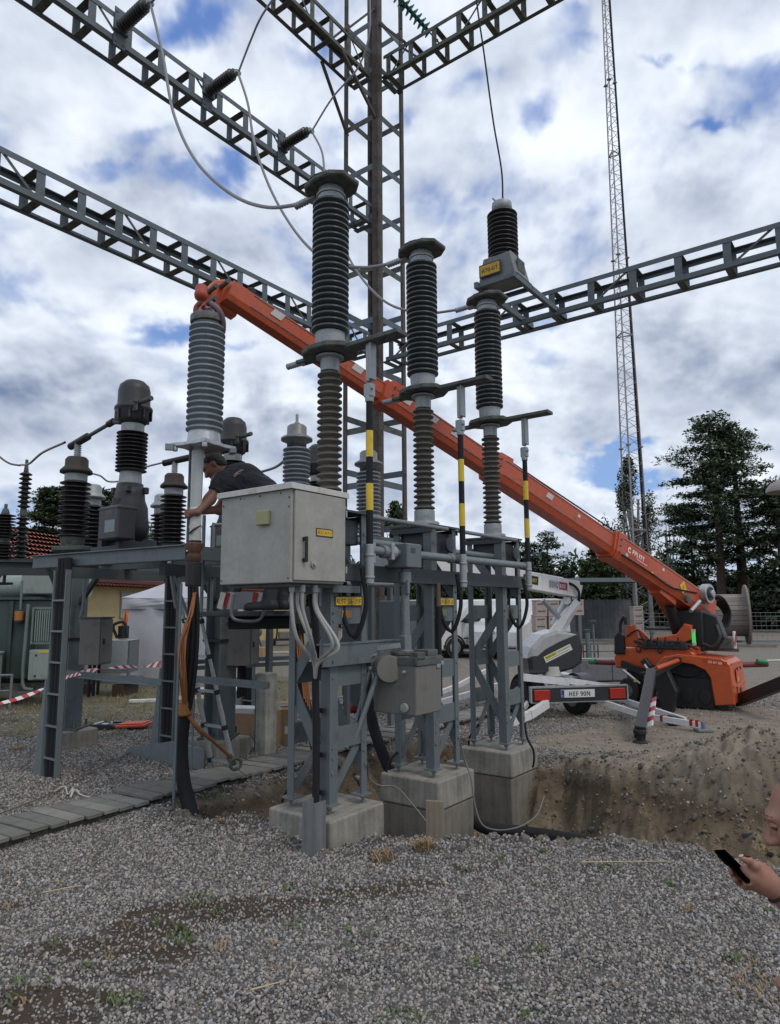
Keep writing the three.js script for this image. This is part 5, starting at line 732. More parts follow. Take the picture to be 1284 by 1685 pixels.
  // seams, hoses and small plates along the boom
  for (const [s0, s1, w, h] of [[.0, .29, .32, .385], [.31, .57, .265, .315], [.59, .765, .22, .26], [.78, .96, .175, .21]]) { part(t, 'weld_seam', [bar(at(s0, -w / 2 - .001, -h * .22), at(s1, -w / 2 - .001, -h * .22), .006, .010), bar(at(s0, -w / 2 - .001, h * .40), at(s1, -w / 2 - .001, h * .40), .006, .008)], MT.grime, W); }
  part(t, 'hose', [tube([at(.06, -.17, .08), at(.1, -.18, -.02), at(.15, -.178, -.12), at(.2, -.178, -.1), at(.29, -.178, -.12)], .012, 30, 6)], MT.cable, W);
  for (const [s, b, m] of [[.17, .09, MT.white], [.2, -.08, MT.yellow], [.40, .05, MT.white], [.52, -.05, MT.yellow], [.275, -.06, MT.white]]) part(t, 'decal', box(.06, .045, .003, 0, 0, 0).applyMatrix4(basis(dir.clone().negate(), up, side.clone().negate(), at(s, -(s < .3 ? .16 : .1325) - .003, b))), m, W);
  for (const s of [.285, .565, .755]) part(t, 'collar_bolt', [-.1, 0, .1].map((b) => hexbolt(at(s + .012, -.19 + (s > .5 ? .03 : 0) + (s > .7 ? .02 : 0), b), side.clone().negate(), .014, .012)), MT.grime, W);
  // logo lettering on the boom's near side
  const near = side.clone().negate(), facing = near.dot(camera.position.clone().sub(A)) > 0 ? near : side; const lm = basis(dir.clone().negate(), up, V(0, 0, 0).crossVectors(dir.clone().negate(), up), at(.245, 0, .03).addScaledVector(facing, .1625));
  const ls = sheet(t, 'lettering', .60, .15, print(660, 170, (c, w, h) => { c.fillStyle = '#b8400f'; c.fillRect(0, 0, w, h); c.fillStyle = '#f0ece4'; c.font = 'bold 110px sans-serif'; c.textBaseline = 'middle'; c.fillText('PPLYFT', 150, 70); c.lineWidth = 20; c.strokeStyle = '#f0ece4'; c.beginPath(); c.arc(72, 74, 40, .6, 5.6); c.stroke(); c.fillRect(66, 20, 16, 50); for (let i = 0; i < 14; i++) c.fillRect(300 + i * 24, 132 + (i % 3) * 3, 15, 16); }, .4), lm.clone().premultiply(t.matrixWorld.clone().invert()));
  part(t, 'warning_diamond', [box(.155, .155, .006, 0, 0, 0, .002).rotateZ(.785).applyMatrix4(basis(dir.clone().negate(), up, facing, at(.105, 0, .02).addScaledVector(facing, .166)))], MT.yellow, W);
  sheet(t, 'warning_sign', .1, .1, print(100, 100, (c) => { c.fillStyle = '#d8a80f'; c.fillRect(0, 0, 100, 100); c.fillStyle = '#1c1a14'; c.beginPath(); c.moveTo(56, 8); c.lineTo(30, 55); c.lineTo(48, 55); c.lineTo(40, 94); c.lineTo(70, 42); c.lineTo(52, 42); c.closePath(); c.fill(); }), basis(dir.clone().negate(), up, facing, at(.105, 0, .02).addScaledVector(facing, .1705)).premultiply(t.matrixWorld.clone().invert()));
  // winch, base casting, lift cylinders
  part(t, 'winch', [cyl(.165, .12, 0, 0, 0, 28).applyMatrix4(basis(V(0, 0, 0).crossVectors(facing, dir), facing, dir, at(.035, 0, .15).addScaledVector(facing, .15))), cyl(.06, .05, 0, 0, 0, 16).applyMatrix4(basis(V(0, 0, 0).crossVectors(facing, dir), facing, dir, at(.035, 0, .15).addScaledVector(facing, .28)))], MT.alu, W); part(t, 'winch_drum', cyl(.115, .02, 0, 0, 0, 24).applyMatrix4(basis(V(0, 0, 0).crossVectors(facing, dir), facing, dir, at(.035, 0, .15).addScaledVector(facing, .265))), BL, W);
  part(t, 'boom_foot', [poly([[.9, -.1], [.5, .16], [-.45, .15], [-.80, .03], [-.82, -.10], [-.5, -.24], [-.1, -.30], [.5, -.30]], .28, .02).applyMatrix4(basis(dir, up, V(0, 0, 0).crossVectors(dir, up), at(-.01, .15, 0))), bar(at(.11, 0, -.24), at(.16, 0, -.2), .2, .12)], MT.orangeBoom, W);
  part(t, 'hydraulic_hose', [0, 1, 2, 3].map((i) => tube([at(.0, -.1 + i * .05, .22), at(-.04, -.1 + i * .05, .34 - i * .02), at(-.075 - i * .004, -.1 + i * .05, .18), at(-.07, -.1 + i * .05, -.12), t.localToWorld(V(.82, 1.35, -.1 + i * .06))], .024, 26, 6)), MT.cable, W);
  part(t, 'lift_cylinder', [rod(t.localToWorld(V(.3, 1.0, .05)), at(.11, 0, -.32), .085, .085, 14)], BL, W); part(t, 'piston_rod', [rod(at(.055, -.2, -.05), at(.08, -.2, -.3), .035)], MT.alu, W); part(t, 'pin', [cyl(.07, .06, 0, 0, 0, 16).applyMatrix4(basis(V(0, 0, 0).crossVectors(facing, dir), facing, dir, at(.10, 0, -.16).addScaledVector(facing, .20)))], MT.grime, W);
  // boom head, shackle and hook
  const hd = part(t, 'boom_head', [poly([[-.06, -.105], [-.06, .13], [.06, .175], [.16, .15], [.24, .08], [.28, -.04], [.27, -.17], [.22, -.25], [.15, -.24], [.13, -.16], [.09, -.11]], .15, .015).applyMatrix4(basis(dir, up, V(0, 0, 0).crossVectors(dir, up), at(.972, .075, 0)))], MT.orange, W);
  part(hd, 'pin', [[.990, .06], [.999, -.06], [.995, -.18]].map(([s, b]) => rod(at(s, -.085, b), at(s, .085, b), .024, .024, 12)), MT.grime, W); part(hd, 'sheave', rod(at(.964, -.08, .11), at(.964, .08, .13), .05, .05, 18), BL, W);
  const hk = F(331, 486, TZ), tp = F(331, 512, TZ); part(t, 'swivel', [rod(F(332, 476, 6.02), hk, .06, .05, 14), new THREE.SphereGeometry(.062, 14, 10).applyMatrix4(m4(hk))], M([.35, .05, .025], .5), W);
  part(t, 'hook', tube([hk, F(330, 497, TZ), F(323, 506, TZ), F(323, 515, TZ), F(330, 520, TZ), F(338, 515, TZ), F(338, 508, TZ)], .024, 30, 8), M([.20, .045, .03], .5), W); part(t, 'shackle', tube([F(334, 505, TZ - .05), F(340, 512, TZ), F(345, 522, TZ), F(338, 528, TZ)], .022, 18), MT.strap, W);
  // outriggers: near leg, right leg, sliding tubes
  const nf = onGround(1054, 1222), n0 = F(1072, 1108, 10.3), lg = part(t, 'outrigger_leg', [bar(nf.clone().setY(.12), n0, .16, .13, V(1, 0, 0), .012)], M([.04, .04, .044], .45, { tx: 'mottle' }), W); part(lg, 'foot_pad', [cyl(.09, .03, nf.x, nf.y, nf.z, 18, .07), cyl(.04, .12, nf.x, nf.y + .03, nf.z, 12), cyl(.075, .05, nf.x, nf.y + .10, nf.z, 14)], MT.rubber, W);
  const e0 = n0.clone().sub(nf).normalize(); for (let i = 0; i < 6; i++) part(lg, 'stripe', bar(nf.clone().setY(.14).addScaledVector(e0, .1 + i * .14).add(V(.098, 0, .01)), nf.clone().setY(.14).addScaledVector(e0, .1 + (i + 1) * .14).add(V(.098, 0, .01)), .02, .1, V(0, 0, 1)), i % 2 ? MT.red : MT.white, W); part(lg, 'control_valve', [box(.13, .12, .1, 0, 0, 0, .01).applyMatrix4(m4(F(1069, 1119, 10.15)))], MT.steel, W); part(lg, 'label', box(.06, .05, .004, 0, 0, 0).applyMatrix4(m4(F(1069, 1133, 9.98), -.2)), MT.yellow, W);
  part(t, 'outrigger_arm', [bar(n0, F(1120, 1085, 11.2), .10, .10), bar(F(1080, 1098, 10.4), F(1110, 1088, 11), .06, .06)], BL, W); part(t, 'outrigger_knee', [poly([[-.3, .55], [.05, .62], [.18, .3], [.1, 0], [-.02, .02], [-.08, .3]], .16, .02).rotateY(YAW).applyMatrix4(m4(F(1098, 1165, 10.9).setY(.02)))], BL, W); part(t, 'tensioner', rod(F(1080, 1100, 10.3), F(1115, 1087, 11), .035), MT.orange, W);
  const rl = part(t, 'outrigger_leg', [bar(F(1215, 1153, 11.0), F(1320, 1112, 9.6), .12, .17)], BL, W); part(rl, 'top_strip', bar(F(1228, 1142, 10.9), F(1320, 1101, 9.6), .13, .02), MT.white, W);
  part(t, 'sliding_tube', [rod(F(972, 1089, 12.6), F(1062, 1093, 11.9), .045)], MT.darkred, W); part(t, 'sliding_tube', [rod(F(1215, 1094, 12.2), F(1262, 1093, 12.3), .05)], MT.darkred, W); part(t, 'tube_end', [rod(F(971, 1088.5, 12.6), F(980, 1089, 12.5), .05)], MT.green, W); part(t, 'tube_end', [rod(F(1246, 1088, 12.2), F(1262, 1090, 12.2), .045)], MT.green, W); part(t, 'thin_rod', [rod(F(950, 1084, 12.8), F(975, 1085, 12.6), .014), rod(F(1262, 1087, 12.2), F(1310, 1086, 12.2), .014)], MT.alu, W);
}
// ------------------------------------------------------------------ white trailer lift with its basket under the worker
const BK = { d: 6.75 };
{
  const c = G(925, 1175), O = V(c.x, 0, c.z), ta = .10, t = thing('boom_lift', 'white towable boom lift with a dark battery hood and plated tail board', 'boom lift', O, ta), W = { world: true }, wb = M([.74, .75, .75], .4, { tx: 'weather', rep: .8 });
  const a = F(873, 1144, 10.1), b = F(1031, 1140, 10.35), n = V(0, 0, 1), mid = a.clone().lerp(b, .5), X = b.clone().sub(a).setY(0).normalize(), Lw = a.distanceTo(b), Zf = V(-X.z, 0, X.x), BM = (s, y, z) => basis(X, UP, Zf, mid.clone().addScaledVector(X, s).addScaledVector(UP, y).addScaledVector(Zf, z));
  const tb = part(t, 'tail_board', [box(Lw, .20, .05, 0, 0, 0, .01).applyMatrix4(BM(0, 0, 0))], M([.03, .03, .032], .5), W); part(tb, 'frame', [box(Lw + .02, .025, .07, 0, 0, 0).applyMatrix4(BM(0, .11, 0)), box(.02, .2, .07, 0, 0, 0).applyMatrix4(BM(-Lw / 2, 0, .005)), box(.02, .2, .07, 0, 0, 0).applyMatrix4(BM(Lw / 2, 0, .005)), box(Lw, .012, .06, 0, 0, 0).applyMatrix4(BM(0, -.105, .002))], MT.alu, W);
  for (const s of [-1, 1]) part(tb, 'tail_lamp', [box(.24, .15, .03, 0, 0, 0, .008).applyMatrix4(BM(s * (Lw / 2 - .16), 0, .035))], MT.lampRed, W);
  part(tb, 'licence_plate', box(.52, .112, .008, 0, 0, 0, .003).applyMatrix4(BM(-.03, .012, .03)), MT.white, W); sheet(tb, 'plate_face', .51, .105, print(520, 108, (q) => { q.fillStyle = '#d9dcd8'; q.fillRect(0, 0, 520, 108); q.fillStyle = '#1d3f8f'; q.fillRect(0, 0, 46, 108); q.fillStyle = '#e5d060'; q.font = 'bold 34px sans-serif'; q.fillText('S', 12, 96); q.fillStyle = '#16181a'; q.font = 'bold 94px sans-serif'; q.textAlign = 'center'; q.textBaseline = 'middle'; q.save(); q.translate(285, 58); q.scale(.92, 1); q.fillText('HEF 90N', 0, 0); q.restore(); }), BM(-.03, .012, .0355).premultiply(t.matrixWorld.clone().invert()));
  // chassis and outriggers
  part(t, 'chassis', [bar(F(858, 1114, 10.3), F(935, 1122, 10.4), .12, .10), bar(F(935, 1120, 10.4), F(1005, 1131, 10.6), .11, .09), bar(F(905, 1140, 10.2), F(918, 1112, 10.8), .1, .1), bar(F(985, 1140, 10.5), F(965, 1118, 11), .08, .08), box(.5, .12, .7, 0, 0, 0, .02).applyMatrix4(m4(F(915, 1115, 11), 0, ta))], wb, W);
  part(t, 'turntable_motor', [cyl(.13, .14, 0, 0, 0, 18).applyMatrix4(m4(F(908, 1112, 10.5)))], M([.5, .5, .45], .5), W);
  for (const [q, l] of [[[957, 1150, 10.9], 1], [[870, 1130, 11.6], 0]]) { const p = G(q[0], 1174); const wh = part(t, 'wheel', [cyl(.26, .17, 0, 0, 0, 28).rotateZ(Math.PI / 2).rotateY(.42).applyMatrix4(m4(V(p.x, .26, p.z)))], MT.rubber, W); part(wh, 'rim', [cyl(.15, .185, 0, 0, 0, 20).rotateZ(Math.PI / 2).rotateY(.42).applyMatrix4(m4(V(p.x, .26, p.z).add(V(.005, 0, 0))))], MT.alu, W); part(t, 'fender', [new THREE.CylinderGeometry(.33, .33, .22, 20, 1, true, -.3, Math.PI + .2).rotateZ(Math.PI / 2).rotateX(-.0).rotateY(.42).applyMatrix4(m4(V(p.x, .27, p.z)))], M([.05, .05, .055], .4, { side: THREE.DoubleSide }), W); }
  const og = (pts, w0, w1, label) => { const o = part(t, 'outrigger', pts.slice(1).map((p, i) => bar(pts[i], p, w0, w1)), wb, W); return o; };
  const f1 = onGround(1158, 1204); const o1 = og([F(975, 1150, 10.5), F(1060, 1178, 9.7), f1.clone().setY(.08)], .05, .075); part(o1, 'foot', [box(.2, .04, .16, f1.x, f1.y + .02, f1.z, .01), cyl(.03, .1, f1.x, f1.y + .03, f1.z)], MT.galv, W); part(o1, 'stay', [bar(F(1020, 1150, 10.6), F(1128, 1185, 9.55), .05, .07)], wb, W); part(o1, 'cylinder_end', box(.16, .13, .14, 0, 0, 0, .03).applyMatrix4(m4(F(1109, 1186, 9.6), 0, .3, -.2)), BLK(), W);
  for (const i of [0, 1, 3.6, 4.1]) { const s = .14 + i * .19, p0 = F(1060, 1178, 9.7), p1 = f1.clone().setY(.10); part(o1, 'red_stripe', bar(p0.clone().lerp(p1, s - .03), p0.clone().lerp(p1, s + .015), .055, .080), MT.red, W); }
  const f2 = onGround(842, 1196); og([F(900, 1158, 10.1), F(872, 1176, 9.7), f2.clone().setY(.06)], .08, .11); og([F(880, 1140, 10.6), F(862, 1166, 10.4), F(838, 1200, 9.6)], .05, .06);
  og([F(800, 1104, 12.2), F(750, 1130, 11.8), F(690, 1152, 11.2)], .06, .07); og([F(820, 1128, 11.8), F(760, 1146, 11.2), F(700, 1163, 10.9)], .06, .09);
  // battery hood
  const pc = F(904, 1073, 10.7); const hood = part(t, 'battery_hood', [poly([[-.44, -.30], [-.46, -.1], [-.40, .06], [-.2, .26], [.05, .33], [.40, .30], [.45, .1], [.43, -.14], [.3, -.22], [.0, -.3]], .7, .06).translate(0, 0, -.35).scale(.84, .84, .84).rotateY(.15).applyMatrix4(m4(pc))], M([.035, .035, .04], .3, { phys: 1, clearcoat: .4 }), W);
  part(hood, 'grey_top', [poly([[-.468, -.04], [-.41, .07], [-.2, .272], [.05, .342], [.36, .315], [.05, .2], [-.2, .08], [-.36, -.04]], .71, .06).translate(0, 0, -.355).scale(.84, .84, .84).rotateY(.15).applyMatrix4(m4(pc))], M([.42, .42, .43], .35, { phys: 1, clearcoat: .4, tx: 'weather' }), W);
  const lab = (w, h, p, rz, mat) => sheet(hood, 'label', w, h, mat, m4(p.clone().sub(O).applyAxisAngle(UP, -ta), 0, .15 - ta, rz)); const zf = V(Math.sin(.15), 0, Math.cos(.15)).multiplyScalar(.301), xf = V(Math.cos(.15), 0, -Math.sin(.15));
  lab(.46, .095, pc.clone().add(zf).addScaledVector(xf, .02).add(V(0, .0, 0)), .42, print(520, 110, (q) => { q.fillStyle = '#d8d8d2'; q.fillRect(0, 0, 520, 110); q.fillStyle = '#c8c020'; q.fillRect(16, 12, 230, 50); q.fillStyle = '#23231c'; q.font = 'bold 40px sans-serif'; q.fillText('RESHUSET', 24, 52); q.fillStyle = '#9a9420'; for (let i = 0; i < 9; i++) q.fillRect(262 + i * 27, 22, 20, 28); q.fillStyle = '#555'; q.fillRect(20, 78, 450, 8); }));
  // arms and boom
  const piv = F(945, 985, 10.75); part(t, 'lower_arm', [bar(F(908, 1042, 10.55), F(948, 988, 10.55), .09, .16, V(0, 0, 1)), bar(F(922, 1044, 10.9), F(952, 990, 10.9), .06, .14, V(0, 0, 1)), bar(F(900, 1042, 10.75), F(935, 1040, 10.75), .3, .07)], wb, W); part(t, 'lift_cylinder', [rod(F(893, 987, 10.5), F(925, 1022, 10.6), .04), rod(F(912, 1030, 10.75), F(934, 988, 10.75), .07)], MT.alu, W); part(t, 'pivot', [rod(F(932, 988, 10.4), F(940, 992, 11), .06)], wb, W);
  const r0 = F(947, 970, 10.6), r1 = F(770, 938, 9.0), r2 = F(640, 917, 8.1), r3 = F(560, 957, 7.5); const bo = part(t, 'boom', [bar(r0, r1, .17, .25, UP, .012)], wb, W); part(t, 'inner_boom', bar(r1.clone().lerp(r0, .05), r2, .12, .17), wb, W); part(t, 'jib', [bar(r2, F(600, 935, 7.8), .1, .12), rod(F(648, 962, 7.9), F(480, 960, 7.0), .03)], MT.galv, W); part(t, 'boom_cylinder', [rod(F(924, 955, 10.4), F(856, 943, 9.7), .05), rod(F(856, 943, 9.7), F(768, 928, 8.9), .035)], wb, W); part(bo, 'end_plate', bar(F(950, 962, 10.6), F(945, 988, 10.6), .19, .12, V(1, 0, 0)), wb, W); part(t, 'hose', tube([F(925, 957, 10.4), F(942, 962, 10.35), F(952, 972, 10.4), F(953, 990, 10.5)], .02, 16), MT.cable, W);
  const bd = r0.clone().sub(r1).normalize(), bs = V(-bd.z, 0, bd.x).negate().normalize(); if (bs.dot(camera.position.clone().sub(r0)) < 0) bs.negate(); const bu = V(0, 0, 0).crossVectors(bs, bd).normalize(); const LM = (s, y = 0) => basis(bd, bu, bs, r1.clone().lerp(r0, s).addScaledVector(bs, .089).addScaledVector(bu, y)).premultiply(t.matrixWorld.clone().invert());
  sheet(bo, 'lettering', .46, .13, print(460, 130, (q) => { q.fillStyle = '#bdc0c2'; q.fillRect(0, 0, 460, 130); q.fillStyle = '#20285f'; q.font = 'bold 120px sans-serif'; q.textBaseline = 'middle'; q.save(); q.scale(.72, 1); q.fillText('DINO', 4, 68); q.restore(); q.fillStyle = '#8f2626'; q.fillRect(246, 10, 206, 110); q.fillStyle = '#d8c8c8'; q.font = 'bold 78px sans-serif'; q.save(); q.translate(256, 68); q.scale(.82, 1); q.fillText('RXTE', 0, 0); q.restore(); }), LM(.77, 0)); sheet(bo, 'yellow_label', .34, .12, print(340, 120, (q) => { q.fillStyle = '#1b1b18'; q.fillRect(0, 0, 340, 120); q.fillStyle = '#c9b91e'; q.font = 'bold 66px sans-serif'; q.textAlign = 'center'; q.textBaseline = 'middle'; q.save(); q.translate(170, 62); q.scale(.86, 1); q.fillText('RESHUSET', 0, 0); q.restore(); }), LM(.50, .01)); part(bo, 'warning_label', box(.07, .07, .003, 0, 0, 0).applyMatrix4(basis(bd, bu, bs, r1.clone().lerp(r0, .955).addScaledVector(bs, .087))), MT.yellow, W);
}
function BLK() { return MT.black; }
{ // work basket of the lift behind the control box
  const a = F(362, 985, 6.7), b = F(474, 985, 7.0), t = thing('work_basket', 'work basket with red and white chevrons and tube rails under the control box', 'work platform', V((a.x + b.x) / 2, 1.55, (a.z + b.z) / 2), .1), W = { world: true };
  part(t, 'floor', box(1.0, .05, .66, 0, 0.0, -.1, .01), MT.darksteel); part(t, 'side_panel', bar(a.clone().setY(a.y - .02), b.clone().setY(a.y - .02), .02, .17), M([.36, .38, .40], .5, { tx: 'weather' }), W);
  for (let i = 0; i < 7; i++) { const s = [.03, .09, .15, .50, .56, .86, .92][i], p = a.clone().lerp(b, s).setY(a.y - .02); part(t, i % 2 ? 'red_stripe' : 'white_stripe', box(.05, .16, .006, 0, 0, 0).rotateZ(-.25).applyMatrix4(m4(p.add(V(0, 0, .02)), 0, -.1)), i % 2 ? MT.red : MT.white, W); }
  part(t, 'handle', tube([F(385, 978, 6.55), F(381, 1010, 6.55), F(386, 1019, 6.55), F(424, 1021, 6.6), F(433, 1012, 6.6), F(434, 980, 6.6)], .016, 40), MT.galv, W);
  for (const [x, z] of [[-.48, .2], [.48, .2], [-.48, -.4], [.48, -.4]]) part(t, 'post', rod(V(x, .02, z), V(x, .95, z), .018), MT.galv); part(t, 'top_rail', [rod(V(-.48, .93, -.4), V(.48, .93, -.4), .018), rod(V(.48, .93, .2), V(.48, .93, -.4), .018)], MT.galv);
  part(t, 'under_frame', [box(.7, .12, .3, .1, -.09, -.1, .02), box(.12, .2, .12, .45, -.1, -.2)], MT.rubber);
}
{ // more cables on and behind the breaker frames
  const at = (i, x, y, z) => yd(PC[i], x, y, z);
  single('black_cable_pipe', 'black cable pipe with a brown upper end strapped to the middle breaker frame', 'cable pipe', rod(at(1, .235, 1.42, .155), at(1, .235, .66, .155), .024, .026, 14), MT.cable, { world: true });
  single('brown_pipe_end', 'brown pipe stub above the black cable pipe on the middle frame', 'pipe', rod(at(1, .235, 1.62, .155), at(1, .235, 1.42, .155), .022, .022, 12), M([.12, .09, .065], .7), { world: true });
  single('heavy_cable', 'thick black cable curving into the trench between the nearest and middle frames', 'cable', tube([F(602, 1090, 6.75), F(606, 1150, 6.75), F(616, 1200, 6.7), F(630, 1240, 6.65), F(646, 1278, 6.6), F(664, 1330, 6.5)], .052, 40, 12), MT.cable, { world: true });
  single('heavy_cable', 'black cable running behind the nearest frame with copper wires beside it', 'cable', tube([F(492, 1040, 7.2), F(496, 1110, 7.1), F(504, 1160, 7.0), F(515, 1210, 6.9), F(526, 1260, 6.8)], .05, 40, 12), MT.cable, { world: true });
  const t = thing('copper_wires', 'bundle of bare copper wires hanging behind the nearest breaker frame', 'wires', onGround(500, 1240)); for (let i = 0; i < 4; i++) part(t, 'wire', tube([F(489 + i * 2, 1040, 7.1), F(490 + i * 3, 1075, 7.05), F(496 + i * 3, 1110, 7.0), F(501 + i * 3, 1150 + i * 6, 6.95)], .009, 20, 5), MT.copper, { world: true });
}
// ------------------------------------------------------------------ buildings, vehicles and stores behind the yard
{ // yellow house with a red tiled roof
  const A = V(-9.2, 0, -13.6), B = V(-4.6, 0, -33.6), dir = B.clone().sub(A).normalize(), t = thing('yellow_building', 'low yellow rendered building with a red tiled roof behind the tent', 'building', A, Math.atan2(-dir.z, dir.x)), L = A.distanceTo(B), H = 2.42, D = 6, ov = .45, rh = 1.45;
  // own axes: x along the wall away from the camera, +z into the yard
  const wm = M([.60, .47, .235], .85, { tx: 'mottle', rep: .4 });
  part(t, 'wall', [box(L, H, .2, L / 2, H / 2, -.1), box(.2, H, D - .2, L - .1, H / 2, -D / 2 - .1), box(.2, H, D - .2, .1, H / 2, -D / 2 - .1), box(L, H, .2, L / 2, H / 2, -D + .1)], wm); part(t, 'plinth', box(L + .02, .3, .05, L / 2, .12, .012), MT.concrete);
  const gable = poly([[-D / 2, 0], [D / 2, 0], [0, rh]], .18); for (const x of [.01, L - .19]) part(t, 'gable', gable.clone().rotateY(Math.PI / 2).translate(x, H, -D / 2), wm);
  const rows = 11, tilesM = M([.45, .165, .12], .75, { tx: 'weather', rep: .8 }), half = D / 2 + ov, sl = Math.hypot(half, rh + .25), an = Math.atan2(rh + .25, half), rf = part(t, 'roof', [box(L + .8, .04, sl, 0, 0, 0).rotateX(an).translate(L / 2, H + (rh + .05) / 2 - .08, -D / 2 + half / 2), box(L + .8, .04, sl, 0, 0, 0).rotateX(-an).translate(L / 2, H + (rh + .05) / 2 - .08, -D / 2 - half / 2)], tilesM);
  for (const s of [1, -1]) { const gs = []; for (let r = 0; r < rows; r++) { const n = Math.round((L + .8) / .16), pos = [], idx = []; for (let i = 0; i <= n * 3; i++) { const x = -.4 + i / (n * 3) * (L + .8), w = .022 * Math.sin(i / 3 * 2 * Math.PI); pos.push(x, .05 + w, r * sl / rows, x, .012 + w, (r + 1.08) * sl / rows - .02, x, -.02, (r + 1.08) * sl / rows - .02); if (i) { const k = (i - 1) * 3; idx.push(k, k + 1, k + 4, k, k + 4, k + 3, k + 1, k + 2, k + 5, k + 1, k + 5, k + 4); } } const g = new THREE.BufferGeometry(); g.setAttribute('position', new THREE.BufferAttribute(new Float32Array(pos), 3)); g.setIndex(idx); g.computeVertexNormals(); const q = g.translate(0, 0, 0); q.scale(1, -1, -1).scale(1, -1, 1); gs.push(clean(new THREE.BufferGeometry().copy(g))); }
    const m = part(rf, 'roof_tiles', gs, M([.45, .165, .12], .75, { tx: 'weather', rep: .8, side: THREE.DoubleSide }), { kind: 'stuff' }); m.rotation.set(s > 0 ? an : -an, 0, 0); if (s < 0) m.scale.set(1, 1, -1); m.position.set(0, H + rh + .06, -D / 2); m.scale.z *= -1; }
  part(rf, 'gutter', [box(L + .8, .10, .10, L / 2, H - .06, ov + .1)], M([.11, .03, .025], .5)); part(rf, 'soffit', box(L + .7, .02, ov, L / 2, H - .02, ov / 2), M([.3, .22, .14], .8));
  for (const [x, w, y, h] of [[7.2, 1.5, 1.72, .62], [12.5, 1.2, 1.6, .7], [16.5, 1.2, 1.6, .7]]) { const wd = part(t, 'window', box(w, h, .03, x, y, .016), M([.30, .315, .33], .5, { tx: 'mottle' })); part(wd, 'frame', [box(w + .1, .06, .07, x, y + h / 2 + .02, .02), box(w + .1, .06, .09, x, y - h / 2 - .02, .02), box(.06, h - .02, .06, x - w / 2, y, .02), box(.06, h - .02, .06, x + w / 2, y, .02)], M([.38, .36, .32], .6)); }
  part(t, 'downpipe', rod(V(9.6, 0, .12), V(9.6, H - .1, .12), .04), MT.grime);
}
{ // white party tent
  const p = G(303, 1118), t = thing('white_tent', 'white square canopy tent with closed side walls in front of the yellow building', 'tent', p, -.16), w = 1.0, H = 1.62, cl = M([.56, .565, .60], .9, { tx: 'cloth', rep: .6, side: THREE.DoubleSide });
  const wall = (seed) => { const N = 30, K = 14, pos = [], idx = [], r = rng(seed), ph = r() * 6; for (let j = 0; j <= K; j++) for (let i = 0; i <= N; i++) { const x = -w + i / N * 2 * w, y = j / K * H, e = Math.sin(i / N * Math.PI); pos.push(x, y, e * (.03 * Math.sin(x * 9 + ph + y * .6) + .025 * fbm(x * 2 + seed, y * 2.4, 4) * 2 + .05 * Math.sin(y / H * Math.PI))); } for (let j = 0; j < K; j++) for (let i = 0; i < N; i++) { const k = j * (N + 1) + i; idx.push(k, k + 1, k + N + 2, k, k + N + 2, k + N + 1); } const g = new THREE.BufferGeometry(); g.setAttribute('position', new THREE.BufferAttribute(new Float32Array(pos), 3)); g.setIndex(idx); g.computeVertexNormals(); return g; };
  for (let k = 0; k < 4; k++) part(t, 'side_wall', wall(k + 3).translate(0, 0, w).rotateY(k * Math.PI / 2), cl);
  for (let k = 0; k < 4; k++) part(t, 'valance', wall(k + 9).scale(1.02, .15, 1).translate(0, H - .02, w + .03).rotateY(k * Math.PI / 2), cl);
  const top = []; const e = w * 1.04; for (let k = 0; k < 4; k++) { const g = new THREE.BufferGeometry(), N = 8, pos = [], idx = []; for (let j = 0; j <= N; j++) { const s = j / N, hw = e * (1 - s), y = H + .24 + .55 * (s * .75 + .25 * s * s) ; for (let i = 0; i <= 6; i++) pos.push((i / 6 * 2 - 1) * hw, y - .03 * Math.sin(i / 6 * Math.PI) * (1 - s), e * (1 - s)); } for (let j = 0; j < N; j++) for (let i = 0; i < 6; i++) { const q = j * 7 + i; idx.push(q, q + 1, q + 8, q, q + 8, q + 7); } g.setAttribute('position', new THREE.BufferAttribute(new Float32Array(pos), 3)); g.setIndex(idx); g.computeVertexNormals(); top.push(g.rotateY(k * Math.PI / 2)); } part(t, 'roof', top, cl);
  part(t, 'pole', [[-1, -1], [1, -1], [-1, 1], [1, 1]].map(([a, b]) => box(.03, H + .2, .03, a * (w - .03), (H + .2) / 2, b * (w - .03))), MT.alu);
}
{ const p = G(268, 1075); single('orange_strap', 'orange lifting strap hanging left of the white tent', 'strap', [tube([F(209, 1005, 14.2), F(206, 1020, 14.2), F(199, 1042, 14.2), F(196, 1052, 14.2)], .04, 14), tube([F(209, 1005, 14.2), F(209, 1020, 14.1), F(204, 1038, 14.1), F(198, 1052, 14.2)], .025, 14)], M([.55, .14, .03], .8), { world: true }); }
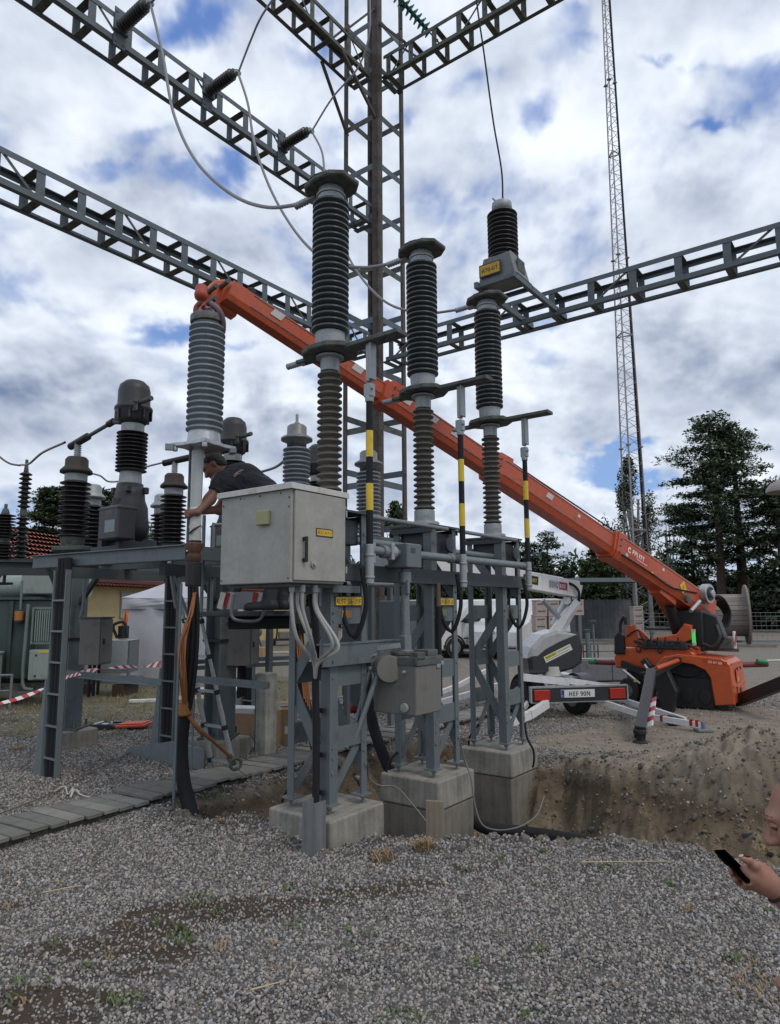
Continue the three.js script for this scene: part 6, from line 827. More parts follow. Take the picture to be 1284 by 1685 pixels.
function van(u, d, head, label, seed, o = {}) { // heading in degrees: 0 looks to +x
  const p = F(u, 1000, d); p.y = 0; const t = thing('white_van', label, 'van', p, head * Math.PI / 180, undefined), L = 4.4, W = 1.72, H = 1.8, W2 = W / 2;
  const prof = [[-2.2, .32], [-2.24, .75], [-2.18, 1.15], [-2.08, 1.68], [-1.98, 1.79], [-1.0, 1.83], [.55, 1.80], [.72, 1.76], [1.42, 1.13], [2.02, .98], [2.17, .82], [2.2, .45], [2.12, .30]];
  part(t, 'body', poly(prof, W, .05).translate(0, 0, -W2), MT.vanWhite); const gl = MT.glass;
  for (const s of [-1, 1]) { part(t, 'side_window', poly([[.02, 1.15], [.02, 1.62], [.60, 1.62], [1.16, 1.13]], .012).translate(0, 0, s > 0 ? W2 - .002 : -W2 - .010), gl); if (o.rear) part(t, 'side_window', poly([[-1.0, 1.15], [-1.0, 1.62], [-.1, 1.62], [-.1, 1.15]], .012).translate(0, 0, s > 0 ? W2 - .002 : -W2 - .010), gl);
    part(t, 'door_seam', [box(.012, 1.15, .006, -.06, 1.0, s * W2), box(.012, .8, .006, 1.1, .75, s * W2), box(.012, 1.2, .006, -1.3, 1.05, s * W2), box(2.3, .035, .02, -.1, .62, s * W2), box(1.7, .012, .008, -.4, 1.12, s * W2)], MT.black); part(t, 'door_handle', [box(.16, .03, .03, .1, 1.02, s * (W2 + .01)), box(.16, .03, .03, -.5, 1.02, s * (W2 + .01))], MT.black);
    part(t, 'mirror', box(.1, .18, .2, 1.0, 1.18, s * (W2 + .12), .03), MT.black); part(t, 'headlight', box(.14, .2, .34, 2.09, .82, s * .60, .04), M([.35, .36, .37], .15)); part(t, 'sill', box(3.6, .12, .03, 0, .36, s * W2), MT.black);
    for (const x of [-1.35, 1.38]) { const w = part(t, 'wheel', [cyl(.33, .22, 0, 0, 0, 26).rotateX(Math.PI / 2).translate(x, .33, s * (W2 - .10) - .11)], MT.rubber); part(w, 'rim', cyl(.20, .03, 0, 0, 0, 20).rotateX(s * Math.PI / 2).translate(x, .33, s * (W2 + .012)), MT.alu); part(t, 'wheel_arch', new THREE.RingGeometry(.335, .40, 24, 1, 0, Math.PI).rotateY(s > 0 ? 0 : Math.PI).translate(x, .34, s * (W2 + .003)), MT.black); } }
  part(t, 'windscreen', bar(V(.80, 1.72, 0), V(1.38, 1.20, 0), W - .30, .02, V(.66, .74, 0)), gl); part(t, 'grille', [box(.03, .12, 1.0, 2.19, .80, 0, .01), box(.05, .22, 1.5, 2.2, .46, 0, .02)], MT.black); part(t, 'badge', cyl(.07, .01, 0, 0, 0, 18).rotateZ(-Math.PI / 2).translate(2.215, .83, 0), MT.alu); part(t, 'rear_window', box(.02, .5, 1.2, -2.16, 1.38, 0), gl);
}
van(782, 23.6, 207, 'white van seen from its side between the middle and far frames, facing left', 1);
van(858, 23.2, 236, 'white van facing the camera, half hidden behind the trailer lift', 2, { rear: 1 });
van(668, 25.5, 170, 'white van partly hidden behind the blue-grey junction cabinet', 3);
{ // grey steel shelter
  const p = G(1004, 1056); const t = thing('open_shelter', 'grey open-fronted shelter with a flat dark roof beyond the crane', 'shelter', p, .05), w = 1.55, H = 2.75;
  part(t, 'roof', [box(2 * w + .5, .12, 2.6, -.15, H + .06, -.4, .01), box(2 * w + .54, .16, .03, -.15, H + .02, .91)], M([.13, .155, .165], .55, { tx: 'weather' })); const rib = []; for (let i = 0; i < 16; i++) rib.push(box(.05, .05, 2.4, -1.8 + i * .215, H - .03, -.4)); part(t, 'roof_rib', rib, MT.darksteel, { kind: 'stuff' });
  part(t, 'back_wall', box(2 * w, 1.85, .1, 0, 1.0, -1.2), M([.135, .15, .17], .85, { tx: 'concrete', rep: .5 })); part(t, 'side_wall', box(.1, 1.85, 1.0, -w, 1.0, -.7), M([.135, .15, .17], .85, { tx: 'concrete', rep: .5 })); for (const [x, z] of [[-w, .6], [w + .15, .6], [w + .15, -1.15], [-w, -1.15]]) part(t, 'post', box(.12, H, .12, x, H / 2, z), MT.steel);
}
const crate = thing('slatted_crate', 'pinkish-grey crate, bottom left of the stack by the white van', 'crate', F(888, 1045, 20).setY(.923), .1, undefined); crate.scale.setScalar(.77);
{ const cm = M([.40, .335, .31], .8, { tx: 'weather', rep: 1 }); part(crate, 'body', box(.42, .56, .5, 0, .28, 0, .01), cm); part(crate, 'slot', [.16, .42].map((y) => box(.30, .045, .02, 0, y, .25)), M([.12, .095, .09], .8)); part(crate, 'rim', box(.45, .05, .53, 0, .555, 0, .008), cm);
  const put = (u, dy, d, l, ry = .1) => { const c = crate.clone(); c.name = numbered('slatted_crate'); const f = F(u, 1000, d); c.position.set(f.x, dy, f.z); c.rotation.y = ry; if (d > 29) c.scale.setScalar(1); c.userData = { label: l, category: 'crate' }; scene.add(c); };
  put(888, 1.354, 20.0, 'pinkish-grey crate on top at the left of the stack by the white van'); put(888, 0.492, 20.0, 'lowest crate at the left of the stack, near the ground'); put(908, 1.354, 20.1, 'second crate from the left in the top row, above the lift hood'); put(908, 0.923, 20.1, 'second crate from the left, under the top row'); put(928, 1.354, 20.2, 'third crate in the top row, behind the white lifting arms'); put(948, 1.354, 20.3, 'pale crate at the right end of the top row by the shelter'); put(1047, 1.02, 30.5, 'upper pale crate under the shelter roof at its right', 0); put(1047, .45, 30.5, 'lower pale crate under the shelter roof at its right', 0); }
{ // wooden cable drum
  const p = G(1194, 1062), t = thing('cable_drum', 'big weathered wooden cable drum at the right behind the crane', 'cable drum', p, -.36), r = .82, fr = 1.22, w = 1.62, wm = [0, 1, 2].map((k) => M([.25 + .04 * k, .215 + .035 * k, .19 + .03 * k], .9, { tx: 'wood', rep: .8 }));
  for (let i = 0; i < 26; i++) { const a = i / 26 * 2 * Math.PI; part(t, 'stave', box(w, .05, r * 2 * Math.PI / 26 - .012, 0, 0, 0).translate(0, r, 0).rotateX(a).translate(0, fr, 0), wm[i % 3]); }
  for (const s of [-1, 1]) { const fl = part(t, 'flange', cyl(fr, .07, 0, 0, 0, 40).rotateZ(-Math.PI / 2).translate(s * (w / 2 + .04) - .035, fr, 0), wm[s > 0 ? 1 : 0]); part(fl, 'batten', [-.5, 0, .5].map((z) => box(.05, 2 * Math.sqrt(fr * fr - z * z) - .1, .16, s * (w / 2 + .1), fr, z)), wm[2]); part(fl, 'hub', cyl(.16, .08, 0, 0, 0, 20).rotateZ(-Math.PI / 2).translate(s * (w / 2 + .1), fr, 0), MT.grime); }
  part(t, 'chock', [box(.5, .14, .2, -.2, .07, .75), box(2.6, .1, .14, .4, .05, 1.0)], wm[1]);
}
{ // fences and rails
  const a = G(1252, 1064), t = thing('wire_fence', 'thin wire mesh fence with grey posts at the right edge', 'fence', a, 0); for (let i = 0; i < 6; i++) part(t, 'post', rod(V(i * 1.6 + .6, 0, -2), V(i * 1.6 + .6, 1.35, -2), .035, .035, 8), MT.galv); part(t, 'wire', [.15, .35, .55, .75, .95, 1.15, 1.3].map((y) => rod(V(-4, y, -2), V(9, y, -2), .008, .008, 4)).concat(Array.from({ length: 60 }, (_, i) => rod(V(-4 + i * .215, .1, -2), V(-4 + i * .215, 1.3, -2), .006, .006, 4))), MT.galv, { kind: 'stuff' }); part(t, 'bottom_rail', box(9, .09, .09, 4, .12, -1.6), MT.galv);
  const b = G(930, 1090), r = thing('low_rail', 'low grey rail with slim uprights between the lift hood and the shelter', 'rail', b, .08); part(r, 'top_rail', box(3.0, .05, .05, .6, .52, 0), MT.steel); part(r, 'bottom_rail', box(3.0, .04, .04, .6, .3, 0), MT.steel); for (let i = 0; i < 5; i++) part(r, 'upright', box(.03, .5, .03, .1 + i * .22, .25, .05), MT.darksteel);
  for (const [u, v, h, l] of [[969, 1090, .85, 'thick grey stake with a dark top beyond the lift hood'], [979, 1088, 1.1, 'thin dark stake right of the thick grey one']]) { const p = G(u, v), s = thing('ground_stake', l, 'stake', p); part(s, 'stake', rod(V(0, 0, 0), V(0, h, 0), h < 1 ? .07 : .03, h < 1 ? .07 : .03, 8), MT.steel); part(s, 'head', box(.18, .1, .1, 0, h + .05, 0, .02), MT.darksteel); }
  const q = G(930, 1120); const gb = thing('grey_container', 'low grey box on the ground between the lift and the crane', 'box', G(1000, 1122), .1); part(gb, 'body', box(1.05, .46, .5, -.1, .25, -.2, .03), M([.16, .17, .19], .55, { tx: 'weather' })); part(gb, 'seam', box(.02, .44, .51, .1, .25, -.2), MT.darksteel);
  const g = G(700, 1090); const junk = thing('pallet_of_parts', 'pallet of mixed grey parts on the ground seen between the frames', 'pallet', G(690, 1098), .3); part(junk, 'pallet', [0, 1, 2, 3, 4].map((i) => box(1.4, .025, .12, 0, .13, -.4 + i * .2)).concat([-.6, 0, .6].map((x) => box(.1, .1, .9, x, .06, 0))), MT.wood); part(junk, 'parts', [box(.3, .2, .3, -.3, .25, 0, .03), cyl(.1, .3, .1, .15, .1), rod(V(-.5, .2, .3), V(.6, .24, .2), .05), cyl(.14, .16, .45, .15, -.15)], MT.grime);
}
{ // dark cart and clutter near the yellow wall
  const p = G(466, 1062), t = thing('hand_cart', 'small dark hand cart standing before the yellow wall', 'cart', p, .3); part(t, 'frame', [bar(V(-.3, .2, 0), V(-.2, 1.3, -.1), .05, .05), bar(V(.3, .2, 0), V(.35, 1.3, -.1), .05, .05), bar(V(-.2, 1.28, -.1), V(.35, 1.28, -.1), .05, .05), box(.8, .06, .6, 0, .25, .2)], MT.black); part(t, 'load', [box(.5, .3, .4, .02, .45, .2, .02)], MT.boxTaupe); part(t, 'wheel', [-.35, .35].map((x) => cyl(.16, .07, 0, 0, 0, 18).rotateZ(Math.PI / 2).translate(x, .16, .1)), MT.rubber);
  const q = G(420, 1085), w = thing('winch_stand', 'rusty winch on a stand with a cardboard box beneath, left of the hand cart', 'winch', q, 0); part(w, 'drum', cyl(.18, .4, 0, 0, 0, 18).rotateX(Math.PI / 2).translate(0, .85, -.2), MT.grime); part(w, 'stand', [bar(V(-.3, 0, 0), V(0, .9, 0), .06, .06), bar(V(.35, 0, 0), V(0, .9, 0), .06, .06)], MT.tower); part(w, 'box', box(.5, .4, .4, .1, .2, .3, .01), MT.cardboard);
  const gr = G(600, 1080); const v = thing('grey_switch_cabinet', 'tall grey cabinet with a loop handle seen through the nearest frame', 'cabinet', F(592, 1060, 11).setY(0), YAW); part(v, 'body', box(.35, 1.5, .4, 0, .85, 0, .01), MT.darksteel); part(v, 'handle', tube([V(.18, .9, .12), V(.3, 1.0, .14), V(.26, 1.2, .14), V(.18, 1.3, .12)], .015, 14), MT.galv);
}
// ------------------------------------------------------------------ trees
function leafGeo(list, size, seed, flatness = .5) { // many small leaf or needle-tuft faces
  const r = rng(seed), n = list.length, pos = new Float32Array(n * 9), nor = new Float32Array(n * 9), a = V(0, 0, 0), b = V(0, 0, 0), c = V(0, 0, 0), N = V(0, 0, 0);
  for (let i = 0; i < n; i++) { const p = list[i], s = size * (.6 + .8 * r()); a.set(r() - .5, (r() - .5) * flatness, r() - .5).normalize().multiplyScalar(s); b.set(r() - .5, (r() - .5) * flatness, r() - .5).normalize().multiplyScalar(s * .8); N.crossVectors(a, b).normalize(); if (N.y < 0) N.negate(); pos.set([p[0], p[1], p[2], p[0] + a.x, p[1] + a.y, p[2] + a.z, p[0] + b.x, p[1] + b.y, p[2] + b.z], i * 9); for (let k = 0; k < 3; k++) nor.set([N.x, N.y, N.z], i * 9 + k * 3); }
  const g = new THREE.BufferGeometry(); g.setAttribute('position', new THREE.BufferAttribute(pos, 3)); g.setAttribute('normal', new THREE.BufferAttribute(nor, 3)); g.setAttribute('uv', new THREE.BufferAttribute(new Float32Array(n * 6), 2)); return g;
}
const leafMat = (c) => M(c, .75, { side: THREE.DoubleSide, phys: 1, transmission: .5, thickness: 0 });
const LEAF = { pine: leafMat([.078, .130, .060]), pineLight: leafMat([.125, .170, .078]), birch: leafMat([.115, .15, .075]), broad: leafMat([.115, .165, .052]), broadDark: leafMat([.085, .135, .048]), spruce: leafMat([.070, .11, .056]) };
const BARK = { pine: M([.105, .072, .055], .9, { tx: 'bark', rep: .5 }), birch: M([.42, .41, .39], .8, { tx: 'bark', rep: .6 }), dark: M([.055, .045, .038], .9, { tx: 'bark', rep: .5 }) };
function pineTree(t, H, R, o) { // trunk, limbs with flattish tufts at their ends
  const r = rng(o.seed), wood = [], A = [], B = [], lean = (r() - .5) * .04 * H; const tx = (y) => lean * (y / H) ** 2 + .012 * H * Math.sin(y * .5 + o.seed);
  const tr = []; for (let i = 0; i < 8; i++) { const y0 = i / 8 * H * .97, y1 = (i + 1) / 8 * H * .97, q = (y) => (o.tr ?? .02 * H) * (1 - .86 * y / H); tr.push(rod(V(tx(y0), y0, 0), V(tx(y1), y1, 0), q(y0), q(y1), 9)); }
  const n = o.limbs ?? 46; for (let i = 0; i < n; i++) { const s = o.base + (1 - o.base) * Math.pow((i + r()) / n, .9), y = s * H * .98, az = i * 2.4 + r() * 1.2, shape = o.shape ? o.shape(s) : Math.sin(Math.min(1, (1 - s) / (1 - o.base) * 1.15 + .12) * Math.PI * .62); const L = R * shape * (.62 + .55 * r()), el = .05 + .38 * (s - .4) + (r() - .5) * .25, d = V(Math.cos(az) * Math.cos(el), Math.sin(el), Math.sin(az) * Math.cos(el)); const p0 = V(tx(y), y, 0), p1 = p0.clone().addScaledVector(d, L); wood.push(rod(p0, p1, .012 * H * .3 * (1 - s * .7), .012, 5));
    const clumps = Math.max(2, Math.round(L / .85)); for (let k = 0; k < clumps; k++) { const f = .35 + .68 * (k + r()) / clumps, c = p0.clone().addScaledVector(d, L * f).add(V((r() - .5) * .9 * L * .3, (r() - .2) * .35, (r() - .5) * .9 * L * .3)), cr = (.42 + .4 * r()) * (o.cl ?? 1); const m = o.leaves ?? 120; for (let q = 0; q < m; q++) { const a = r() * 6.283, rr = Math.sqrt(r()) * cr * (.7 + .5 * r()); const pt = [c.x + Math.cos(a) * rr, c.y + (r() - .5) * cr * .46 - rr * rr * .14, c.z + Math.sin(a) * rr]; (r() > .72 ? B : A).push(pt); } } }
  part(t, 'trunk', tr, o.bark ?? BARK.pine); part(t, 'limbs', wood, BARK.dark, { kind: 'stuff' }); part(t, 'crown', leafGeo(A, o.leaf ?? .2, o.seed + 1), o.matA ?? LEAF.pine, { uv: 1 }); part(t, 'crown', leafGeo(B, o.leaf ?? .2, o.seed + 2), o.matB ?? LEAF.pineLight, { uv: 1 });
}
function broadTree(t, H, R, o) { // clumps through an uneven volume
  const r = rng(o.seed), wood = [], A = [], B = []; const n = o.clumps ?? 40;
  wood.push(rod(V(0, 0, 0), V(.05 * H, H * .75, 0), .018 * H, .006 * H, 8));
  for (let i = 0; i < n; i++) { const y = (o.base ?? .25) + (1 - (o.base ?? .25)) * r(), az = r() * 6.283, prof = Math.sin(Math.min(1, (y - (o.base ?? .25)) / (1 - (o.base ?? .25)) * .85 + .15) * Math.PI), rr = R * prof * Math.sqrt(r()) * 1.05; const c = V(Math.cos(az) * rr, y * H, Math.sin(az) * rr), cr = (.12 + .12 * r()) * R * (o.cl ?? 1.6); if (r() < .6) wood.push(rod(V(0.02 * H, H * .3 * (1 + y) * .6, 0), c, .006 * H, .002 * H, 4)); for (let q = 0; q < (o.leaves ?? 130); q++) { const u = r() * 2 - 1, a = r() * 6.283, s = Math.cbrt(r()) * cr, w = Math.sqrt(1 - u * u); const dr = o.weep ? -Math.abs(r()) * o.weep * (rr / R + .2) : 0; (r() > .7 ? B : A).push([c.x + w * Math.cos(a) * s, c.y + u * s * .8 + dr, c.z + w * Math.sin(a) * s]); } }
  part(t, 'trunk', wood, o.bark ?? BARK.dark); part(t, 'crown', leafGeo(A, o.leaf ?? .22, o.seed + 1, 1), o.matA ?? LEAF.broad, { uv: 1 }); part(t, 'crown', leafGeo(B, o.leaf ?? .22, o.seed + 2, 1), o.matB ?? LEAF.broadDark, { uv: 1 });
}
function tree(kind, name, u, d, vTop, wpx, label, o) { const p = F(u, 1000, d); p.y = 0; const H = F(u, vTop, d).y, R = wpx / 2 / FOC * d, t = thing(name, label, 'tree', p, o.seed); (kind === 'p' ? pineTree : broadTree)(t, H, R, o); }
tree('p', 'pine_tree', 1190, 44, 682, 150, 'tall dark pine with a broad ragged top at right, left-hand trunk', { seed: 11, base: .30, limbs: 62, leaves: 100, leaf: .20, tr: .34, cl: 1.15 });
tree('p', 'pine_tree', 1226, 46, 706, 178, 'tall dark pine close beside the tallest one, right-hand trunk', { seed: 23, base: .24, limbs: 64, leaves: 100, leaf: .20, tr: .42, cl: 1.2 });
tree('p', 'pine_tree', 1292, 42, 800, 120, 'dark pine at the right edge partly out of frame', { seed: 29, base: .10, limbs: 54, leaves: 110, leaf: .2, tr: .3 });
tree('p', 'pine_tree', 1142, 49, 832, 90, 'lower dark pine filling in left of the two tall pines', { seed: 31, base: .3, limbs: 34, leaves: 110, leaf: .2 });
tree('b', 'birch_tree', 1046, 41, 752, 96, 'weeping birch with thin drooping crown at the foot of the mast', { seed: 37, base: .22, clumps: 84, leaves: 105, leaf: .15, cl: .9, weep: 2.2, bark: BARK.birch, matA: LEAF.birch, matB: LEAF.broadDark });
tree('b', 'birch_tree', 1112, 52, 822, 84, 'sparse pale birch between the weeping birch and the pines', { seed: 41, base: .2, clumps: 42, leaves: 52, leaf: .17, cl: 1.1, bark: BARK.birch, matA: LEAF.birch });
tree('p', 'pine_tree', 902, 55, 880, 62, 'small pine with open crown right of the farthest pole', { seed: 43, base: .35, limbs: 26, leaves: 60, leaf: .2 });
tree('p', 'pine_tree', 868, 56, 894, 46, 'dark little pine directly behind the farthest striped rod', { seed: 44, base: .25, limbs: 22, leaves: 70, leaf: .2 });
tree('b', 'green_tree', 985, 50, 905, 64, 'rounded dark green tree above the shelter roof', { seed: 47, base: .1, clumps: 38, leaves: 130 });
tree('b', 'green_tree', 1012, 54, 912, 60, 'green tree between the rounded one and the weeping birch', { seed: 48, base: .1, clumps: 34, leaves: 120 });
tree('b', 'green_tree', 652, 48, 830, 74, 'dark leafy tree behind the steel tower', { seed: 53, base: .1, clumps: 44, leaves: 130, matA: LEAF.broadDark });
tree('b', 'green_tree', 735, 50, 868, 60, 'leafy tree between the middle and far poles', { seed: 59, base: .1, clumps: 34, leaves: 120 });
tree('b', 'green_tree', 800, 54, 890, 70, 'low tree behind the farthest breaker pole', { seed: 61, base: .05, clumps: 34, leaves: 120 });
tree('p', 'conifer_tree', 84, 40, 806, 104, 'dark conifer rising behind the red roof at far left', { seed: 67, base: .12, limbs: 70, leaves: 200, leaf: .2 });
tree('p', 'conifer_tree', 160, 41, 812, 92, 'dark conifer behind the nearest current transformer', { seed: 71, base: .12, limbs: 66, leaves: 200, leaf: .2 });
tree('b', 'green_tree', 232, 44, 868, 120, 'dark leafy tree low behind the stand between the arresters', { seed: 73, base: .1, clumps: 40, leaves: 130, matA: LEAF.broadDark });
{ // far wood and undergrowth that reads as one mass
  const r = rng(83), L = [[], [], []]; const add = (u, d, top, w, k) => { const p = F(u, 1000, d), H = F(u, top, d).y, R = w / 2 / FOC * d; const m = 820; for (let q = 0; q < m; q++) { const a = r() * 6.283, s = Math.pow(r(), .28); const y = Math.pow(r(), .8); L[k].push([p.x + Math.cos(a) * s * R * (1 - .5 * y * y), y * H * (.75 + .25 * (1 - s)) * (.85 + .3 * r() * .5), p.z + Math.sin(a) * s * R * .8]); } };
  for (let u = 620; u < 1110; u += 17) add(u + r() * 14, 55 + r() * 7, 872 + r() * 34 + (u > 900 && u < 960 ? 12 : 0), 46 + r() * 22, u % 3);
  for (let u = 640; u < 1110; u += 22) add(u + r() * 14, 48 + r() * 4, 935 + r() * 20, 50, 1 + (u % 2));
  for (let u = 1090; u < 1350; u += 15) add(u + r() * 10, 52 + r() * 6, 905 + r() * 40, 50 + r() * 20, r() > .3 ? 2 : 1); for (let u = 1090; u < 1350; u += 18) add(u, 47 + r() * 3, 955 + r() * 20, 50, 2);
  for (let u = -60; u < 300; u += 22) add(u, 46 + r() * 6, 905 + r() * 25, 60, 2); for (let u = 300; u < 640; u += 20) add(u, 56 + r() * 6, 890 + r() * 30, 60, 1);
  const t = thing('woodland', 'mass of green woodland closing the yard along the horizon', 'woodland', V(0, 0, 0)); t.userData.kind = 'stuff'; delete t.userData.category;
  [[LEAF.broad, .40], [LEAF.broadDark, .40], [LEAF.spruce, .42]].forEach(([m, s], k) => { const w = part(t, 'foliage', leafGeo(L[k], s, 90 + k, 1), m, { uv: 1, kind: 'stuff' }); });
}
{ // small weeds and dry tufts in the gravel
  const gm = M([.10, .145, .045], .8, { side: THREE.DoubleSide }), dm = M([.30, .21, .11], .85, { side: THREE.DoubleSide });
  const blades = (n, h, rad, seed, lean = .6) => { const r = rng(seed), pos = []; for (let i = 0; i < n; i++) { const a = r() * 6.283, q = Math.sqrt(r()) * rad, x = Math.cos(a) * q, z = Math.sin(a) * q, b = r() * 6.283, l = h * (.4 + .7 * r()), k = lean * (.3 + r()), w = .0022 + .002 * r(), ex = Math.cos(b) * l * k, ez = Math.sin(b) * l * k, sx = -Math.sin(b) * w, sz = Math.cos(b) * w; const mx = x + ex * .45, mz = z + ez * .45, my = l * .6; pos.push(x - sx, 0, z - sz, x + sx, 0, z + sz, mx + sx, my, mz + sz, x - sx, 0, z - sz, mx + sx, my, mz + sz, mx - sx, my, mz - sz, mx - sx, my, mz - sz, mx + sx, my, mz + sz, x + ex, l * .85, z + ez); } const g = new THREE.BufferGeometry(); g.setAttribute('position', new THREE.BufferAttribute(new Float32Array(pos), 3)); g.computeVertexNormals(); return g; };
  const spots = [[697, 1396, 1, .09, .075, 170, 'dry straw-brown tuft in front of the middle foundation'], [632, 1412, 1, .07, .11, 120, 'flat dry tuft right of the steel channel'], [500, 1362, 0, 0, 0, 0], [720, 1370, 0, 0, 0, 0], [1002, 1430, 2, .07, .09, 80, 'green tuft in the gravel at right centre'], [828, 1415, 2, .05, .05, 60, 'small green tuft on the gravel edge above the trench pipe'], [485, 1523, 2, .05, .07, 90, 'green tuft at the end of the dark mossy patch'], [328, 1484, 2, .06, .12, 110, 'pale green tuft above the dark mossy patch at left centre'], [475, 1462, 2, .06, .06, 80, 'bright green tuft beneath the steel channel'], [300, 1548, 2, .08, .1, 90, 'straggly green weed in the dark soil'], [776, 1586, 2, .05, .05, 70, 'lone green tuft in open gravel, lower centre'], [870, 1672, 2, .05, .05, 60, 'small weed at the bottom edge right of centre'], [1206, 1580, 2, .09, .06, 50, 'small weed with a dark stalk at lower right'], [660, 1680, 2, .06, .12, 120, 'weed clump at the bottom edge left of centre'], [210, 1648, 2, .06, .08, 80, 'green weed at lower left'], [92, 1252, 2, .08, .08, 90, 'green tuft right of the leftmost cable ladder foot'], [30, 1234, 1, .08, .1, 110, 'reddish dry tuft at the left edge'], [1245, 1626, 1, .05, .2, 110, 'flat brown dry patch at the lower right edge'], [1255, 1398, 1, .05, .08, 60, 'dry tuft on the gravel rim beside the phone hand'], [1180, 1412, 2, .05, .06, 60, 'small yellow-green tuft below the trench rim at right'], [350, 1310, 2, .08, .14, 160, 'green grass at the trench end beside the black cable'], [205, 1212, 2, .06, .06, 60, 'green tuft by the open toolbox']];
  spots.forEach(([u, v, k, h, rad, n, l], i) => { if (!k) return; const p = onGround(u, v); single('weed_tuft', l, 'weed', blades(Math.round(n * (k === 1 ? 1 : .55)), h * (k === 1 ? .7 : .5), rad * .8, 300 + i, 1.2), k === 1 ? dm : gm, { at: p }); });
  const r = rng(404), gs = [], ds = []; for (let i = 0; i < 420; i++) { const d = 3 + r() * r() * 8, x = (r() * 2 - 1) * (d * .6), s = sdPit(x, d); if (s < .05) continue; const y = height(x, d), mo = d < 6 ? mossAt(x, d) : 0; if (r() > .12 + mo * .9 + dryAt(x, d)) continue; (r() > .5 ? gs : ds).push(blades(7 + Math.floor(r() * 12), .02 + .03 * r(), .02 + .03 * r(), i + 900, 1.2).translate(x, y + .004, -d)); }
  for (let i = 0; i < 700; i++) { const d = 8.5 + r() * 9, x = -d * .58 + r() * d * .5; if (r() > dryAt(x, d) * 1.1) continue; (r() > .75 ? gs : ds).push(blades(12, .05 + .05 * r(), .10, i + 2900, 1).translate(x, height(x, d), -d)); }
  const t = thing('low_grass', 'scattered low grass and straw growing through the gravel', 'grass'); t.userData.kind = 'stuff'; delete t.userData.category; part(t, 'green_blades', gs, gm, { kind: 'stuff' }); part(t, 'dry_blades', ds, dm, { kind: 'stuff' });
  for (const [a, b, l] of [[[412, 1642], [470, 1624], 'pale straw stalk lying on the gravel at lower left centre'], [[70, 1478], [135, 1464], 'long straw lying on the dark gravel at left'], [[478, 1620], [487, 1600], 'short pale stalk near the long straw'], [[960, 1427], [1110, 1424], 'thin brown stalk lying across the gravel at right']]) { const p = onGround(...a), q = onGround(...b); p.y += .03; q.y += .025; single('straw_stalk', l, 'straw', rod(p, q, .004, .0025, 5), M([.48, .40, .24], .8), { world: true }); }
}
{ // trench pipe and thin cables
  const pts = [[770, 1345, -.26], [800, 1362, -.30], [860, 1370, -.33], [920, 1378, -.34], [1010, 1396, -.36], [1080, 1420, -.4]].map(([u, v, h]) => G(u, v, h)); single('trench_pipe', 'thick black pipe lying along the trench bottom', 'pipe', tube(pts, .055, 50, 12), MT.cable, { world: true });
  const gp2 = (L) => L.map(([u, v, d]) => F(u, v, d)); const thin = M([.17, .165, .14], .7);
  single('thin_grey_cable', 'thin grey cable dropping from the nearest frame to the gravel by the upright board', 'cable', tube([F(607, 1255, 5.25), F(607, 1280, 5.35), F(625, 1293, 5.4), F(650, 1294, 5.45), F(680, 1325, 5.35), F(715, 1368, 5.25), onGround(735, 1384).add(V(0, .03, 0)), onGround(760, 1378).add(V(0, .03, 0)), onGround(780, 1368).add(V(0, .04, 0))], .0062, 70, 6), thin, { world: true });
  single('thin_grey_cable', 'thin cable running down beside the middle foundation into the trench', 'cable', tube([F(757, 1220, 6.0), F(765, 1250, 6.05), F(775, 1280, 6.0), F(783, 1330, 5.95), F(795, 1358, 5.9), F(820, 1366, 5.9), F(850, 1362, 5.9), F(880, 1345, 6.1), F(896, 1310, 6.6)], .0064, 70, 6), thin, { world: true });
  single('thin_black_cable', 'thin black cable curling down the farthest foundation', 'cable', tube([F(864, 1190, 7.1), F(868, 1215, 7.05), F(878, 1235, 7.05), F(879, 1252, 7.05), F(877, 1262, 7.1)], .011, 30, 6), MT.cable, { world: true });
  for (const [u, v, d, dx, l] of [[468, 1322, 5.35, 1, 'short black earth lead at the nearest foundation’s left rear leg'], [640, 1268, 6.2, 1, 'short black earth lead at the middle foundation’s left leg'], [775, 1222, 7.35, 1, 'short black earth lead at the farthest foundation’s left leg']]) single('earth_lead', l, 'cable', tube([F(u - 4, v + 8, d), F(u - 2, v - 8, d), F(u + 6, v - 22, d), F(u + 14, v - 30, d)], .011, 20, 6), MT.cable, { world: true });
  single('thin_wire', 'thin taut wire crossing the trench left of the nearest foundation', 'wire', rod(F(388, 1262, 6.5), F(462, 1328, 5.3), .004, .004, 5), MT.grime, { world: true });
  const r = rng(66); for (const [u, v, s, l] of [[735, 1360, .11, 'pale boulder at the trench rim beside the upright board'], [772, 1378, .06, 'small stone beside the pale boulder']]) { const g = new THREE.IcosahedronGeometry(s, 2), p = g.attributes.position; for (let i = 0; i < p.count; i++) { const x = p.getX(i), y = p.getY(i), z = p.getZ(i), k = 1 + .5 * fbm(x * 9 + u, y * 9 + z * 5, 3); p.setXYZ(i, x * k * 1.2, y * k * .9, z * k); } g.computeVertexNormals(); const q = onGround(u, v); single('boulder', l, 'stone', g, M([.33, .27, .21], .95, { tx: 'soil', rep: 3, bump: .01 }), { at: V(q.x, q.y + s * .2, q.z) }); }
}
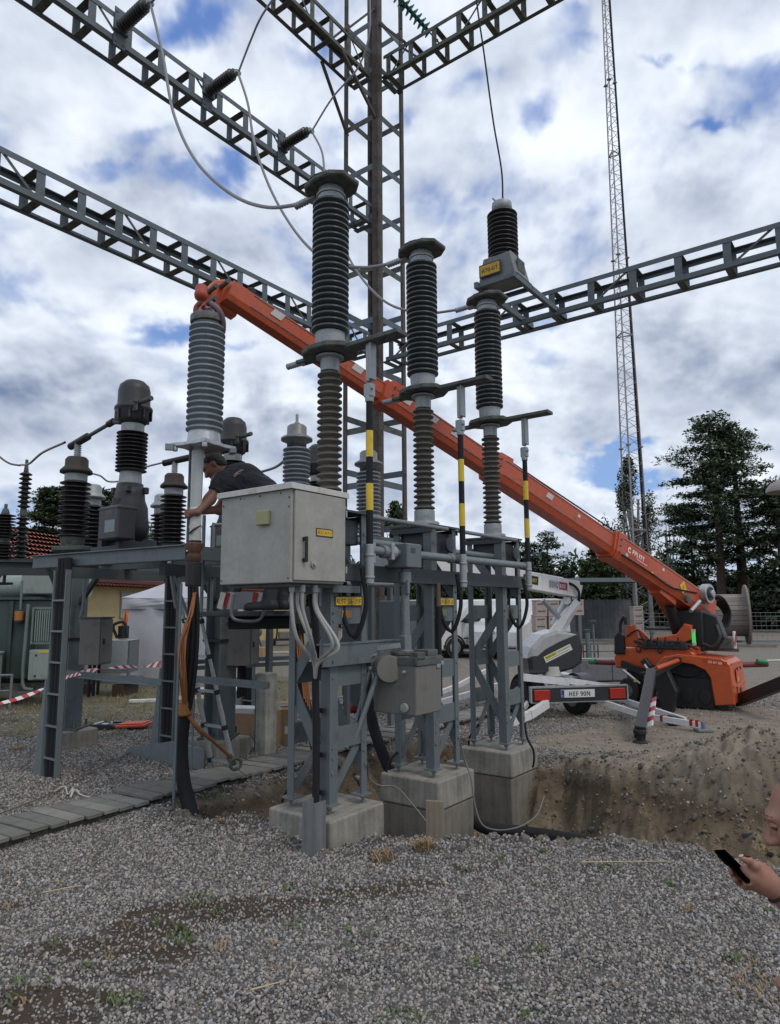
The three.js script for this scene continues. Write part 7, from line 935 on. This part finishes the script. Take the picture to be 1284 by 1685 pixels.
// ------------------------------------------------------------------ people: one smooth surface each, from tapered limbs blended together
const smin = (a, b, k) => { const h = Math.max(k - Math.abs(a - b), 0) / k; return Math.min(a, b) - h * h * k * .25; };
const smax = (a, b, k) => -smin(-a, -b, k);
const cone = (a, b, ra, rb) => { const ax = a.x, ay = a.y, az = a.z, dx = b.x - ax, dy = b.y - ay, dz = b.z - az, L2 = dx * dx + dy * dy + dz * dz; return (x, y, z) => { const px = x - ax, py = y - ay, pz = z - az, t = clamp((px * dx + py * dy + pz * dz) / L2); return Math.hypot(px - dx * t, py - dy * t, pz - dz * t) - (ra + (rb - ra) * t); }; };
const ell = (c, r, m) => { const i = m ? m.clone().invert() : null, q = V(0, 0, 0); return (x, y, z) => { q.set(x - c.x, y - c.y, z - c.z); if (i) q.applyMatrix4(i); const k0 = Math.hypot(q.x / r.x, q.y / r.y, q.z / r.z), k1 = Math.hypot(q.x / (r.x * r.x), q.y / (r.y * r.y), q.z / (r.z * r.z)); return k1 < 1e-9 ? -Math.min(r.x, r.y, r.z) : k0 * (k0 - 1) / k1; }; };
const blend = (L, k) => (x, y, z) => { let d = 1e9; for (const f of L) d = smin(d, f(x, y, z), k); return d; };
function surface(f, lo, hi, c) { // surface nets with smooth normals
  const nx = Math.ceil((hi.x - lo.x) / c) + 1, ny = Math.ceil((hi.y - lo.y) / c) + 1, nz = Math.ceil((hi.z - lo.z) / c) + 1, D = new Float32Array(nx * ny * nz), id = new Int32Array(nx * ny * nz).fill(-1), pos = [], nor = [], idx = [], at = (i, j, k) => i + nx * (j + ny * k);
  for (let k = 0; k < nz; k++) for (let j = 0; j < ny; j++) for (let i = 0; i < nx; i++) D[at(i, j, k)] = f(lo.x + i * c, lo.y + j * c, lo.z + k * c);
  const E = [[0, 1], [2, 3], [4, 5], [6, 7], [0, 2], [1, 3], [4, 6], [5, 7], [0, 4], [1, 5], [2, 6], [3, 7]];
  for (let k = 0; k < nz - 1; k++) for (let j = 0; j < ny - 1; j++) for (let i = 0; i < nx - 1; i++) { const v = []; let s = 0; for (let q = 0; q < 8; q++) { const d = D[at(i + (q & 1), j + ((q >> 1) & 1), k + (q >> 2))]; v.push(d); if (d < 0) s++; } if (!s || s === 8) continue; let X = 0, Y = 0, Z = 0, n = 0; for (const [a, b] of E) if ((v[a] < 0) !== (v[b] < 0)) { const t = v[a] / (v[a] - v[b]); X += mix(a & 1, b & 1, t); Y += mix((a >> 1) & 1, (b >> 1) & 1, t); Z += mix(a >> 2, b >> 2, t); n++; } const x = lo.x + (i + X / n) * c, y = lo.y + (j + Y / n) * c, z = lo.z + (k + Z / n) * c, e = c * .35; const N = V(f(x + e, y, z) - f(x - e, y, z), f(x, y + e, z) - f(x, y - e, z), f(x, y, z + e) - f(x, y, z - e)).normalize(); id[at(i, j, k)] = pos.length / 3; pos.push(x, y, z); nor.push(N.x, N.y, N.z); }
  const quad = (a, b, cc, d, flip) => { if (a < 0 || b < 0 || cc < 0 || d < 0) return; flip ? idx.push(a, cc, b, a, d, cc) : idx.push(a, b, cc, a, cc, d); };
  for (let k = 1; k < nz - 1; k++) for (let j = 1; j < ny - 1; j++) for (let i = 1; i < nx - 1; i++) { const d = D[at(i, j, k)] < 0; if (d !== (D[at(i + 1, j, k)] < 0)) quad(id[at(i, j - 1, k - 1)], id[at(i, j, k - 1)], id[at(i, j, k)], id[at(i, j - 1, k)], !d); if (d !== (D[at(i, j + 1, k)] < 0)) quad(id[at(i - 1, j, k - 1)], id[at(i - 1, j, k)], id[at(i, j, k)], id[at(i, j, k - 1)], !d); if (d !== (D[at(i, j, k + 1)] < 0)) quad(id[at(i - 1, j - 1, k)], id[at(i, j - 1, k)], id[at(i, j, k)], id[at(i - 1, j, k)], !d); }
  const g = new THREE.BufferGeometry(); g.setAttribute('position', new THREE.BufferAttribute(new Float32Array(pos), 3)); g.setAttribute('normal', new THREE.BufferAttribute(new Float32Array(nor), 3)); g.setIndex(idx); return g;
}
const SK = { skin: M([.37, .20, .14], .5, { tx: 'skin', rep: 7, bump: .0012 }), skinDark: M([.22, .11, .072], .5, { tx: 'skin', rep: 6, bump: .001 }), hair: M([.018, .014, .012], .6), stubble: M([.16, .105, .085], .75, { tx: 'grain', rep: 30 }), shirt: M([.028, .031, .040], .9, { tx: 'cloth', rep: 5 }), shorts: M([.05, .055, .06], .9, { tx: 'cloth', rep: 4 }) };
// a head in its own axes: face to +x, up +y; s = half height scale
function headField(o) { // o(x,y,z) places a point of the head in the world
  const E = (x, y, z, a, b, c) => ell(o.p(x, y, z), V(a, b, c), o.m);
  const solid = [E(-.015, .045, 0, .098, .082, .076), E(.03, -.02, 0, .066, .086, .060), E(.052, -.075, 0, .034, .032, .036), E(.070, .028, 0, .026, .018, .046)];
  const face = blend(solid, .035), nose = blend([cone(o.p(.088, .012, 0), o.p(.112, -.030, 0), .009, .015), E(.102, -.034, .012, .012, .009, .008), E(.102, -.034, -.012, .012, .009, .008)], .012), lips = blend([E(.084, -.058, 0, .014, .006, .024), E(.082, -.070, 0, .014, .007, .021)], .004), ears = blend([E(-.012, .0, .074, .018, .032, .009), E(-.012, .0, -.074, .018, .032, .009)], .01), brow = blend([E(.084, .034, .026, .012, .008, .024), E(.084, .034, -.026, .012, .008, .024)], .01), sock = [E(.098, .012, .031, .018, .013, .018), E(.098, .012, -.031, .018, .013, .018)], cheek = blend([E(.058, -.022, .036, .026, .022, .018), E(.058, -.022, -.036, .026, .022, .018)], .02);
  return (x, y, z) => { let d = smin(face(x, y, z), cheek(x, y, z), .03); d = smin(d, brow(x, y, z), .016); for (const s of sock) d = smax(d, -s(x, y, z), .012); d = smin(d, nose(x, y, z), .014); d = smin(d, lips(x, y, z), .008); return smin(d, ears(x, y, z), .012); };
}
function headFrame(c, m) { return { m, p: (x, y, z) => V(x, y, z).applyMatrix4(m).add(c) }; }
{ // the worker leaning out of the basket to the cable
  const hd = F(352, 768, 6.30), hip = F(452, 850, 6.55), shN = F(364, 794, 6.14), shF = F(388, 782, 6.46), chest = F(400, 792, 6.32), elN = F(345, 822, 6.06), wrN = F(325, 843, 5.90), elF = F(362, 838, 6.30), wrF = F(328, 842, 6.0), nk = F(368, 779, 6.31), belly = F(430, 812, 6.45);
  const t = thing('person', 'person in dark T-shirt leaning over the cable behind the control box, arms stretched down', 'person', V(hip.x, 1.58, hip.z)), W = { world: true };
  const feet = [V(hip.x - .02, 1.62, hip.z + .10), V(hip.x + .06, 1.62, hip.z - .12)], knee = feet.map((f, i) => V(f.x + .05, 2.03, f.z)), hj = [hip.clone().add(V(0, -.04, .09)), hip.clone().add(V(0, -.04, -.09))];
  const m = new THREE.Matrix4().makeRotationFromEuler(new THREE.Euler(.18, Math.PI + .22, -.72, 'YZX')), fr = headFrame(hd, m), head = headField(fr);
  const torso = [cone(hip, belly, .135, .145), cone(belly, chest, .145, .165), cone(chest, shN, .135, .075), cone(chest, shF, .135, .075), cone(shN, shF, .085, .085), cone(chest, nk, .10, .062)];
  const arms = [cone(shN, elN, .062, .046), cone(elN, wrN, .046, .030), cone(shF, elF, .060, .046), cone(elF, wrF, .044, .029), cone(nk, hd, .055, .058)], legs = [0, 1].flatMap((i) => [cone(hj[i], knee[i], .088, .058), cone(knee[i], feet[i], .058, .042), cone(feet[i], feet[i].clone().add(V(-.16, -.0, 0)), .045, .035)]);
  const fingers = []; for (const [w, s] of [[wrN, 1], [wrF, -1]]) { const palm = w.clone().add(V(-.05, -.005, -.01 * s)); fingers.push(cone(w, palm, .030, .036)); for (let i = 0; i < 4; i++) { const b = palm.clone().add(V(-.02, .022 - i * .017, .02 * s)), k = b.clone().add(V(-.035 + Math.abs(i - 1) * .004, -.004, -.012 * s)), e = k.clone().add(V(-.008, -.006, -.034 * s)); fingers.push(cone(b, k, .0105, .0095), cone(k, e, .0095, .008)); } const tb = palm.clone().add(V(.012, .03, -.01 * s)); fingers.push(cone(tb, tb.clone().add(V(-.03, .022, -.02 * s)), .013, .009)); }
  const body = blend([...torso, ...arms, ...legs], .05), hands = blend(fingers, .008), all = (x, y, z) => smin(smin(body(x, y, z), head(x, y, z), .03), hands(x, y, z), .02);
  part(t, 'body', [surface((x, y, z) => Math.max(all(x, y, z), -(body(x, y, z) + .0) * 0 - 9), V(hip.x - .62, 1.58, hip.z - .38), V(hip.x + .32, hd.y + .16, hip.z + .80), .013), surface((x, y, z) => smin(head(x, y, z), cone(nk, hd, .055, .058)(x, y, z), .03), fr.p(0, 0, 0).subScalar(.17), fr.p(0, 0, 0).addScalar(.17), .0055), surface((x, y, z) => smin(hands(x, y, z), blend(arms, .03)(x, y, z), .015), V(wrN.x - .13, Math.min(wrN.y, wrF.y) - .09, wrF.z - .12), V(wrN.x + .09, wrN.y + .1, wrN.z + .1), .005)], SK.skinDark, W);
  const slv = [cone(shN, shN.clone().lerp(elN, .62), .078, .070), cone(shF, shF.clone().lerp(elF, .62), .076, .068)], shirt = blend([...torso.map((f) => (x, y, z) => f(x, y, z) - .012), ...slv], .05);
  const cutA = shN.clone().lerp(elN, .60), dA = elN.clone().sub(shN).normalize(), cutB = shF.clone().lerp(elF, .60), dB = elF.clone().sub(shF).normalize(), dN = hd.clone().sub(chest).normalize(), cutN = nk.clone().addScaledVector(dN, .0); const pl = (x, y, z, c, d) => (x - c.x) * d.x + (y - c.y) * d.y + (z - c.z) * d.z;
  part(t, 'shirt', surface((x, y, z) => { let d = shirt(x, y, z) + .012 * n2(x * 14 + z * 9, y * 13) + .006 * n2(x * 34 + z * 20, y * 30); d = Math.max(d, pl(x, y, z, cutN, dN)); const nearA = Math.hypot(x - cutA.x, y - cutA.y, z - cutA.z) < .14, nearB = Math.hypot(x - cutB.x, y - cutB.y, z - cutB.z) < .14; if (nearA) d = Math.max(d, pl(x, y, z, cutA, dA)); if (nearB) d = Math.max(d, pl(x, y, z, cutB, dB)); return d; }, V(hip.x - .62, hip.y - .22, hip.z - .40), V(hip.x + .26, hd.y + .15, hip.z + .62), .012), SK.shirt, W);
  part(t, 'trousers', surface((x, y, z) => Math.max(blend([...legs.slice(0, 2), ...legs.slice(3, 5), cone(hj[0], hj[1], .13, .13)], .04)(x, y, z) - .016, y - hip.y - .03), V(hip.x - .3, 1.6, hip.z - .34), V(hip.x + .34, hip.y + .12, hip.z + .34), .02), SK.shorts, W);
  for (const f of feet) part(t, 'shoe', surface((x, y, z) => Math.max(smin(cone(f.clone().add(V(.03, 0, 0)), f.clone().add(V(-.19, -.01, 0)), .058, .046)(x, y, z), cone(f, f.clone().add(V(0, .12, 0)), .056, .058)(x, y, z), .04), 1.585 - y), V(f.x - .28, 1.57, f.z - .1), V(f.x + .12, 1.80, f.z + .1), .012), MT.black, W);
  const ew = (x, y, z, a, b, c) => ell(fr.p(x, y, z), V(a, b, c), m), hair = blend([ew(-.025, .055, 0, .104, .088, .084), ew(-.06, .0, 0, .07, .08, .072)], .03), cutH = ew(.085, -.03, 0, .085, .085, .11);
  part(t, 'hair', surface((x, y, z) => Math.max(hair(x, y, z) + .004 * n2(x * 90, y * 90 + z * 70), -cutH(x, y, z)), fr.p(0, 0, 0).subScalar(.18), fr.p(0, 0, 0).addScalar(.18), .006), SK.hair, W);
  const sh2 = (u, v) => { for (let d = 5.95; d < 6.7; d += .004) { const p = F(u, v, d); if (shirt(p.x, p.y, p.z) < 0) return F(u, v, d - .006); } return F(u, v, 6.2); };
  // pale chest emblem: an oval stroke with illegible script, on the shoulder
  const em = F(392, 776, 6.0), badge = [[384, 779, 398, 771], [386, 781, 396, 775], [389, 776, 401, 769]].map(([a, b, c, d], i) => tube([sh2(a, b + 4), sh2((a + c) / 2, (b + d) / 2 + 2), sh2(c, d + 4)], .005, 10, 5)); part(t, 'emblem', badge, M([.35, .26, .18], .8), W);
}
{ // man crouching at the right edge with a phone
  const D0 = 2.12, hd = F(1331, 1352, D0), m = new THREE.Matrix4().makeRotationFromEuler(new THREE.Euler(0, Math.PI - .46, -.30, 'YZX')), S = 1.08, m2 = m.clone().scale(V(S, S, S)), fr = { m, p: (x, y, z) => V(x, y, z).applyMatrix4(m2).add(hd) }, head = headField(fr);
  const gy = height(1.45, 2.1), U = (u, v, d) => F(u, v, d), t = thing('person', 'person with shaved head at the right edge, crouching and holding a phone out in front', 'person', V(hd.x + .25, gy, hd.z)), W = { world: true };
  const nk = U(1352, 1428, 2.14), ch = U(1420, 1500, 2.16), hip = U(1480, 1720, 2.2), sh = [U(1400, 1468, 1.98), U(1405, 1462, 2.34)], el = [U(1360, 1560, 1.95), U(1400, 1600, 2.4)], wr = [U(1279, 1464, 1.99), U(1330, 1610, 2.35)], kn = [U(1334, 1652, 2.0), U(1345, 1645, 2.4)], ft = kn.map((k) => V(k.x + .10, gy + .06, k.z));
  const Fg = [], T = [], pc = 1.985, hand = (u, v, d = pc) => U(u, v, d);
  // palm and the four fingers wrapping behind the phone, thumb above
  const palm = [cone(wr[0], hand(1246, 1444), .027, .034), cone(hand(1262, 1452), hand(1236, 1438, 1.97), .03, .028), cone(hand(1250, 1436, 2.0), hand(1238, 1430, 2.02), .026, .024)];
  const fg = [[[1240, 1438, 2.04], [1212, 1424, 2.05], [1203, 1432, 2.02]], [[1238, 1444, 2.03], [1210, 1442, 2.04], [1204, 1436, 2.0]], [[1238, 1450, 2.01], [1216, 1452, 2.02], [1210, 1447, 1.985]], [[1240, 1456, 1.99], [1226, 1459, 1.99], [1231, 1454, 1.955]]];
  fg.forEach((q, i) => { const [a, b, c] = q.map((x) => hand(...x)); Fg.push(cone(a, b, .0112 - i * .0005, .0100 - i * .0005), cone(b, c, .0100 - i * .0005, .0082 - i * .0004)); });
  const th = [[1252, 1440, 1.97], [1241, 1424, 1.95], [1231, 1415, 1.945], [1221, 1412, 1.945]].map((x) => hand(...x)); Fg.push(cone(th[0], th[1], .019, .0125), cone(th[1], th[2], .0122, .0105), cone(th[2], th[3], .0105, .0078));
  const handF = (x, y, z) => smin(blend(palm, .02)(x, y, z), blend(Fg, .006)(x, y, z), .010), arm = [cone(el[0], wr[0], .045, .027), cone(sh[0], el[0], .056, .046)];
  const limbs = [...arm, cone(sh[1], el[1], .056, .046), cone(el[1], wr[1], .045, .03), cone(wr[1], wr[1].clone().add(V(-.08, -.02, 0)), .03, .025), cone(hip, ch, .15, .165), cone(ch, sh[0], .12, .07), cone(ch, sh[1], .12, .07), cone(ch, nk, .11, .062), cone(nk, hd, .062, .062), ...[0, 1].flatMap((i) => [cone(hip.clone().add(V(0, 0, i ? -.1 : .1)), kn[i], .09, .062), cone(kn[i], ft[i], .060, .042), cone(ft[i], ft[i].clone().add(V(-.17, -.02, 0)), .042, .034)])];
  const bf = blend(limbs, .05);
  part(t, 'body', [surface((x, y, z) => smin(bf(x, y, z), head(x, y, z), .03), V(wr[0].x - .04, gy - .02, hd.z - .45), V(hip.x + .3, hd.y + .2, hd.z + .36), .015), surface((x, y, z) => smin(head(x, y, z), cone(nk, hd, .060, .060)(x, y, z), .03), hd.clone().subScalar(.19), hd.clone().addScalar(.19), .0042), surface((x, y, z) => smin(handF(x, y, z), arm[0](x, y, z), .015), V(hand(1196, 1420).x, wr[0].y - .06, hand(1240, 1440).z - .14), V(wr[0].x + .05, hand(1240, 1400).y, hand(1240, 1440).z + .10), .0030)], SK.skin, W);
  part(t, 'shirt', surface((x, y, z) => { let d = blend([cone(hip, ch, .165, .18), cone(ch, sh[0], .135, .085), cone(ch, sh[1], .135, .085), cone(sh[0], sh[0].clone().lerp(el[0], .5), .075, .07), cone(sh[1], sh[1].clone().lerp(el[1], .5), .075, .07)], .05)(x, y, z); return d; }, V(ch.x - .35, hip.y - .2, hd.z - .45), V(hip.x + .3, nk.y + .1, hd.z + .4), .018), SK.shirt, W);
  part(t, 'shorts', surface((x, y, z) => Math.max(blend([0, 1].map((i) => cone(hip.clone().add(V(0, 0, i ? -.1 : .1)), kn[i], .112, .085)).concat([cone(hip, hip.clone().add(V(0, .05, 0)), .16, .16)]), .04)(x, y, z), -(x - kn[0].x - .16)), V(kn[0].x - .1, hip.y - .25, hd.z - .45), V(hip.x + .3, hip.y + .25, hd.z + .4), .018), SK.shorts, W);
  const ew = (x, y, z, a, b, c) => ell(fr.p(x, y, z), V(a * S, b * S, c * S), m), cap = ew(-.018, .047, 0, .0995, .083, .0775), cut = ew(.085, .02, 0, .085, .12, .10); part(t, 'hair', surface((x, y, z) => Math.max(cap(x, y, z), -cut(x, y, z)), hd.clone().subScalar(.17), hd.clone().addScalar(.17), .006), SK.stubble, W);
  for (const s of [-1, 1]) { part(t, 'eye', new THREE.SphereGeometry(.0125, 14, 10).applyMatrix4(m4(fr.p(.083, .012, s * .031))), M([.10, .07, .055], .3), W); part(t, 'eyelid', surface((x, y, z) => Math.max(ell(fr.p(.083, .012, s * .031), V(.0145, .0145, .0155))(x, y, z), -(y - fr.p(.083, .012, s * .031).y + .002)), fr.p(.083, .012, s * .031).subScalar(.03), fr.p(.083, .012, s * .031).addScalar(.03), .003), SK.skin, W); part(t, 'eyebrow', tube([fr.p(.092, .036, s * .014), fr.p(.094, .041, s * .03), fr.p(.080, .038, s * .05)], .0022, 10, 5), SK.stubble, W); }
  for (const [i, q, s] of [[0, th[3], .0062]]) part(t, 'nail', new THREE.SphereGeometry(s, 10, 8).scale(1.2, .45, .9).applyMatrix4(m4(q.clone().add(V(-.003, .0065, .002)), 0, .2, .3)), M([.50, .33, .28], .3), W);
  part(t, 'bracelet', [new THREE.TorusGeometry(.034, .0042, 8, 30).rotateX(Math.PI / 2).applyQuaternion(new THREE.Quaternion().setFromUnitVectors(UP, el[0].clone().sub(wr[0]).normalize())).applyMatrix4(m4(wr[0].clone().lerp(el[0], .06)))], M([.025, .015, .012], .6), W);
  // phone, a thing of its own in the hand
  const pa = U(1183, 1399, 2.02), pb = U(1236, 1452, 1.955), ax = pb.clone().sub(pa), Lp = ax.length(); ax.normalize(); const toCam = camera.position.clone().sub(pa).normalize(); let wN = V(0, 0, 0).crossVectors(ax, toCam).normalize(); if (wN.x < 0) wN.negate(); const scr = wN.clone().multiplyScalar(.972).addScaledVector(toCam, .235).normalize(), wd = V(0, 0, 0).crossVectors(scr, ax).normalize(); const B = basis(wd, ax, scr, pa.clone().lerp(pb, .5));
  const ph = thing('phone', 'dark smartphone with a thin gold rim held in the hand at the right edge', 'phone', pb); part(ph, 'case', new RoundedBoxGeometry(.074, Lp, .010, 3, .0045).applyMatrix4(B), M([.30, .22, .12], .35, { metal: .6 }), W); part(ph, 'camera_bump', new RoundedBoxGeometry(.03, .032, .004, 2, .0015).translate(-.015, -Lp / 2 + .028, -.0066).applyMatrix4(B), M([.03, .03, .03], .3), W); part(ph, 'rim', [new RoundedBoxGeometry(.0765, Lp + .002, .003, 1, .0012).translate(0, 0, -.001).applyMatrix4(B)], M([.42, .30, .15], .3, { metal: .7 }), W); part(ph, 'screen', new RoundedBoxGeometry(.069, Lp - .006, .004, 2, .0018).translate(0, 0, .0042).applyMatrix4(B), M([.012, .016, .016], .06), W);
}
{ // rounded grey thing entering at the right edge
  const p = F(1290, 806, 14), t = thing('grey_hood', 'rounded grey-brown hood entering at the right edge in front of the pines', 'hood', V(p.x, p.y - .1, p.z)); part(t, 'shade', lathe([[0, .30], [.12, .29], [.24, .24], [.32, .14], [.34, .06], [.33, .04], [.30, .1], [0, .2]], 28), M([.28, .25, .23], .6)); part(t, 'post', rod(V(0, -p.y + .1, 0), V(0, .2, 0), .04), MT.grime); part(t, 'arm', rod(V(0, .28, 0), V(.3, .34, 0), .02), MT.grime);
}
renderer.render(scene, camera);
